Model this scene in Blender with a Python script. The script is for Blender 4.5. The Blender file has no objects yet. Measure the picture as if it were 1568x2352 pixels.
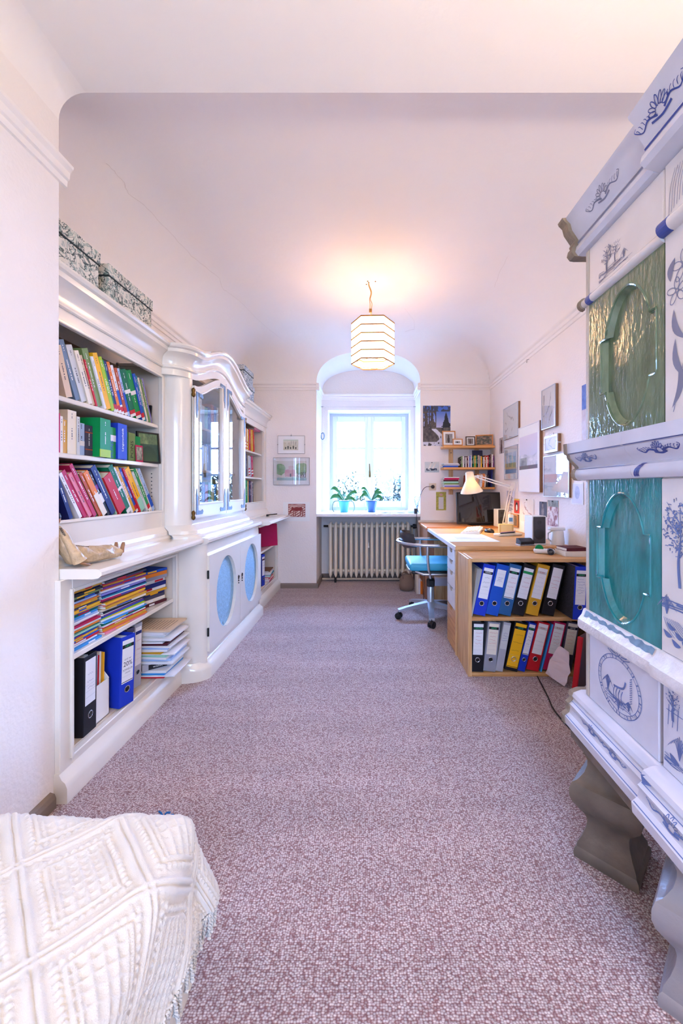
import bpy, bmesh, math, random
from mathutils import Vector, Matrix
RND = random.Random(11)
PI = math.pi
scene = bpy.context.scene
COL = scene.collection

# ------------------------------------------------------------------ camera
FPX, CX, CY, EYE = 914.67, 845.0, 1122.0, 1.15
cam_d = bpy.data.cameras.new('camera')
cam_d.sensor_fit = 'VERTICAL'
cam_d.sensor_height = 36.0
cam_d.sensor_width = 24.0
cam_d.lens = FPX / 2352 * 36
cam_d.shift_x = -(CX - 784) / 2352
cam_d.shift_y = -(1176 - CY) / 2352
cam_d.clip_start = 0.02
cam = bpy.data.objects.new('camera', cam_d)
cam.location = (0, 0, EYE)
cam.rotation_euler = (PI / 2, 0, 0)
COL.objects.link(cam)
scene.camera = cam

# ------------------------------------------------------------------ view + world
vs = scene.view_settings
vs.view_transform = 'Standard'
vs.look = 'None'
vs.gamma = 1.0
vs.use_curve_mapping = False
vs.exposure = 0.95
SKY_STRENGTH = 14.0
world = bpy.data.worlds.new('overcast_sky')
scene.world = world
world.use_nodes = True
bg = world.node_tree.nodes['Background']
bg.inputs[0].default_value = (0.35, 0.56, 1.0, 1)
bg.inputs[1].default_value = SKY_STRENGTH

def portal(name, loc, rot, sx, sy):
    l = bpy.data.lights.new(name, 'AREA')
    l.shape = 'RECTANGLE'; l.size = sx; l.size_y = sy
    l.cycles.is_portal = True
    o = bpy.data.objects.new(name, l)
    o.location = loc; o.rotation_euler = rot
    COL.objects.link(o)
portal('window_daylight', (0.014, 5.52, 1.51), (-PI / 2, 0, 0), 1.1, 1.34)
portal('added_window_daylight', (0.25, -1.76, 1.55), (PI / 2, 0, 0), 1.2, 1.4)  # portal of the added, unseen rear window

# broad hazy sun beyond the window wall
sun_d = bpy.data.lights.new('hazy_sun', 'SUN')
sun_d.energy = 56.0; sun_d.angle = math.radians(75); sun_d.color = (0.22, 0.42, 1.0)
sun = bpy.data.objects.new('hazy_sun', sun_d); COL.objects.link(sun)
sun.rotation_euler = Vector((0.0, -1.0, -0.40)).to_track_quat('-Z', 'Y').to_euler()

# ------------------------------------------------------------------ helpers
def at(px, py, Y):
    k = Y / FPX
    return Vector(((px - CX) * k, Y, EYE - (py - CY) * k))
def lin(c):
    r = []
    for v in c[:3]:
        v = v / 255.0
        r.append(v / 12.92 if v <= 0.04045 else ((v + 0.055) / 1.055) ** 2.4)
    return (r[0], r[1], r[2], 1.0)
MATS = {}
def mat(name, rgb, rough=0.5, metal=0.0, bump=0.0, bscale=60.0, var=0.0, vscale=8.0, coat=0.0, emit=None, estr=0.0, sheen=0.0, spec=0.5):
    if name in MATS: return MATS[name]
    m = bpy.data.materials.new(name); m.use_nodes = True
    nt = m.node_tree; N = nt.nodes; L = nt.links
    b = N['Principled BSDF']
    b.inputs['Base Color'].default_value = lin(rgb)
    b.inputs['Roughness'].default_value = rough
    b.inputs['Metallic'].default_value = metal
    b.inputs['Coat Weight'].default_value = coat
    b.inputs['Coat Roughness'].default_value = 0.08
    b.inputs['Sheen Weight'].default_value = sheen
    b.inputs['Specular IOR Level'].default_value = spec
    if emit:
        b.inputs['Emission Color'].default_value = lin(emit)
        b.inputs['Emission Strength'].default_value = estr
    if bump or var:
        tc = N.new('ShaderNodeTexCoord')
    if var:
        n = N.new('ShaderNodeTexNoise'); n.inputs['Scale'].default_value = vscale; n.inputs['Detail'].default_value = 4
        L.new(tc.outputs['Object'], n.inputs['Vector'])
        r = N.new('ShaderNodeMapRange'); r.inputs[1].default_value = 0.3; r.inputs[2].default_value = 0.7
        r.inputs[3].default_value = 1 - var; r.inputs[4].default_value = 1 + var * 0.4
        L.new(n.outputs['Fac'], r.inputs[0])
        mx = N.new('ShaderNodeMix'); mx.data_type = 'RGBA'; mx.blend_type = 'MULTIPLY'; mx.inputs[0].default_value = 1
        mx.inputs[6].default_value = lin(rgb)
        L.new(r.outputs[0], mx.inputs[7]); L.new(mx.outputs[2], b.inputs['Base Color'])
    if bump:
        n2 = N.new('ShaderNodeTexNoise'); n2.inputs['Scale'].default_value = bscale; n2.inputs['Detail'].default_value = 5
        L.new(tc.outputs['Object'], n2.inputs['Vector'])
        bp = N.new('ShaderNodeBump'); bp.inputs['Strength'].default_value = bump; bp.inputs['Distance'].default_value = 0.01
        L.new(n2.outputs['Fac'], bp.inputs['Height']); L.new(bp.outputs[0], b.inputs['Normal'])
    MATS[name] = m
    return m
def glass_mat(name, tint=(255, 255, 255), refl=1.0):
    if name in MATS: return MATS[name]
    m = bpy.data.materials.new(name); m.use_nodes = True
    nt = m.node_tree; N = nt.nodes; L = nt.links
    N.remove(N['Principled BSDF'])
    t = N.new('ShaderNodeBsdfTransparent'); t.inputs[0].default_value = lin(tint)
    g = N.new('ShaderNodeBsdfGlossy'); g.inputs['Roughness'].default_value = 0.0
    ge = N.new('ShaderNodeNewGeometry'); dt = N.new('ShaderNodeVectorMath'); dt.operation = 'DOT_PRODUCT'
    L.new(ge.outputs['Normal'], dt.inputs[0]); L.new(ge.outputs['Incoming'], dt.inputs[1])
    ab = N.new('ShaderNodeMath'); ab.operation = 'ABSOLUTE'; L.new(dt.outputs['Value'], ab.inputs[0])
    om = N.new('ShaderNodeMath'); om.operation = 'SUBTRACT'; om.inputs[0].default_value = 1.0; L.new(ab.outputs[0], om.inputs[1])
    pw = N.new('ShaderNodeMath'); pw.operation = 'POWER'; pw.inputs[1].default_value = 5.0; L.new(om.outputs[0], pw.inputs[0])
    f = N.new('ShaderNodeMath'); f.operation = 'MULTIPLY_ADD'; f.inputs[1].default_value = 0.92; f.inputs[2].default_value = 0.06; L.new(pw.outputs[0], f.inputs[0])
    mu = N.new('ShaderNodeMath'); mu.operation = 'MULTIPLY'; mu.inputs[1].default_value = refl
    mu.use_clamp = True
    mx = N.new('ShaderNodeMixShader')
    L.new(f.outputs[0], mu.inputs[0]); L.new(mu.outputs[0], mx.inputs[0])
    L.new(t.outputs[0], mx.inputs[1]); L.new(g.outputs[0], mx.inputs[2])
    L.new(mx.outputs[0], N['Material Output'].inputs[0])
    MATS[name] = m
    return m
def wood_mat(name, c1, c2, axis='X', scale=6.0, rough=0.45):
    if name in MATS: return MATS[name]
    m = bpy.data.materials.new(name); m.use_nodes = True
    nt = m.node_tree; N = nt.nodes; L = nt.links
    b = N['Principled BSDF']; b.inputs['Roughness'].default_value = rough
    tc = N.new('ShaderNodeTexCoord'); mp = N.new('ShaderNodeMapping')
    s = {'X': (0.6, 9, 9), 'Y': (9, 0.6, 9), 'Z': (9, 9, 0.6)}[axis]
    mp.inputs['Scale'].default_value = s
    L.new(tc.outputs['Object'], mp.inputs[0])
    n = N.new('ShaderNodeTexNoise'); n.inputs['Scale'].default_value = scale; n.inputs['Detail'].default_value = 6
    n.inputs['Distortion'].default_value = 0.6
    L.new(mp.outputs[0], n.inputs['Vector'])
    cr = N.new('ShaderNodeValToRGB')
    cr.color_ramp.elements[0].position = 0.35; cr.color_ramp.elements[0].color = lin(c1)
    cr.color_ramp.elements[1].position = 0.65; cr.color_ramp.elements[1].color = lin(c2)
    L.new(n.outputs['Fac'], cr.inputs[0]); L.new(cr.outputs[0], b.inputs['Base Color'])
    MATS[name] = m
    return m
def vcol_mat(name='printed_picture', rough=0.6):
    if name in MATS: return MATS[name]
    m = bpy.data.materials.new(name); m.use_nodes = True
    N = m.node_tree.nodes; L = m.node_tree.links
    a = N.new('ShaderNodeVertexColor'); a.layer_name = 'ink'
    L.new(a.outputs[0], N['Principled BSDF'].inputs['Base Color'])
    N['Principled BSDF'].inputs['Roughness'].default_value = rough
    MATS[name] = m
    return m

def chain_loc(o):
    v = Vector((0, 0, 0))
    while o is not None:
        v += o.location; o = o.parent
    return v
def link_mesh(name, me, m, parent=None):
    o = bpy.data.objects.new(name, me)
    if m is not None and len(me.materials) == 0: me.materials.append(m)
    COL.objects.link(o)
    if parent is not None: o.parent = parent
    return o
def ob(name, bm, m, parent=None, smooth=None, local=False):
    """one mesh object; vertices are given in room coordinates unless local"""
    if parent is not None and not local:
        off = -chain_loc(parent)
        bmesh.ops.translate(bm, verts=bm.verts, vec=off)
    bmesh.ops.recalc_face_normals(bm, faces=bm.faces)
    me = bpy.data.meshes.new(name)
    bm.to_mesh(me); bm.free()
    if smooth is not None:
        for p in me.polygons: p.use_smooth = True
        me.set_sharp_from_angle(angle=math.radians(smooth))
    return link_mesh(name, me, m, parent)
LABELS = {}
def tag(o, label, cat, group=None):
    o['label'] = label; o['category'] = cat
    if group: o['group'] = group
    LABELS.setdefault(label, []).append(o)
    return o
def thing(name, label, cat, loc=(0, 0, 0), rz=0.0, group=None):
    o = bpy.data.objects.new(name, None)
    o.empty_display_size = 0.05
    COL.objects.link(o)
    o.location = loc; o.rotation_euler = (0, 0, rz)
    return tag(o, label, cat, group)
def struct(name, bm, m, parent=None, smooth=None):
    o = ob(name, bm, m, parent, smooth)
    if parent is None: o['kind'] = 'structure'
    return o
def NB(): return bmesh.new()
def box(bm, x0, x1, y0, y1, z0, z1, bev=0.0, seg=1):
    vs = [bm.verts.new((x, y, z)) for x in (x0, x1) for y in (y0, y1) for z in (z0, z1)]
    fs = [(0, 1, 3, 2), (4, 6, 7, 5), (0, 4, 5, 1), (2, 3, 7, 6), (0, 2, 6, 4), (1, 5, 7, 3)]
    F = [bm.faces.new([vs[i] for i in f]) for f in fs]
    if bev:
        es = set()
        for f in F:
            for e in f.edges: es.add(e)
        bmesh.ops.bevel(bm, geom=list(es), offset=bev, segments=seg, affect='EDGES', profile=0.5)
    return bm
def B(x0, x1, y0, y1, z0, z1, bev=0.0, seg=1): return box(NB(), x0, x1, y0, y1, z0, z1, bev, seg)
def obox(bm, c, ax, ay, az, hx, hy, hz):
    """box about c with axis directions ax, ay, az and half sizes"""
    c = Vector(c); ax = Vector(ax).normalized(); ay = Vector(ay).normalized(); az = Vector(az).normalized()
    vs = [bm.verts.new(c + ax * hx * i + ay * hy * j + az * hz * k) for i in (-1, 1) for j in (-1, 1) for k in (-1, 1)]
    for f in [(0, 1, 3, 2), (4, 6, 7, 5), (0, 4, 5, 1), (2, 3, 7, 6), (0, 2, 6, 4), (1, 5, 7, 3)]:
        bm.faces.new([vs[i] for i in f])
    return bm
def prism(bm, pts, axis, a0, a1):
    """polygon pts extruded along axis; pts are the two other coordinates in order"""
    def mk(p, a):
        if axis == 'X': return (a, p[0], p[1])
        if axis == 'Y': return (p[0], a, p[1])
        return (p[0], p[1], a)
    lo = [bm.verts.new(mk(p, a0)) for p in pts]
    hi = [bm.verts.new(mk(p, a1)) for p in pts]
    n = len(pts)
    bm.faces.new(lo); bm.faces.new(hi[::-1])
    for i in range(n):
        bm.faces.new((lo[i], lo[(i + 1) % n], hi[(i + 1) % n], hi[i]))
    return bm
def strip(bm, A, Bp):
    """quad strip between two point lists"""
    a = [bm.verts.new(p) for p in A]; b = [bm.verts.new(p) for p in Bp]
    for i in range(len(a) - 1):
        bm.faces.new((a[i], a[i + 1], b[i + 1], b[i]))
    return a, b
def frame_from(d):
    d = Vector(d).normalized()
    up = Vector((0, 0, 1)) if abs(d.z) < 0.95 else Vector((1, 0, 0))
    s = d.cross(up).normalized()
    return s, s.cross(d).normalized()
def tube(bm, pts, r, n=8, closed=False, cap=True):
    pts = [Vector(p) for p in pts]; rings = []
    m = len(pts)
    for i, p in enumerate(pts):
        if closed: d = pts[(i + 1) % m] - pts[i - 1]
        else: d = pts[min(i + 1, m - 1)] - pts[max(i - 1, 0)]
        s, u = frame_from(d)
        if rings and False: pass
        rr = r[i] if isinstance(r, (list, tuple)) else r
        rings.append([bm.verts.new(p + (s * math.cos(2 * PI * j / n) + u * math.sin(2 * PI * j / n)) * rr) for j in range(n)])
    for i in range(m if closed else m - 1):
        a, b = rings[i], rings[(i + 1) % m]
        for j in range(n):
            bm.faces.new((a[j], a[(j + 1) % n], b[(j + 1) % n], b[j]))
    if cap and not closed:
        bm.faces.new(rings[0][::-1]); bm.faces.new(rings[-1])
    return bm
def lathe(bm, prof, n=24, c=(0, 0, 0), rot=0.0, axis='Z', caps=True):
    rings = []
    for (r, z) in prof:
        ring = []
        for j in range(n):
            a = 2 * PI * j / n + rot
            p = (r * math.cos(a), r * math.sin(a), z)
            if axis == 'Y': p = (p[0], p[2], p[1])
            if axis == 'X': p = (p[2], p[0], p[1])
            ring.append(bm.verts.new((p[0] + c[0], p[1] + c[1], p[2] + c[2])))
        rings.append(ring)
    for i in range(len(rings) - 1):
        a, b = rings[i], rings[i + 1]
        for j in range(n):
            bm.faces.new((a[j], a[(j + 1) % n], b[(j + 1) % n], b[j]))
    if caps:
        bm.faces.new(rings[0][::-1]); bm.faces.new(rings[-1])
    return bm
def bez(p0, p1, p2, p3, n=10):
    o = []
    for i in range(n + 1):
        t = i / n; s = 1 - t
        o.append(Vector(p0) * s ** 3 + Vector(p1) * 3 * s * s * t + Vector(p2) * 3 * s * t * t + Vector(p3) * t ** 3)
    return o
def crv(pts, n=6):
    """smooth open curve through points"""
    P = [Vector(p) for p in pts]; out = []
    for i in range(len(P) - 1):
        a = P[max(i - 1, 0)]; b = P[i]; c = P[i + 1]; d = P[min(i + 2, len(P) - 1)]
        for k in range(n):
            t = k / n
            out.append(0.5 * ((2 * b) + (c - a) * t + (2 * a - 5 * b + 4 * c - d) * t * t + (3 * b - a - 3 * c + d) * t ** 3))
    out.append(P[-1]); return out
TXT = {}
def text_mesh(body, size):
    key = (body, size)
    if key in TXT: return TXT[key]
    c = bpy.data.curves.new('lettering', 'FONT'); c.body = body; c.size = size
    c.align_x = 'CENTER'; c.align_y = 'CENTER'; c.resolution_u = 2
    o = bpy.data.objects.new('lettering', c); COL.objects.link(o)
    dg = bpy.context.evaluated_depsgraph_get(); dg.update()
    me = bpy.data.meshes.new_from_object(o.evaluated_get(dg))
    bpy.data.objects.remove(o)
    TXT[key] = me
    return me
def text(body, size, m, parent, loc, rot, name='lettering'):
    key = (body, size, m.name)
    if key not in TXT:
        me = text_mesh(body, size).copy(); me.materials.clear(); me.materials.append(m); TXT[key] = me
    o = bpy.data.objects.new(name, TXT[key]); COL.objects.link(o)
    o.parent = parent; o.location = loc; o.rotation_euler = rot
    return o

# ------------------------------------------------------------------ materials
M_WALL = mat('plaster_wall', (247, 239, 233), 0.9, bump=0.25, bscale=70, var=0.02, vscale=3)
M_CEIL = mat('plaster_ceiling', (250, 244, 239), 0.95, bump=0.12, bscale=25, var=0.015, vscale=2)
M_TRIM = mat('plaster_trim', (247, 240, 234), 0.8)
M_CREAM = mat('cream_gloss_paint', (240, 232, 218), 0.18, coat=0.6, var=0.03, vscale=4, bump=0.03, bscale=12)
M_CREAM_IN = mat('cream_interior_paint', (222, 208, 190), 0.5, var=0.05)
M_WHITEPAINT = mat('white_window_paint', (222, 226, 234), 0.3)
M_BRASS = mat('aged_brass', (110, 82, 40), 0.35, metal=0.9)
M_PEWTER = mat('pewter_fitting', (92, 100, 110), 0.5, metal=0.4, bump=0.4, bscale=150)
M_BLACK = mat('black_plastic', (22, 22, 25), 0.4)
M_DARKMETAL = mat('dark_iron', (40, 34, 30), 0.5, metal=0.5)
M_WHITEPL = mat('white_plastic', (240, 240, 236), 0.35)
M_PAPER = mat('white_paper', (244, 243, 240), 0.8)
M_PAGES = mat('book_pages', (236, 226, 204), 0.85, bump=0.2, bscale=400)
M_GLASS = glass_mat('window_glass')
M_CABGLASS = glass_mat('cabinet_glass', (235, 238, 240), 1.8)
M_PICGLASS = glass_mat('picture_glass', (250, 250, 250), 1.2)
M_PINE = wood_mat('pine_wood', (196, 140, 82), (226, 178, 118), 'X')
M_PINEY = wood_mat('pine_wood_long', (190, 128, 74), (218, 164, 104), 'Y')
M_PINEZ = wood_mat('pine_wood_upright', (198, 146, 92), (228, 186, 132), 'Z')
M_CHROME = mat('satin_metal', (196, 198, 204), 0.25, metal=0.9)

def vault_carpet():
    m = bpy.data.materials.new('loop_carpet'); m.use_nodes = True
    nt = m.node_tree; N = nt.nodes; L = nt.links
    b = N['Principled BSDF']; b.inputs['Roughness'].default_value = 1.0; b.inputs['Specular IOR Level'].default_value = 0.1
    b.inputs['Sheen Weight'].default_value = 0.3
    tc = N.new('ShaderNodeTexCoord'); mp = N.new('ShaderNodeMapping'); mp.inputs['Scale'].default_value = (150, 210, 150)
    L.new(tc.outputs['Object'], mp.inputs[0])
    v = N.new('ShaderNodeTexVoronoi'); v.inputs['Scale'].default_value = 1.0; v.inputs['Randomness'].default_value = 0.6
    L.new(mp.outputs[0], v.inputs['Vector'])
    cr = N.new('ShaderNodeValToRGB'); e = cr.color_ramp.elements
    e[0].position = 0.2; e[0].color = lin((228, 214, 210)); e[1].position = 0.7; e[1].color = lin((142, 100, 100))
    L.new(v.outputs['Distance'], cr.inputs[0])
    n = N.new('ShaderNodeTexNoise'); n.inputs['Scale'].default_value = 2.0; n.inputs['Detail'].default_value = 6
    mp2 = N.new('ShaderNodeMapping'); mp2.inputs['Scale'].default_value = (0.5, 3.0, 1)
    L.new(tc.outputs['Object'], mp2.inputs[0]); L.new(mp2.outputs[0], n.inputs['Vector'])
    r = N.new('ShaderNodeMapRange'); r.inputs[1].default_value = 0.3; r.inputs[2].default_value = 0.7; r.inputs[3].default_value = 0.86; r.inputs[4].default_value = 1.08
    L.new(n.outputs['Fac'], r.inputs[0])
    wn = N.new('ShaderNodeMapRange'); wn.inputs[3].default_value = 0.72; wn.inputs[4].default_value = 1.1
    L.new(v.outputs['Color'], wn.inputs[0])
    mm = N.new('ShaderNodeMath'); mm.operation = 'MULTIPLY'; L.new(r.outputs[0], mm.inputs[0]); L.new(wn.outputs[0], mm.inputs[1])
    mx = N.new('ShaderNodeMix'); mx.data_type = 'RGBA'; mx.blend_type = 'MULTIPLY'; mx.inputs[0].default_value = 1
    L.new(cr.outputs[0], mx.inputs[6]); L.new(mm.outputs[0], mx.inputs[7]); L.new(mx.outputs[2], b.inputs['Base Color'])
    bp = N.new('ShaderNodeBump'); bp.inputs['Strength'].default_value = 0.7; bp.inputs['Distance'].default_value = 0.004; bp.invert = True
    L.new(v.outputs['Distance'], bp.inputs['Height']); L.new(bp.outputs[0], b.inputs['Normal'])
    return m
M_CARPET = vault_carpet()
# ------------------------------------------------------------------ room shell
XL, XR, YF, YN, YB = -1.5, 1.411, 4.61, 1.475, -1.7     # left wall, right wall, window wall, pier edge, rear wall
XP = -1.145                                            # face of the plaster pier
ZC, ZT, ZNEAR = 2.36, 2.76, 2.616                        # cornice, vault crown, lower ceiling
NX0, NX1, YNB = -0.597, 0.605, 5.13                      # window niche
WX0, WX1, WZ0, WZ1, YW = -0.516, 0.544, 0.857, 2.16, 5.40
struct('floor', B(-1.65, 1.55, YB - 0.1, 5.25, -0.06, 0.0), M_CARPET)
struct('wall_left', B(XL - 0.12, XL, YN, YF, 0, ZC + 0.02), M_WALL)
bm = B(XL - 0.12, XP, YB, YN, 0, 2.8, 0.0)
struct('wall_pier', bm, M_WALL)
struct('wall_right', B(XR, XR + 0.12, YB, YF + 0.3, 0, 2.8), M_WALL)
# window wall: two masses beside the niche, the niche back around the window
bm = B(XL - 0.12, NX0, YF, YNB + 0.3, 0, ZC + 0.01)
struct('wall_window_left', bm, M_WALL)
bm = B(NX1, XR, YF, YNB + 0.3, 0, ZC + 0.01)
struct('wall_window_right', bm, M_WALL)
bm = NB()
for (a, b, c, d) in ((NX0 - 0.02, WX0, 0, 2.72), (WX1, NX1 + 0.02, 0, 2.72), (WX0, WX1, 0, WZ0 - 0.03), (WX0, WX1, WZ1, 2.72)):
    box(bm, a, b, YNB, YNB + 0.38, c, d)
struct('wall_niche_back', bm, M_WALL)
# vaulted ceiling with coves, arch cut in above the niche
A_C = 0.46
NCO = 12
xc, hw = (NX0 + NX1) / 2, (NX1 - NX0) / 2
def arch_z(x):
    u = min(1.0, abs(x - xc) / hw)
    return ZC + 0.315 * (1 - u ** 2.5) ** (1 / 2.5)
def zcove(phi): return ZC + (ZT - ZC) * math.sin(phi)
xs = [XL + A_C * (1 - math.cos(PI / 2 * i / NCO)) for i in range(NCO + 1)]
xs += [xc - hw * math.cos(PI * i / 36) for i in range(37)]
xs += [XR - A_C * (1 - math.cos(PI / 2 * i / NCO)) for i in range(NCO, -1, -1)]
def ceil_z(x, y, far_phi):
    z = ZT
    for d in (x - XL, XR - x):
        if d < A_C: z = min(z, ZC + (ZT - ZC) * math.sqrt(max(0, 1 - (1 - d / A_C) ** 2)))
    if far_phi is not None: z = min(z, zcove(far_phi))
    dn = y - YN
    if dn < 0.5: z = min(z, ZNEAR + (ZT - ZNEAR) * math.sqrt(max(0, 1 - (1 - dn / 0.5) ** 2)))
    return z
bm = NB(); cols = []; arch_front = []
for x in xs:
    col = []
    for i in range(13):
        y = YN + 0.5 * (1 - math.cos(PI / 2 * i / 12))
        col.append((x, y, ceil_z(x, y, None)))
    for i in range(1, 6):
        y = YN + 0.5 + (YF - A_C - YN - 0.5) * i / 6
        col.append((x, y, ceil_z(x, y, None)))
    ps = 0.0
    if NX0 < x < NX1: ps = math.asin((arch_z(x) - ZC) / (ZT - ZC))
    for i in range(NCO, -1, -1):
        ph = ps + (PI / 2 - ps) * i / NCO
        y = YF - A_C * (1 - math.cos(ph))
        col.append((x, y, ceil_z(x, y, ph)))
    if NX0 - 1e-6 <= x <= NX1 + 1e-6: arch_front.append(col[-1])
    cols.append([bm.verts.new(p) for p in col])
for i in range(len(cols) - 1):
    for j in range(len(cols[0]) - 1):
        try: bm.faces.new((cols[i][j], cols[i + 1][j], cols[i + 1][j + 1], cols[i][j + 1]))
        except ValueError: pass
bmesh.ops.remove_doubles(bm, verts=bm.verts, dist=1e-5)
struct('ceiling', bm, M_CEIL, smooth=40)
bm = NB()
strip(bm, arch_front, [(p[0], YNB + 0.01, p[2]) for p in arch_front])
struct('ceiling_niche_arch', bm, M_CEIL, smooth=40)
# lower ceiling over the near end of the room, rounded into the pier and the right wall
bm = B(XP - 0.02, XR + 0.02, YB, YN, ZNEAR, 2.8)
rr = 0.1
pl = [(XP, ZNEAR + 0.02), (XP, ZNEAR - rr)] + [(XP + rr - rr * math.cos(a * PI / 16), ZNEAR - rr + rr * math.sin(a * PI / 16)) for a in range(1, 9)] + [(XP + rr, ZNEAR + 0.02)]
prism(bm, pl, 'Y', YB, YN)
pr = [(XR, ZNEAR + 0.02)] + [(XR - (q[0] - XP), q[1]) for q in pl[1:-1]] + [(XR - rr, ZNEAR + 0.02)]
prism(bm, pr, 'Y', YB, YN)
struct('ceiling_near', bm, M_CEIL, smooth=40)
# hairline plaster cracks are left to the material; cornice mouldings
CPROF = [(0.0, ZC - 0.075), (0.008, ZC - 0.072), (0.010, ZC - 0.05), (0.018, ZC - 0.045), (0.02, ZC - 0.02), (0.032, ZC - 0.008), (0.034, ZC + 0.002), (0.0, ZC + 0.006)]
# hairline cracks in the plaster, lying on the vault surface
bpy.context.view_layer.update()
ceil_o = bpy.data.objects['ceiling']
def on_vault(px, py):
    d = Vector(((px - CX) / FPX, 1.0, -(py - CY) / FPX))
    ok, loc, nrm, idx = ceil_o.ray_cast(Vector((0, 0, EYE)), d.normalized())
    return loc - d.normalized() * 0.002 if ok else None
CRACKS = [[(243, 375), (262, 392), (283, 418), (296, 445), (330, 470), (362, 505), (400, 545), (440, 588), (480, 620), (505, 640)], [(505, 640), (512, 665), (520, 668), (560, 700), (585, 728), (612, 752), (645, 778)], [(930, 708), (952, 738), (951, 756), (930, 762)], [(1165, 590), (1150, 620), (1135, 660)]]
for c in CRACKS:
    P_ = [on_vault(*q) for q in c]; P_ = [q for q in P_ if q is not None]
    if len(P_) > 2:
        pts = []
        for i in range(len(P_) - 1):
            for k in range(4):
                pts.append(P_[i].lerp(P_[i + 1], k / 4) + Vector((RND.uniform(-1, 1), RND.uniform(-1, 1), 0)) * 0.004)
        bm = NB(); tube(bm, pts + [P_[-1]], 0.0006, 4)
        ob('plaster_crack', bm, mat('crack_line', (214, 200, 190), 0.9), ceil_o)  # each crack drawn as a hairline in a slightly darker tone
TRIM_N = [0]
def cornice(p0, p1, nrm):
    TRIM_N[0] += 1
    bm = NB(); n = Vector((nrm[0], nrm[1], 0))
    A = [Vector((p0[0], p0[1], z)) + n * d for d, z in CPROF]; Bq = [Vector((p1[0], p1[1], z)) + n * d for d, z in CPROF]
    a = [bm.verts.new(p) for p in A]; b = [bm.verts.new(p) for p in Bq]
    for i in range(len(a) - 1): bm.faces.new((a[i], a[i + 1], b[i + 1], b[i]))
    bm.faces.new(a[::-1]); bm.faces.new(b)
    struct('trim_%d' % TRIM_N[0], bm, M_TRIM)
cornice((XL, YN), (XL, YF), (1, 0))
cornice((XR, YN), (XR, YF), (-1, 0))
cornice((XR, YB), (XR, YN), (-1, 0))
cornice((XP, YB), (XP, YN + 0.03), (1, 0))
cornice((XL, YF), (NX0 + 0.034, YF), (0, -1))
cornice((NX1 - 0.034, YF), (XR, YF), (0, -1))
cornice((NX0, YF - 0.03), (NX0, YNB), (1, 0))
cornice((NX1, YF - 0.03), (NX1, YNB), (-1, 0))
cornice((NX0, YNB), (NX1, YNB), (0, -1))
# baseboards
M_BASE = mat('brown_baseboard', (132, 116, 104), 0.6, bump=0.2, bscale=30)
BPROF = [(0, 0), (0.022, 0), (0.022, 0.035), (0.016, 0.05), (0, 0.055)]
def baseb(name, p0, p1, nrm):
    bm = NB(); n = Vector((nrm[0], nrm[1], 0))
    a = [bm.verts.new(Vector((p0[0], p0[1], z)) + n * d) for d, z in BPROF]; b = [bm.verts.new(Vector((p1[0], p1[1], z)) + n * d) for d, z in BPROF]
    for i in range(len(a) - 1): bm.faces.new((a[i], a[i + 1], b[i + 1], b[i]))
    bm.faces.new(a[::-1]); bm.faces.new(b)
    struct(name, bm, M_BASE)
baseb('baseboard_window_left', (-1.02, YF), (NX0 + 0.022, YF), (0, -1))
baseb('baseboard_niche_left', (NX0, YF - 0.022), (NX0, YNB), (1, 0))
baseb('baseboard_niche_right', (NX1, YF - 0.022), (NX1, YNB), (-1, 0))
baseb('baseboard_niche_back', (NX0, YNB), (NX1, YNB), (0, -1))
baseb('baseboard_window_right', (NX1 - 0.022, YF), (XR, YF), (0, -1))
baseb('baseboard_right', (XR, YB), (XR, YF), (-1, 0))
baseb('baseboard_pier', (XP, 0.95), (XP, YN - 0.04), (1, 0))
# rear wall behind the camera, its window added to brighten the room
RX0, RX1, RZ0, RZ1 = -0.35, 0.85, 0.85, 2.25
bm = NB()
for (a, b, c, d) in ((XP - 0.05, RX0, 0, 2.75), (RX1, XR + 0.05, 0, 2.75), (RX0, RX1, 0, RZ0), (RX0, RX1, RZ1, 2.75)):
    box(bm, a, b, YB - 0.15, YB, c, d)
struct('wall_rear', bm, M_WALL)
bm = NB()
xm_ = (RX0 + RX1) / 2
for (a, b, c, d) in ((RX0, RX0 + 0.05, RZ0, RZ1), (RX1 - 0.05, RX1, RZ0, RZ1), (RX0, RX1, RZ0, RZ0 + 0.05), (RX0, RX1, RZ1 - 0.05, RZ1), (xm_ - 0.03, xm_ + 0.03, RZ0, RZ1)):
    box(bm, a, b, YB - 0.11, YB - 0.06, c, d)
w2 = struct('added_window', bm, M_WHITEPAINT)
for (a, b) in ((RX0 + 0.05, xm_ - 0.03), (xm_ + 0.03, RX1 - 0.05)):
    ob('pane', B(a, b, YB - 0.088, YB - 0.084, RZ0 + 0.05, RZ1 - 0.05), M_GLASS, w2)

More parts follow.
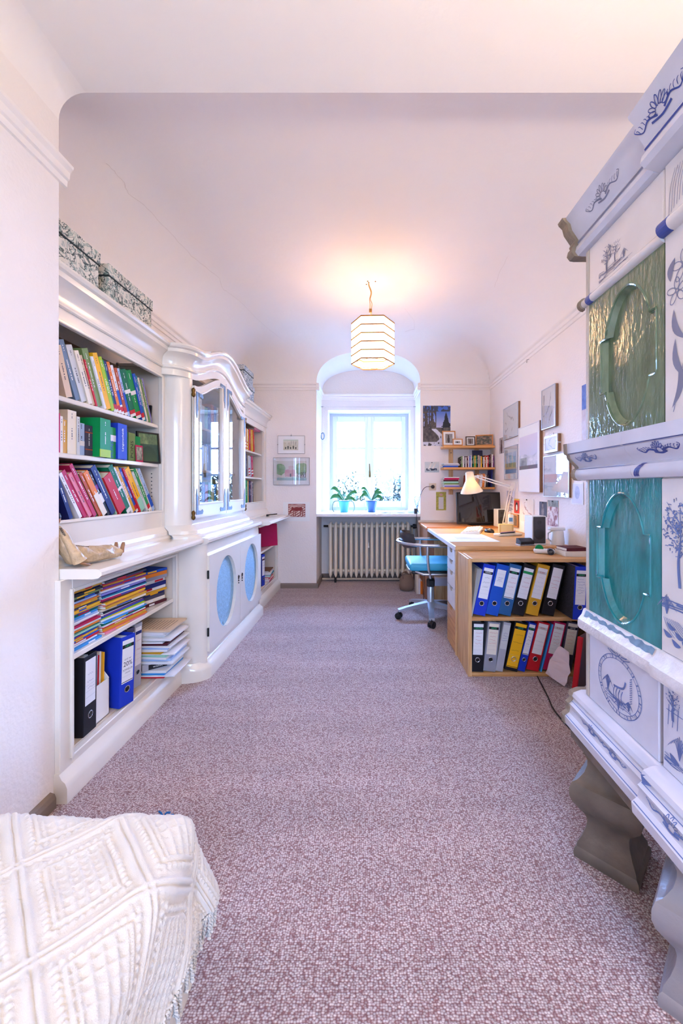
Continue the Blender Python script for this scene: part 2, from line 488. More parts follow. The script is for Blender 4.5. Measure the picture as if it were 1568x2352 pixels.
# ------------------------------------------------------------------ window in the niche
bm = NB()
fy0, fy1 = YW, YW + 0.07
for (a, b, c, d) in ((WX0 - 0.01, WX0 + 0.045, WZ0 + 0.0005, WZ1 + 0.01), (WX1 - 0.045, WX1 + 0.01, WZ0 + 0.0005, WZ1 + 0.01), (WX0 + 0.045, WX1 - 0.045, WZ1 - 0.05, WZ1 + 0.01), (WX0 + 0.045, WX1 - 0.045, WZ0 + 0.0005, WZ0 + 0.05)):
    box(bm, a, b, fy0, fy1, c, d)
w1 = struct('window_1', bm, M_WHITEPAINT)
def sash(x0, x1):
    z0, z1 = WZ0 + 0.035, WZ1 - 0.035
    bm = NB(); y0, y1 = YW - 0.025, YW + 0.025
    st = 0.062
    box(bm, x0, x0 + st, y0, y1, z0, z1, 0.006); box(bm, x1 - st, x1, y0, y1, z0, z1, 0.006)
    box(bm, x0 + st, x1 - st, y0, y1, z1 - 0.075, z1, 0.006); box(bm, x0 + st, x1 - st, y0, y1, z0, z0 + 0.085, 0.006)
    s = ob('sash', bm, M_WHITEPAINT, w1)
    ph = (z1 - 0.075 - z0 - 0.085) / 3
    for i in (1, 2):
        zz = z0 + 0.085 + ph * i
        ob('glazing_bar', B(x0 + st, x1 - st, y0 + 0.006, y1 - 0.006, zz - 0.014, zz + 0.014, 0.004), M_WHITEPAINT, s)
    for i in range(3):
        ob('pane', B(x0 + st, x1 - st, YW - 0.002, YW + 0.002, z0 + 0.085 + ph * i, z0 + 0.085 + ph * (i + 1)), M_GLASS, s)
    return s
xm = (WX0 + WX1) / 2
sash(WX0 + 0.035, xm + 0.002); s2 = sash(xm - 0.002 + 0.006, WX1 - 0.035)
ob('sash_overlap_strip', B(xm - 0.022, xm + 0.03, YW - 0.04, YW - 0.024, WZ0 + 0.04, WZ1 - 0.04, 0.005), M_WHITEPAINT, w1)
bm = NB()
hx, hz = xm + 0.01, 1.35
box(bm, hx - 0.013, hx + 0.013, YW - 0.05, YW - 0.039, hz - 0.05, hz + 0.04, 0.004)
tube(bm, [(hx, YW - 0.045, hz), (hx, YW - 0.08, hz), (hx, YW - 0.085, hz + 0.02), (hx - 0.005, YW - 0.085, hz + 0.13)], [0.009, 0.009, 0.01, 0.007], 8)
hd = ob('window_handle', bm, M_BRASS, w1, smooth=50); hd['label'] = 'brass lever handle'
for (zz) in (1.0, 1.4, 1.95):
    bm = NB(); tube(bm, [(WX1 - 0.03, YW - 0.012, zz), (WX1 - 0.03, YW - 0.012, zz + 0.07)], 0.007, 8); ob('hinge', bm, M_WHITEPAINT, w1)
# deep sill
SZ = 0.857
tag(ob('window_sill', B(NX0 + 0.002, NX1 - 0.002, 4.585, YW + 0.005, SZ - 0.034, SZ, 0.006, 2), mat('white_sill_paint', (240, 240, 240), 0.25), None),
    'deep white painted window sill board above the radiator', 'window sill')
# curtain wire with hooks and a ring pull
hook = thing('curtain_wire', 'thin curtain wire strung between small hooks above the window', 'curtain wire', (0, 5.06, 2.19))
for x in (NX0, NX1):
    s = 1 if x < 0 else -1
    bm = NB(); tube(bm, [(x, 5.06, 2.19), (x + s * 0.03, 5.06, 2.19)], 0.007, 8); ob('hook', bm, M_CHROME, hook)
bm = NB(); tube(bm, [(NX0 + 0.03, 5.06, 2.19), (0, 5.06, 2.185), (NX1 - 0.03, 5.06, 2.19)], 0.0012, 5); ob('wire', bm, M_CHROME, hook)
bm = NB(); tube(bm, [(NX0 + 0.035, 5.02, 2.19), (NX0 + 0.03, 5.02, 1.85)], 0.0015, 5); ob('pull_cord', bm, M_PAPER, hook)
bm = NB(); tube(bm, [(NX0 + 0.025 + 0.022 * math.cos(a * PI / 10), 5.02 - 0.02 * math.cos(a * PI / 10), 1.81 + 0.042 * math.sin(a * PI / 10)) for a in range(20)], 0.006, 6, closed=True)
ob('pull_ring', bm, mat('blue_grey_ring', (90, 120, 150), 0.3), hook, smooth=60)

# ------------------------------------------------------------------ garden beyond the window
struct('garden_ground', B(-60, 60, -60, 60, -3.1, -3.0), mat('lawn', (96, 116, 70), 0.9, var=0.2, vscale=0.5))
def leaf_mat(name, c):
    m = mat(name, c, 0.6); return m
def tree(label, x, y, zc, rx, rz, n, c, gname):
    t = thing('garden_tree', label, 'tree', (x, y, -3.0))
    bm = NB(); tube(bm, [(x, y, -3.0), (x + 0.1, y, -1), (x, y, zc)], [0.14, 0.1, 0.05], 8)
    for i in range(7):
        a = RND.uniform(0, 2 * PI)
        tube(bm, [(x, y, zc - rz * 0.6), (x + rx * 0.7 * math.cos(a), y + rx * 0.7 * math.sin(a), zc + RND.uniform(-0.3, 0.7) * rz)], [0.04, 0.012], 6)
    ob('trunk', bm, mat('bark', (90, 74, 62), 0.9), t)
    bm = NB()
    for i in range(n):
        a = RND.uniform(0, 2 * PI); cz = RND.uniform(-1, 1); r = RND.random() ** 0.4
        s = math.sqrt(1 - cz * cz)
        p = Vector((x + rx * r * s * math.cos(a), y + rx * r * s * math.sin(a), zc + rz * r * cz))
        u = Vector((RND.gauss(0, 1), RND.gauss(0, 1), RND.gauss(0, 1))).normalized(); w, q = frame_from(u)
        L = RND.uniform(0.05, 0.1)
        vs_ = [bm.verts.new(p - u * L), bm.verts.new(p + w * L * 0.4), bm.verts.new(p + u * L), bm.verts.new(p - w * L * 0.4)]
        bm.faces.new(vs_)
    f = ob('foliage', bm, leaf_mat(gname, c), t); f['kind'] = 'stuff'
tree('pale green leafy tree outside the left window sash', -1.3, 10.0, 0.1, 1.3, 1.5, 9000, (34, 54, 40), 'leaf_pale')
tree('blue green leafy tree outside the right window sash', 1.1, 9.4, 0.2, 1.2, 1.35, 9000, (26, 48, 44), 'leaf_blue')
tree('tall thin tree far behind the garden bushes', 0.2, 13.5, 0.2, 1.8, 1.7, 7000, (40, 60, 50), 'leaf_far')
# ------------------------------------------------------------------ white built-in library wall
def fascia(x0, x1, y0, y1, z0, z1, oy0, oy1, oz0, oz1, zr=None):
    """face frame with a rectangular opening"""
    bm = NB()
    box(bm, x0, x1, y0, oy0, z0, z1, 0.003); box(bm, x0, x1, oy1, y1, z0, zr or z1, 0.003)
    box(bm, x0, x1, oy0, oy1, oz1, z1, 0.003)
    if oz0 > z0: box(bm, x0, x1, oy0, oy1, z0, oz0, 0.003)
    return bm
def bead(x, oy0, oy1, oz0, oz1, w=0.012):
    """raised bead round an opening"""
    bm = NB()
    box(bm, x - 0.004, x + 0.008, oy0 - w, oy0 + 0.002, oz0 - w, oz1 + w, 0.003); box(bm, x - 0.004, x + 0.008, oy1 - 0.002, oy1 + w, oz0 - w, oz1 + w, 0.003)
    box(bm, x - 0.004, x + 0.008, oy0, oy1, oz1 - 0.002, oz1 + w, 0.003); box(bm, x - 0.004, x + 0.008, oy0, oy1, oz0 - w, oz0 + 0.002, 0.003)
    return bm
def sweep_y(prof, y0, y1): return prism(NB(), prof, 'Y', y0, y1)
YS = 2.37                    # boundary of first unit and glazed unit
YE = 3.62                    # boundary of glazed unit and last unit
# --- lower unit of open shelves beside the pier
FX = -1.125
u = thing('lower_bookcase', 'white open bookcase base with one shelf beside the plaster pier', 'bookcase', (-1.3, 1.9, 0))
ob('face_frame', fascia(FX - 0.022, FX, 1.455, YS, 0.1, 0.812, 1.515, 2.33, 0.14, 0.757), M_CREAM, u)
ob('opening_bead', bead(FX, 1.515, 2.33, 0.14, 0.757), M_CREAM, u)
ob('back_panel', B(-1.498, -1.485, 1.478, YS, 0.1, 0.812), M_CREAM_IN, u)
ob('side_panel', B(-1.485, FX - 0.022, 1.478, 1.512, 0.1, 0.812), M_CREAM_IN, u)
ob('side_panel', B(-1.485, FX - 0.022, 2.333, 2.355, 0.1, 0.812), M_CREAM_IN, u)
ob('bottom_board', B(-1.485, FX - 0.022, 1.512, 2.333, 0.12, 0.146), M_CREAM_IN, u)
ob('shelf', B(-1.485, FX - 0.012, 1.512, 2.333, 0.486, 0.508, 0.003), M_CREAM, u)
ob('plinth', sweep_y([(FX - 0.03, 0), (FX + 0.03, 0), (FX + 0.03, 0.055), (FX + 0.022, 0.075), (FX + 0.01, 0.085), (FX, 0.105), (FX - 0.03, 0.105)], 1.45, 2.345), M_CREAM, u, smooth=30)
# --- worktop over it
ZW = 0.85
bm = sweep_y([(-1.498, 0.812), (-1.02, 0.812), (-1.002, 0.816), (-0.99, 0.826), (-0.99, 0.838), (-1.0, 0.848), (-1.012, ZW), (-1.498, ZW)], 1.48, 2.40)
tag(ob('worktop', bm, M_CREAM, None, smooth=30), 'glossy white worktop ledge with rounded nosing carrying the doll', 'worktop')
tag(ob('worktop', sweep_y([(-1.498, 0.812), (-0.99, 0.812), (-0.972, 0.816), (-0.96, 0.826), (-0.96, 0.838), (-0.97, 0.848), (-0.982, ZW), (-1.498, ZW)], 2.405, YE), M_CREAM, None, smooth=30),
    'glossy white worktop ledge above the oval-window doors', 'worktop')
tag(ob('worktop', sweep_y([(-1.498, 0.812), (-0.92, 0.812), (-0.9, 0.816), (-0.885, 0.826), (-0.885, 0.838), (-0.9, 0.848), (-0.91, ZW), (-1.498, ZW)], YE + 0.005, 4.55), M_CREAM, None, smooth=30),
    'glossy white worktop ledge reaching towards the horse print', 'worktop')
# --- upper open bookcase beside the pier
UX = -1.21
u = thing('upper_bookcase', 'tall white open bookcase of three shelves beside the plaster pier', 'bookcase', (-1.33, 1.9, ZW))
ob('face_frame', fascia(UX - 0.02, UX, 1.478, 2.385, 0.86, 1.886, 1.50, 2.335, 1.023, 1.803, 1.823), M_CREAM, u)
ob('opening_bead', bead(UX, 1.50, 2.335, 1.023, 1.803), M_CREAM, u)
ob('back_panel', B(-1.498, -1.488, 1.478, 2.38, ZW, 1.88), mat('brown_back_board', (146, 118, 96), 0.7, var=0.15), u)
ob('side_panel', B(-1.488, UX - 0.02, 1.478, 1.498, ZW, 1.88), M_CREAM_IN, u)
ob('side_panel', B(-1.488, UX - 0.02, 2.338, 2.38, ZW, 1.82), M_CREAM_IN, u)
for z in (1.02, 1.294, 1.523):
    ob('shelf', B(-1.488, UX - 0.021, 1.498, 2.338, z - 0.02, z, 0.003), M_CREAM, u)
bm = NB()
for z in range(9):
    for zz in (1.06 + z * 0.022,):
        tube(bm, [(UX - 0.06, 2.339, zz), (UX - 0.06, 2.3365, zz)], 0.0035, 6)
ob('peg_hole', bm, M_BLACK, u)
ob('base_moulding', sweep_y([(UX - 0.02, ZW), (UX + 0.045, ZW), (UX + 0.045, ZW + 0.012), (UX + 0.037, ZW + 0.022), (UX + 0.028, ZW + 0.026), (UX + 0.024, ZW + 0.045), (UX + 0.01, ZW + 0.06), (UX, ZW + 0.075), (UX - 0.02, ZW + 0.075)], 1.48, 2.36), M_CREAM, u, smooth=30)
KPROF = [(-0.02, 1.835), (0.006, 1.835), (0.012, 1.84), (0.012, 1.848), (0.004, 1.854), (0.004, 1.872), (0.010, 1.895), (0.025, 1.915), (0.05, 1.926), (0.052, 1.946), (0.064, 1.952), (0.07, 1.962), (0.068, 1.972), (0.055, 1.976), (-0.02, 1.976)]
KPROF = [(d, z + 0.026) for d, z in KPROF]
ob('cornice', sweep_y([(UX + d, z) for d, z in KPROF], 1.478, 2.34), M_CREAM, u, smooth=30)
ob('top_board', B(-1.498, UX, 1.478, 2.335, 1.985, 2.0), M_CREAM_IN, u)
# --- glazed middle unit: bow-fronted pilasters, curved pediment
DX, GX = -0.985, -1.088       # planes of the lower and upper doors
def pil_path(x_a, y_a, x_b, y_b, n=10):
    """convex quarter curve from the shelf plane out to the door plane (x, y)"""
    return [(x_a + (x_b - x_a) * math.sin(PI / 2 * i / n), y_b + (y_a - y_b) * math.cos(PI / 2 * i / n)) for i in range(n + 1)]
u = thing('oval_door_cabinet', 'white bow-fronted cabinet with two doors pierced by oval windows', 'cabinet', (-1.25, 3.0, 0))
p1 = pil_path(FX - 0.01, YS - 0.001, DX + 0.005, 2.43)
p2 = [(x, YE - (y - YS)) for x, y in pil_path(-1.05, YS + 0.002, DX + 0.005, 2.425)]
def pil(path, z0, z1, xb):
    bm = NB()
    poly = path + [(xb, path[-1][1]), (xb, path[0][1])]
    return prism(bm, poly, 'Z', z0, z1)
ob('pilaster', pil(p1, 0.09, 0.812, -1.49), M_CREAM, u, smooth=30)
bmf = NB()
box(bmf, DX - 0.03, DX - 0.004, 2.42, YE, 0.09, 0.165); box(bmf, DX - 0.03, DX - 0.004, 2.42, YE, 0.735, 0.812)
box(bmf, DX - 0.03, DX - 0.004, 3.595, YE, 0.1, 0.8)
ob('carcass_rails', bmf, M_CREAM, u)
ob('side_panel', B(-1.49, DX - 0.03, YE - 0.02, YE - 0.001, 0.09, 0.812), M_CREAM, u)
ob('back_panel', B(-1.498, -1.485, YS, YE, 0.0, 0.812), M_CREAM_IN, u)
# plinth follows the bow
def offset_path(off):
    pts = []
    for x, y in pil_path(FX - 0.01, YS - 0.02, DX, 2.45): pts.append((x + off, y - off * 0.3))
    pts += [(DX + off, YE + off * 0.4), (-1.49, YE + off * 0.4)]
    return [(-1.49, pts[0][1])] + pts
bm = NB(); rings = []
for off, z in ((0.03, 0.0), (0.03, 0.06), (0.022, 0.078), (0.008, 0.09), (0.0, 0.105)):
    rings.append([bm.verts.new((x, y, z)) for x, y in offset_path(off)])
for i in range(len(rings) - 1):
    a, b = rings[i], rings[i + 1]
    for j in range(len(a)): bm.faces.new((a[j], a[(j + 1) % len(a)], b[(j + 1) % len(a)], b[j]))
bm.faces.new(rings[0][::-1]); bm.faces.new(rings[-1])
ob('plinth', bm, M_CREAM, u, smooth=30)
def holed_plate(x0, x1, outer, inner):
    """plate in the YZ plane with a hole: outer and inner are (y, z) loops"""
    bm = NB()
    fr = {}
    for x in (x0, x1):
        o = [bm.verts.new((x, p[0], p[1])) for p in outer]; i = [bm.verts.new((x, p[0], p[1])) for p in inner]
        eo = [bm.edges.new((o[k], o[(k + 1) % len(o)])) for k in range(len(o))]
        ei = [bm.edges.new((i[k], i[(k + 1) % len(i)])) for k in range(len(i))]
        bmesh.ops.triangle_fill(bm, edges=eo + ei, use_beauty=True)
        fr[x] = (o, i)
    for k in range(2):
        a, b = fr[x0][k], fr[x1][k]
        for j in range(len(a)): bm.faces.new((a[j], a[(j + 1) % len(a)], b[(j + 1) % len(a)], b[j]))
    return bm
M_CURT = mat('pale_blue_curtain', (150, 190, 214), 0.8, bump=0.5, bscale=90, var=0.18, vscale=50)
for k, (y0, y1, yc) in enumerate(((2.43, 3.012, 2.735), (3.018, 3.595, 3.315))):
    el = [(yc + 0.193 * math.cos(2 * PI * i / 40), 0.452 + 0.238 * math.sin(2 * PI * i / 40)) for i in range(40)]
    d = ob('door', holed_plate(DX - 0.004, DX + 0.018, [(y0, 0.155), (y1, 0.155), (y1, 0.742), (y0, 0.742)], el), M_CREAM, u)
    el2 = [(yc + 0.199 * math.cos(2 * PI * i / 40), 0.452 + 0.244 * math.sin(2 * PI * i / 40)) for i in range(40)]
    bm = NB()
    cv = [bm.verts.new((DX - 0.003 + 0.004 * math.sin(p[0] * 120) * 0.5, p[0], p[1])) for p in el2]; bm.faces.new(cv)
    bmesh.ops.solidify(bm, geom=bm.faces[:], thickness=0.002)
    ob('curtain', bm, M_CURT, d)
    hy = 2.975 if k == 0 else 3.055
    bm = NB()
    for (dz, r) in ((0.028, 0.007), (0.012, 0.01), (-0.006, 0.008), (-0.024, 0.006)):
        lathe(bm, [(r, 0.0), (r * 0.8, 0.004), (0.002, 0.006)], 8, (DX + 0.018, hy, 0.47 + dz), axis='X')
    tube(bm, [(DX + 0.02, hy - 0.012, 0.496), (DX + 0.021, hy, 0.478), (DX + 0.02, hy + 0.012, 0.496)], 0.003, 6)
    ob('escutcheon', bm, M_DARKMETAL, d)
    for zz in (0.25, 0.6):
        ys = y0 - 0.006 if k == 0 else y1 + 0.006
        bm = NB(); tube(bm, [(DX + 0.012, ys, zz), (DX + 0.012, ys, zz + 0.05)], 0.006, 8); ob('hinge', bm, M_DARKMETAL, d)
# upper glazed part
def hump(y, lo, hi, yc=2.93, w=0.47):
    t = min(1.0, abs(y - yc) / w)
    return lo + (hi - lo) * (0.5 + 0.5 * math.cos(PI * t)) ** 0.85
u = thing('glazed_cabinet', 'white cabinet with two arched glass doors and a wavy pediment', 'cabinet', (-1.3, 2.95, ZW))
ob('back_panel', B(-1.498, -1.485, YS, 3.6, ZW, 1.9), M_CREAM_IN, u)
pu1 = pil_path(UX - 0.01, 2.37, GX + 0.004, 2.46)
pu2 = [(x, 3.60 - (y - (YS - 0.02))) for x, y in pu1][::-1]
def fl(path, z0, z1, xb=-1.2):
    return prism(NB(), path + [(xb, path[-1][1]), (xb, path[0][1])], 'Z', z0, z1)
ob('pilaster', fl(pu1, ZW, 1.86), M_CREAM, u, smooth=30)
ob('pilaster', prism(NB(), [(UX - 0.03, 3.6), (GX + 0.004, 3.50), (GX + 0.004, 3.47), (-1.2, 3.47), (-1.2, 3.6)], 'Z', ZW, 1.86), M_CREAM, u)
ob('side_panel', B(-1.485, -1.19, 2.385, 2.40, ZW, 1.9), M_CREAM_IN, u)
ob('side_panel', B(-1.485, -1.19, 3.585, 3.6, ZW, 1.9), M_CREAM_IN, u)
# base step moulding, follows the bow
def front_path(off, ya=2.37, yb=3.6):
    pts = [(x + off, y - off * 0.4) for x, y in pil_path(UX - 0.01, ya, GX + 0.004, 2.46)]
    pts += [(GX + 0.004 + off, 2.6 + 0.2 * i) for i in range(5)] + [(GX + 0.004 + off, 3.50), (UX + off, yb + 0.006)]
    return pts
bm = NB(); rings = []
for off, z in ((0.075, ZW), (0.075, ZW + 0.012), (0.065, ZW + 0.022), (0.045, ZW + 0.026), (0.04, ZW + 0.045), (0.022, ZW + 0.06), (0.004, ZW + 0.078), (-0.03, ZW + 0.078)):
    rings.append([bm.verts.new((x, y, z)) for x, y in front_path(off)])
for i in range(len(rings) - 1):
    for j in range(len(rings[0]) - 1): bm.faces.new((rings[i][j], rings[i][j + 1], rings[i + 1][j + 1], rings[i + 1][j]))
ob('base_moulding', bm, M_CREAM, u, smooth=30)
ob('bottom_rail', B(GX - 0.03, GX - 0.002, 2.46, 3.52, ZW, 0.965), M_CREAM, u)
# pediment: profile swept along the wave
path = []
for i in range(9):
    x, y = pil_path(UX - 0.005, 2.335, GX + 0.006, 2.47, 8)[i]; path.append((x, y))
for i in range(1, 31): path.append((GX + 0.006, 2.47 + (3.44 - 2.47) * i / 30))
path += [(GX + 0.0, 3.50), (UX + 0.01, 3.60)]
bm = NB(); rings = []
PED = [(-0.05, 1.80, 0), (0.0, 1.80, 0), (0.0, 1.835, 1), (0.012, 1.842, 1), (0.012, 1.852, 1), (0.003, 1.858, 1), (0.003, 1.876, 1), (0.012, 1.898, 1), (0.028, 1.915, 1), (0.05, 1.928, 1), (0.052, 1.946, 1), (0.066, 1.952, 1), (0.072, 1.962, 1), (0.068, 1.974, 1), (0.05, 1.978, 1), (-0.02, 1.978, 1), (-0.05, 1.978, 1)]
for (off, z, wv) in PED:
    ring = []
    for (x, y) in path:
        dz = hump(y, 0.0, 0.135, 2.94, 0.5) * (1.0 if wv else 0.88)
        ring.append(bm.verts.new((x + off, y - (off * 0.5 if y < 2.47 else 0), z + 0.022 + dz)))
    rings.append(ring)
for i in range(len(rings)):
    a, b = rings[i], rings[(i + 1) % len(rings)]
    for j in range(len(a) - 1): bm.faces.new((a[j], a[j + 1], b[j + 1], b[j]))
ob('pediment', bm, M_CREAM, u, smooth=35)
ob('top_board', B(-1.498, -1.15, YS, 3.6, 1.88, 1.895), M_CREAM_IN, u)
for z in (1.0, 1.28, 1.58):
    ob('shelf', B(-1.485, -1.16, YS + 0.01, 3.585, z - 0.018, z), M_CREAM_IN, u)
for k, (y0, y1) in enumerate(((2.455, 2.997), (3.003, 3.47))):
    n = 16
    def loop(m_, zb, sub):
        a, b = y0 + m_, y1 - m_
        top = [(b - (b - a) * i / n, hump(b - (b - a) * i / n, 0, 0.155, 2.96, 0.5) + 1.785 - sub) for i in range(n + 1)]
        return [(a, zb), (b, zb)] + top
    out, inn = loop(0.0, 0.965, 0.0), loop(0.075, 1.06, 0.055)
    d = ob('glass_door', holed_plate(GX - 0.002, GX + 0.02, out, inn), M_CREAM, u)
    inn2 = loop(0.068, 1.053, 0.048)
    bm = NB(); g = [bm.verts.new((GX + 0.004, p[0], p[1])) for p in inn2]; bm.faces.new(g)
    ob('pane', bm, M_CABGLASS, d)
    bm = NB()
    lo, hi = inn, loop(0.062, 1.047, 0.042)
    a = [bm.verts.new((GX + 0.012, p[0], p[1])) for p in lo]; b = [bm.verts.new((GX + 0.025, p[0], p[1])) for p in hi]
    for j in range(len(a)): bm.faces.new((a[j], a[(j + 1) % len(a)], b[(j + 1) % len(b)], b[j]))
    ob('glazing_bead', bm, M_CREAM, d)
    # pewter corner fittings
    def fitting(cy, cz, sy, sz, ang=0.0):
        bm = NB()
        def pt(a, b): return (cy + sy * (a), cz + sz * b)
        out = [(-0.004, -0.004), (0.09, -0.004), (0.102, 0.014), (0.088, 0.026), (0.072, 0.018), (0.026, 0.022), (0.022, 0.07), (0.027, 0.105), (0.014, 0.125), (0.008, 0.16), (-0.004, 0.12)]
        lo = [bm.verts.new((GX + 0.0205, *pt(*p))) for p in out]; bm.faces.new(lo)
        r = bmesh.ops.extrude_face_region(bm, geom=bm.faces[:]); bmesh.ops.translate(bm, verts=[v for v in r['geom'] if isinstance(v, bmesh.types.BMVert)], vec=(0.0025, 0, 0))
        ob('corner_fitting', bm, M_PEWTER, d)
    zt0 = out[-1][1] - 0.035; zt1 = out[2][1] - 0.03
    fitting(y0 + 0.022, 0.99, 1, 1); fitting(y1 - 0.022, 0.99, -1, 1)
    fitting(y0 + 0.022, zt0, 1, -1); fitting(y1 - 0.022, zt1, -1, -1)
    hy = y0 - 0.008 if k == 0 else y1 + 0.008
    for zz in (0.985, 1.74):
        bm = NB(); lathe(bm, [(0.003, -0.03), (0.011, -0.022), (0.013, -0.012), (0.008, 0.0), (0.012, 0.012), (0.011, 0.022), (0.003, 0.03)], 10, (GX + 0.016, hy, zz)); ob('hinge_finial', bm, M_BRASS, d, smooth=60)
    bm = NB(); tube(bm, [(GX + 0.012, hy, 0.985), (GX + 0.012, hy, 1.74)], 0.006, 8); ob('hinge_rod', bm, mat('hinge_grey', (170, 160, 146), 0.3, metal=0.4), d)
# --- last units beside the window wall
FX3, UX3 = -1.04, -1.178
u = thing('lower_bookcase', 'small white open bookcase base with blue binders beside the window wall', 'bookcase', (-1.25, 4.1, 0))
ob('face_frame', fascia(FX3 - 0.02, FX3, YE + 0.005, YF - 0.003, 0.1, 0.812, YE + 0.06, 4.52, 0.15, 0.77), M_CREAM, u)
ob('back_panel', B(-1.498, -1.485, YE + 0.005, YF - 0.003, 0.1, 0.812), M_CREAM_IN, u)
ob('side_panel', B(-1.485, FX3 - 0.02, YE + 0.005, YE + 0.055, 0.1, 0.812), M_CREAM_IN, u)
ob('side_panel', B(-1.485, FX3 - 0.02, 4.525, YF - 0.003, 0.1, 0.812), M_CREAM_IN, u)
ob('bottom_board', B(-1.485, FX3 - 0.02, YE + 0.055, 4.525, 0.13, 0.155), M_CREAM_IN, u)
ob('shelf', B(-1.485, FX3 - 0.022, YE + 0.055, 4.525, 0.50, 0.52), M_CREAM, u)
ob('plinth', sweep_y([(FX3 - 0.03, 0), (FX3 + 0.03, 0), (FX3 + 0.03, 0.055), (FX3 + 0.02, 0.078), (FX3, 0.105), (FX3 - 0.03, 0.105)], YE + 0.015, YF - 0.003), M_CREAM, u, smooth=30)
u = thing('upper_bookcase', 'narrow white open bookcase of three shelves beside the window wall', 'bookcase', (-1.33, 4.1, ZW))
ob('face_frame', fascia(UX3 - 0.02, UX3, 3.605, YF - 0.003, 0.86, 1.86, 3.66, 4.48, 1.01, 1.79), M_CREAM, u)
ob('opening_bead', bead(UX3, 3.66, 4.48, 1.01, 1.79, 0.01), M_CREAM, u)
ob('back_panel', B(-1.498, -1.488, 3.605, YF - 0.003, ZW, 1.86), M_CREAM_IN, u)
ob('side_panel', B(-1.488, UX3 - 0.02, 3.605, 3.655, ZW, 1.86), M_CREAM_IN, u)
ob('side_panel', B(-1.488, UX3 - 0.02, 4.485, YF - 0.003, ZW, 1.86), M_CREAM_IN, u)
for z in (1.005, 1.27, 1.535):
    ob('shelf', B(-1.488, UX3 - 0.021, 3.655, 4.485, z - 0.02, z, 0.003), M_CREAM, u)
ob('base_moulding', sweep_y([(UX3 - 0.02, ZW), (UX3 + 0.06, ZW), (UX3 + 0.06, ZW + 0.012), (UX3 + 0.03, ZW + 0.026), (UX3 + 0.01, ZW + 0.06), (UX3, ZW + 0.075), (UX3 - 0.02, ZW + 0.075)], 3.605, YF - 0.003), M_CREAM, u, smooth=30)
ob('cornice', sweep_y([(UX3 + d, z - 0.012) for d, z in KPROF], 3.605, YF - 0.003), M_CREAM, u, smooth=30)
ob('top_board', B(-1.498, UX3, 3.605, YF - 0.003, 1.974, 1.986), M_CREAM_IN, u)

# ------------------------------------------------------------------ floral storage boxes on top
def floral_mat(name, ground, c1, c2, sc=26.0):
    m = bpy.data.materials.new(name); m.use_nodes = True
    nt = m.node_tree; N = nt.nodes; L = nt.links
    b = N['Principled BSDF']; b.inputs['Roughness'].default_value = 0.7
    tc = N.new('ShaderNodeTexCoord')
    n = N.new('ShaderNodeTexNoise'); n.inputs['Scale'].default_value = sc * 0.5; n.inputs['Detail'].default_value = 2; n.inputs['Distortion'].default_value = 2.5
    L.new(tc.outputs['Object'], n.inputs['Vector'])
    v = N.new('ShaderNodeTexVoronoi'); v.inputs['Scale'].default_value = sc; v.feature = 'F1'
    L.new(tc.outputs['Object'], v.inputs['Vector'])
    v2 = N.new('ShaderNodeTexVoronoi'); v2.inputs['Scale'].default_value = sc * 0.8; v2.feature = 'DISTANCE_TO_EDGE'
    mixv = N.new('ShaderNodeMix'); mixv.data_type = 'RGBA'; mixv.inputs[0].default_value = 0.12
    L.new(tc.outputs['Object'], mixv.inputs[6]); L.new(n.outputs['Color'], mixv.inputs[7]); L.new(mixv.outputs[2], v2.inputs['Vector'])
    r1 = N.new('ShaderNodeValToRGB'); e = r1.color_ramp.elements
    e[0].position = 0.44; e[0].color = (0, 0, 0, 1); e[1].position = 0.5; e[1].color = (1, 1, 1, 1)
    e2 = r1.color_ramp.elements.new(0.56); e2.color = (0, 0, 0, 1)
    L.new(n.outputs['Fac'], r1.inputs[0])
    r2 = N.new('ShaderNodeMapRange'); r2.inputs[1].default_value = 0.03; r2.inputs[2].default_value = 0.06; r2.inputs[3].default_value = 1; r2.inputs[4].default_value = 0
    L.new(v2.outputs['Distance'], r2.inputs[0])
    r3 = N.new('ShaderNodeMapRange'); r3.inputs[1].default_value = 0.22; r3.inputs[2].default_value = 0.27; r3.inputs[3].default_value = 1; r3.inputs[4].default_value = 0
    L.new(v.outputs['Distance'], r3.inputs[0])
    m1 = N.new('ShaderNodeMix'); m1.data_type = 'RGBA'; m1.inputs[6].default_value = lin(ground); m1.inputs[7].default_value = lin(c2)
    L.new(r3.outputs[0], m1.inputs[0])
    m2 = N.new('ShaderNodeMix'); m2.data_type = 'RGBA'; m2.inputs[7].default_value = lin(c2); L.new(r1.outputs[0], m2.inputs[0]); L.new(m1.outputs[2], m2.inputs[6])
    m3 = N.new('ShaderNodeMix'); m3.data_type = 'RGBA'; m3.inputs[7].default_value = lin(c1); L.new(r2.outputs[0], m3.inputs[0]); L.new(m2.outputs[2], m3.inputs[6])
    L.new(m3.outputs[2], b.inputs['Base Color'])
    MATS[name] = m
    return m
M_FLOR = floral_mat('floral_paper_green', (226, 222, 208), (70, 86, 84), (150, 170, 160), 22)
M_FLORD = floral_mat('floral_paper_blue', (214, 218, 220), (40, 60, 84), (120, 145, 165), 28)
def storage_box(label, x0, x1, y0, y1, z0, z1, lid, m, group=None):
    t = thing('storage_box', label, 'box', ((x0 + x1) / 2, (y0 + y1) / 2, z0), group=group)
    ob('box_body', B(x0, x1, y0, y1, z0, z1 - lid * 0.5, 0.002), m, t)
    ob('lid', B(x0 - 0.006, x1 + 0.006, y0 - 0.006, y1 + 0.006, z1 - lid, z1, 0.003), m, t)
    bm = NB(); box(bm, x0 - 0.004, x1 + 0.0045, y0 - 0.0045, y1 + 0.0045, z1 - lid - 0.004, z1 - lid + 0.001); ob('lid_dark_edge', bm, mat('dark_green_edge', (30, 44, 48), 0.7), t)  # dark strip round the box just below the lid
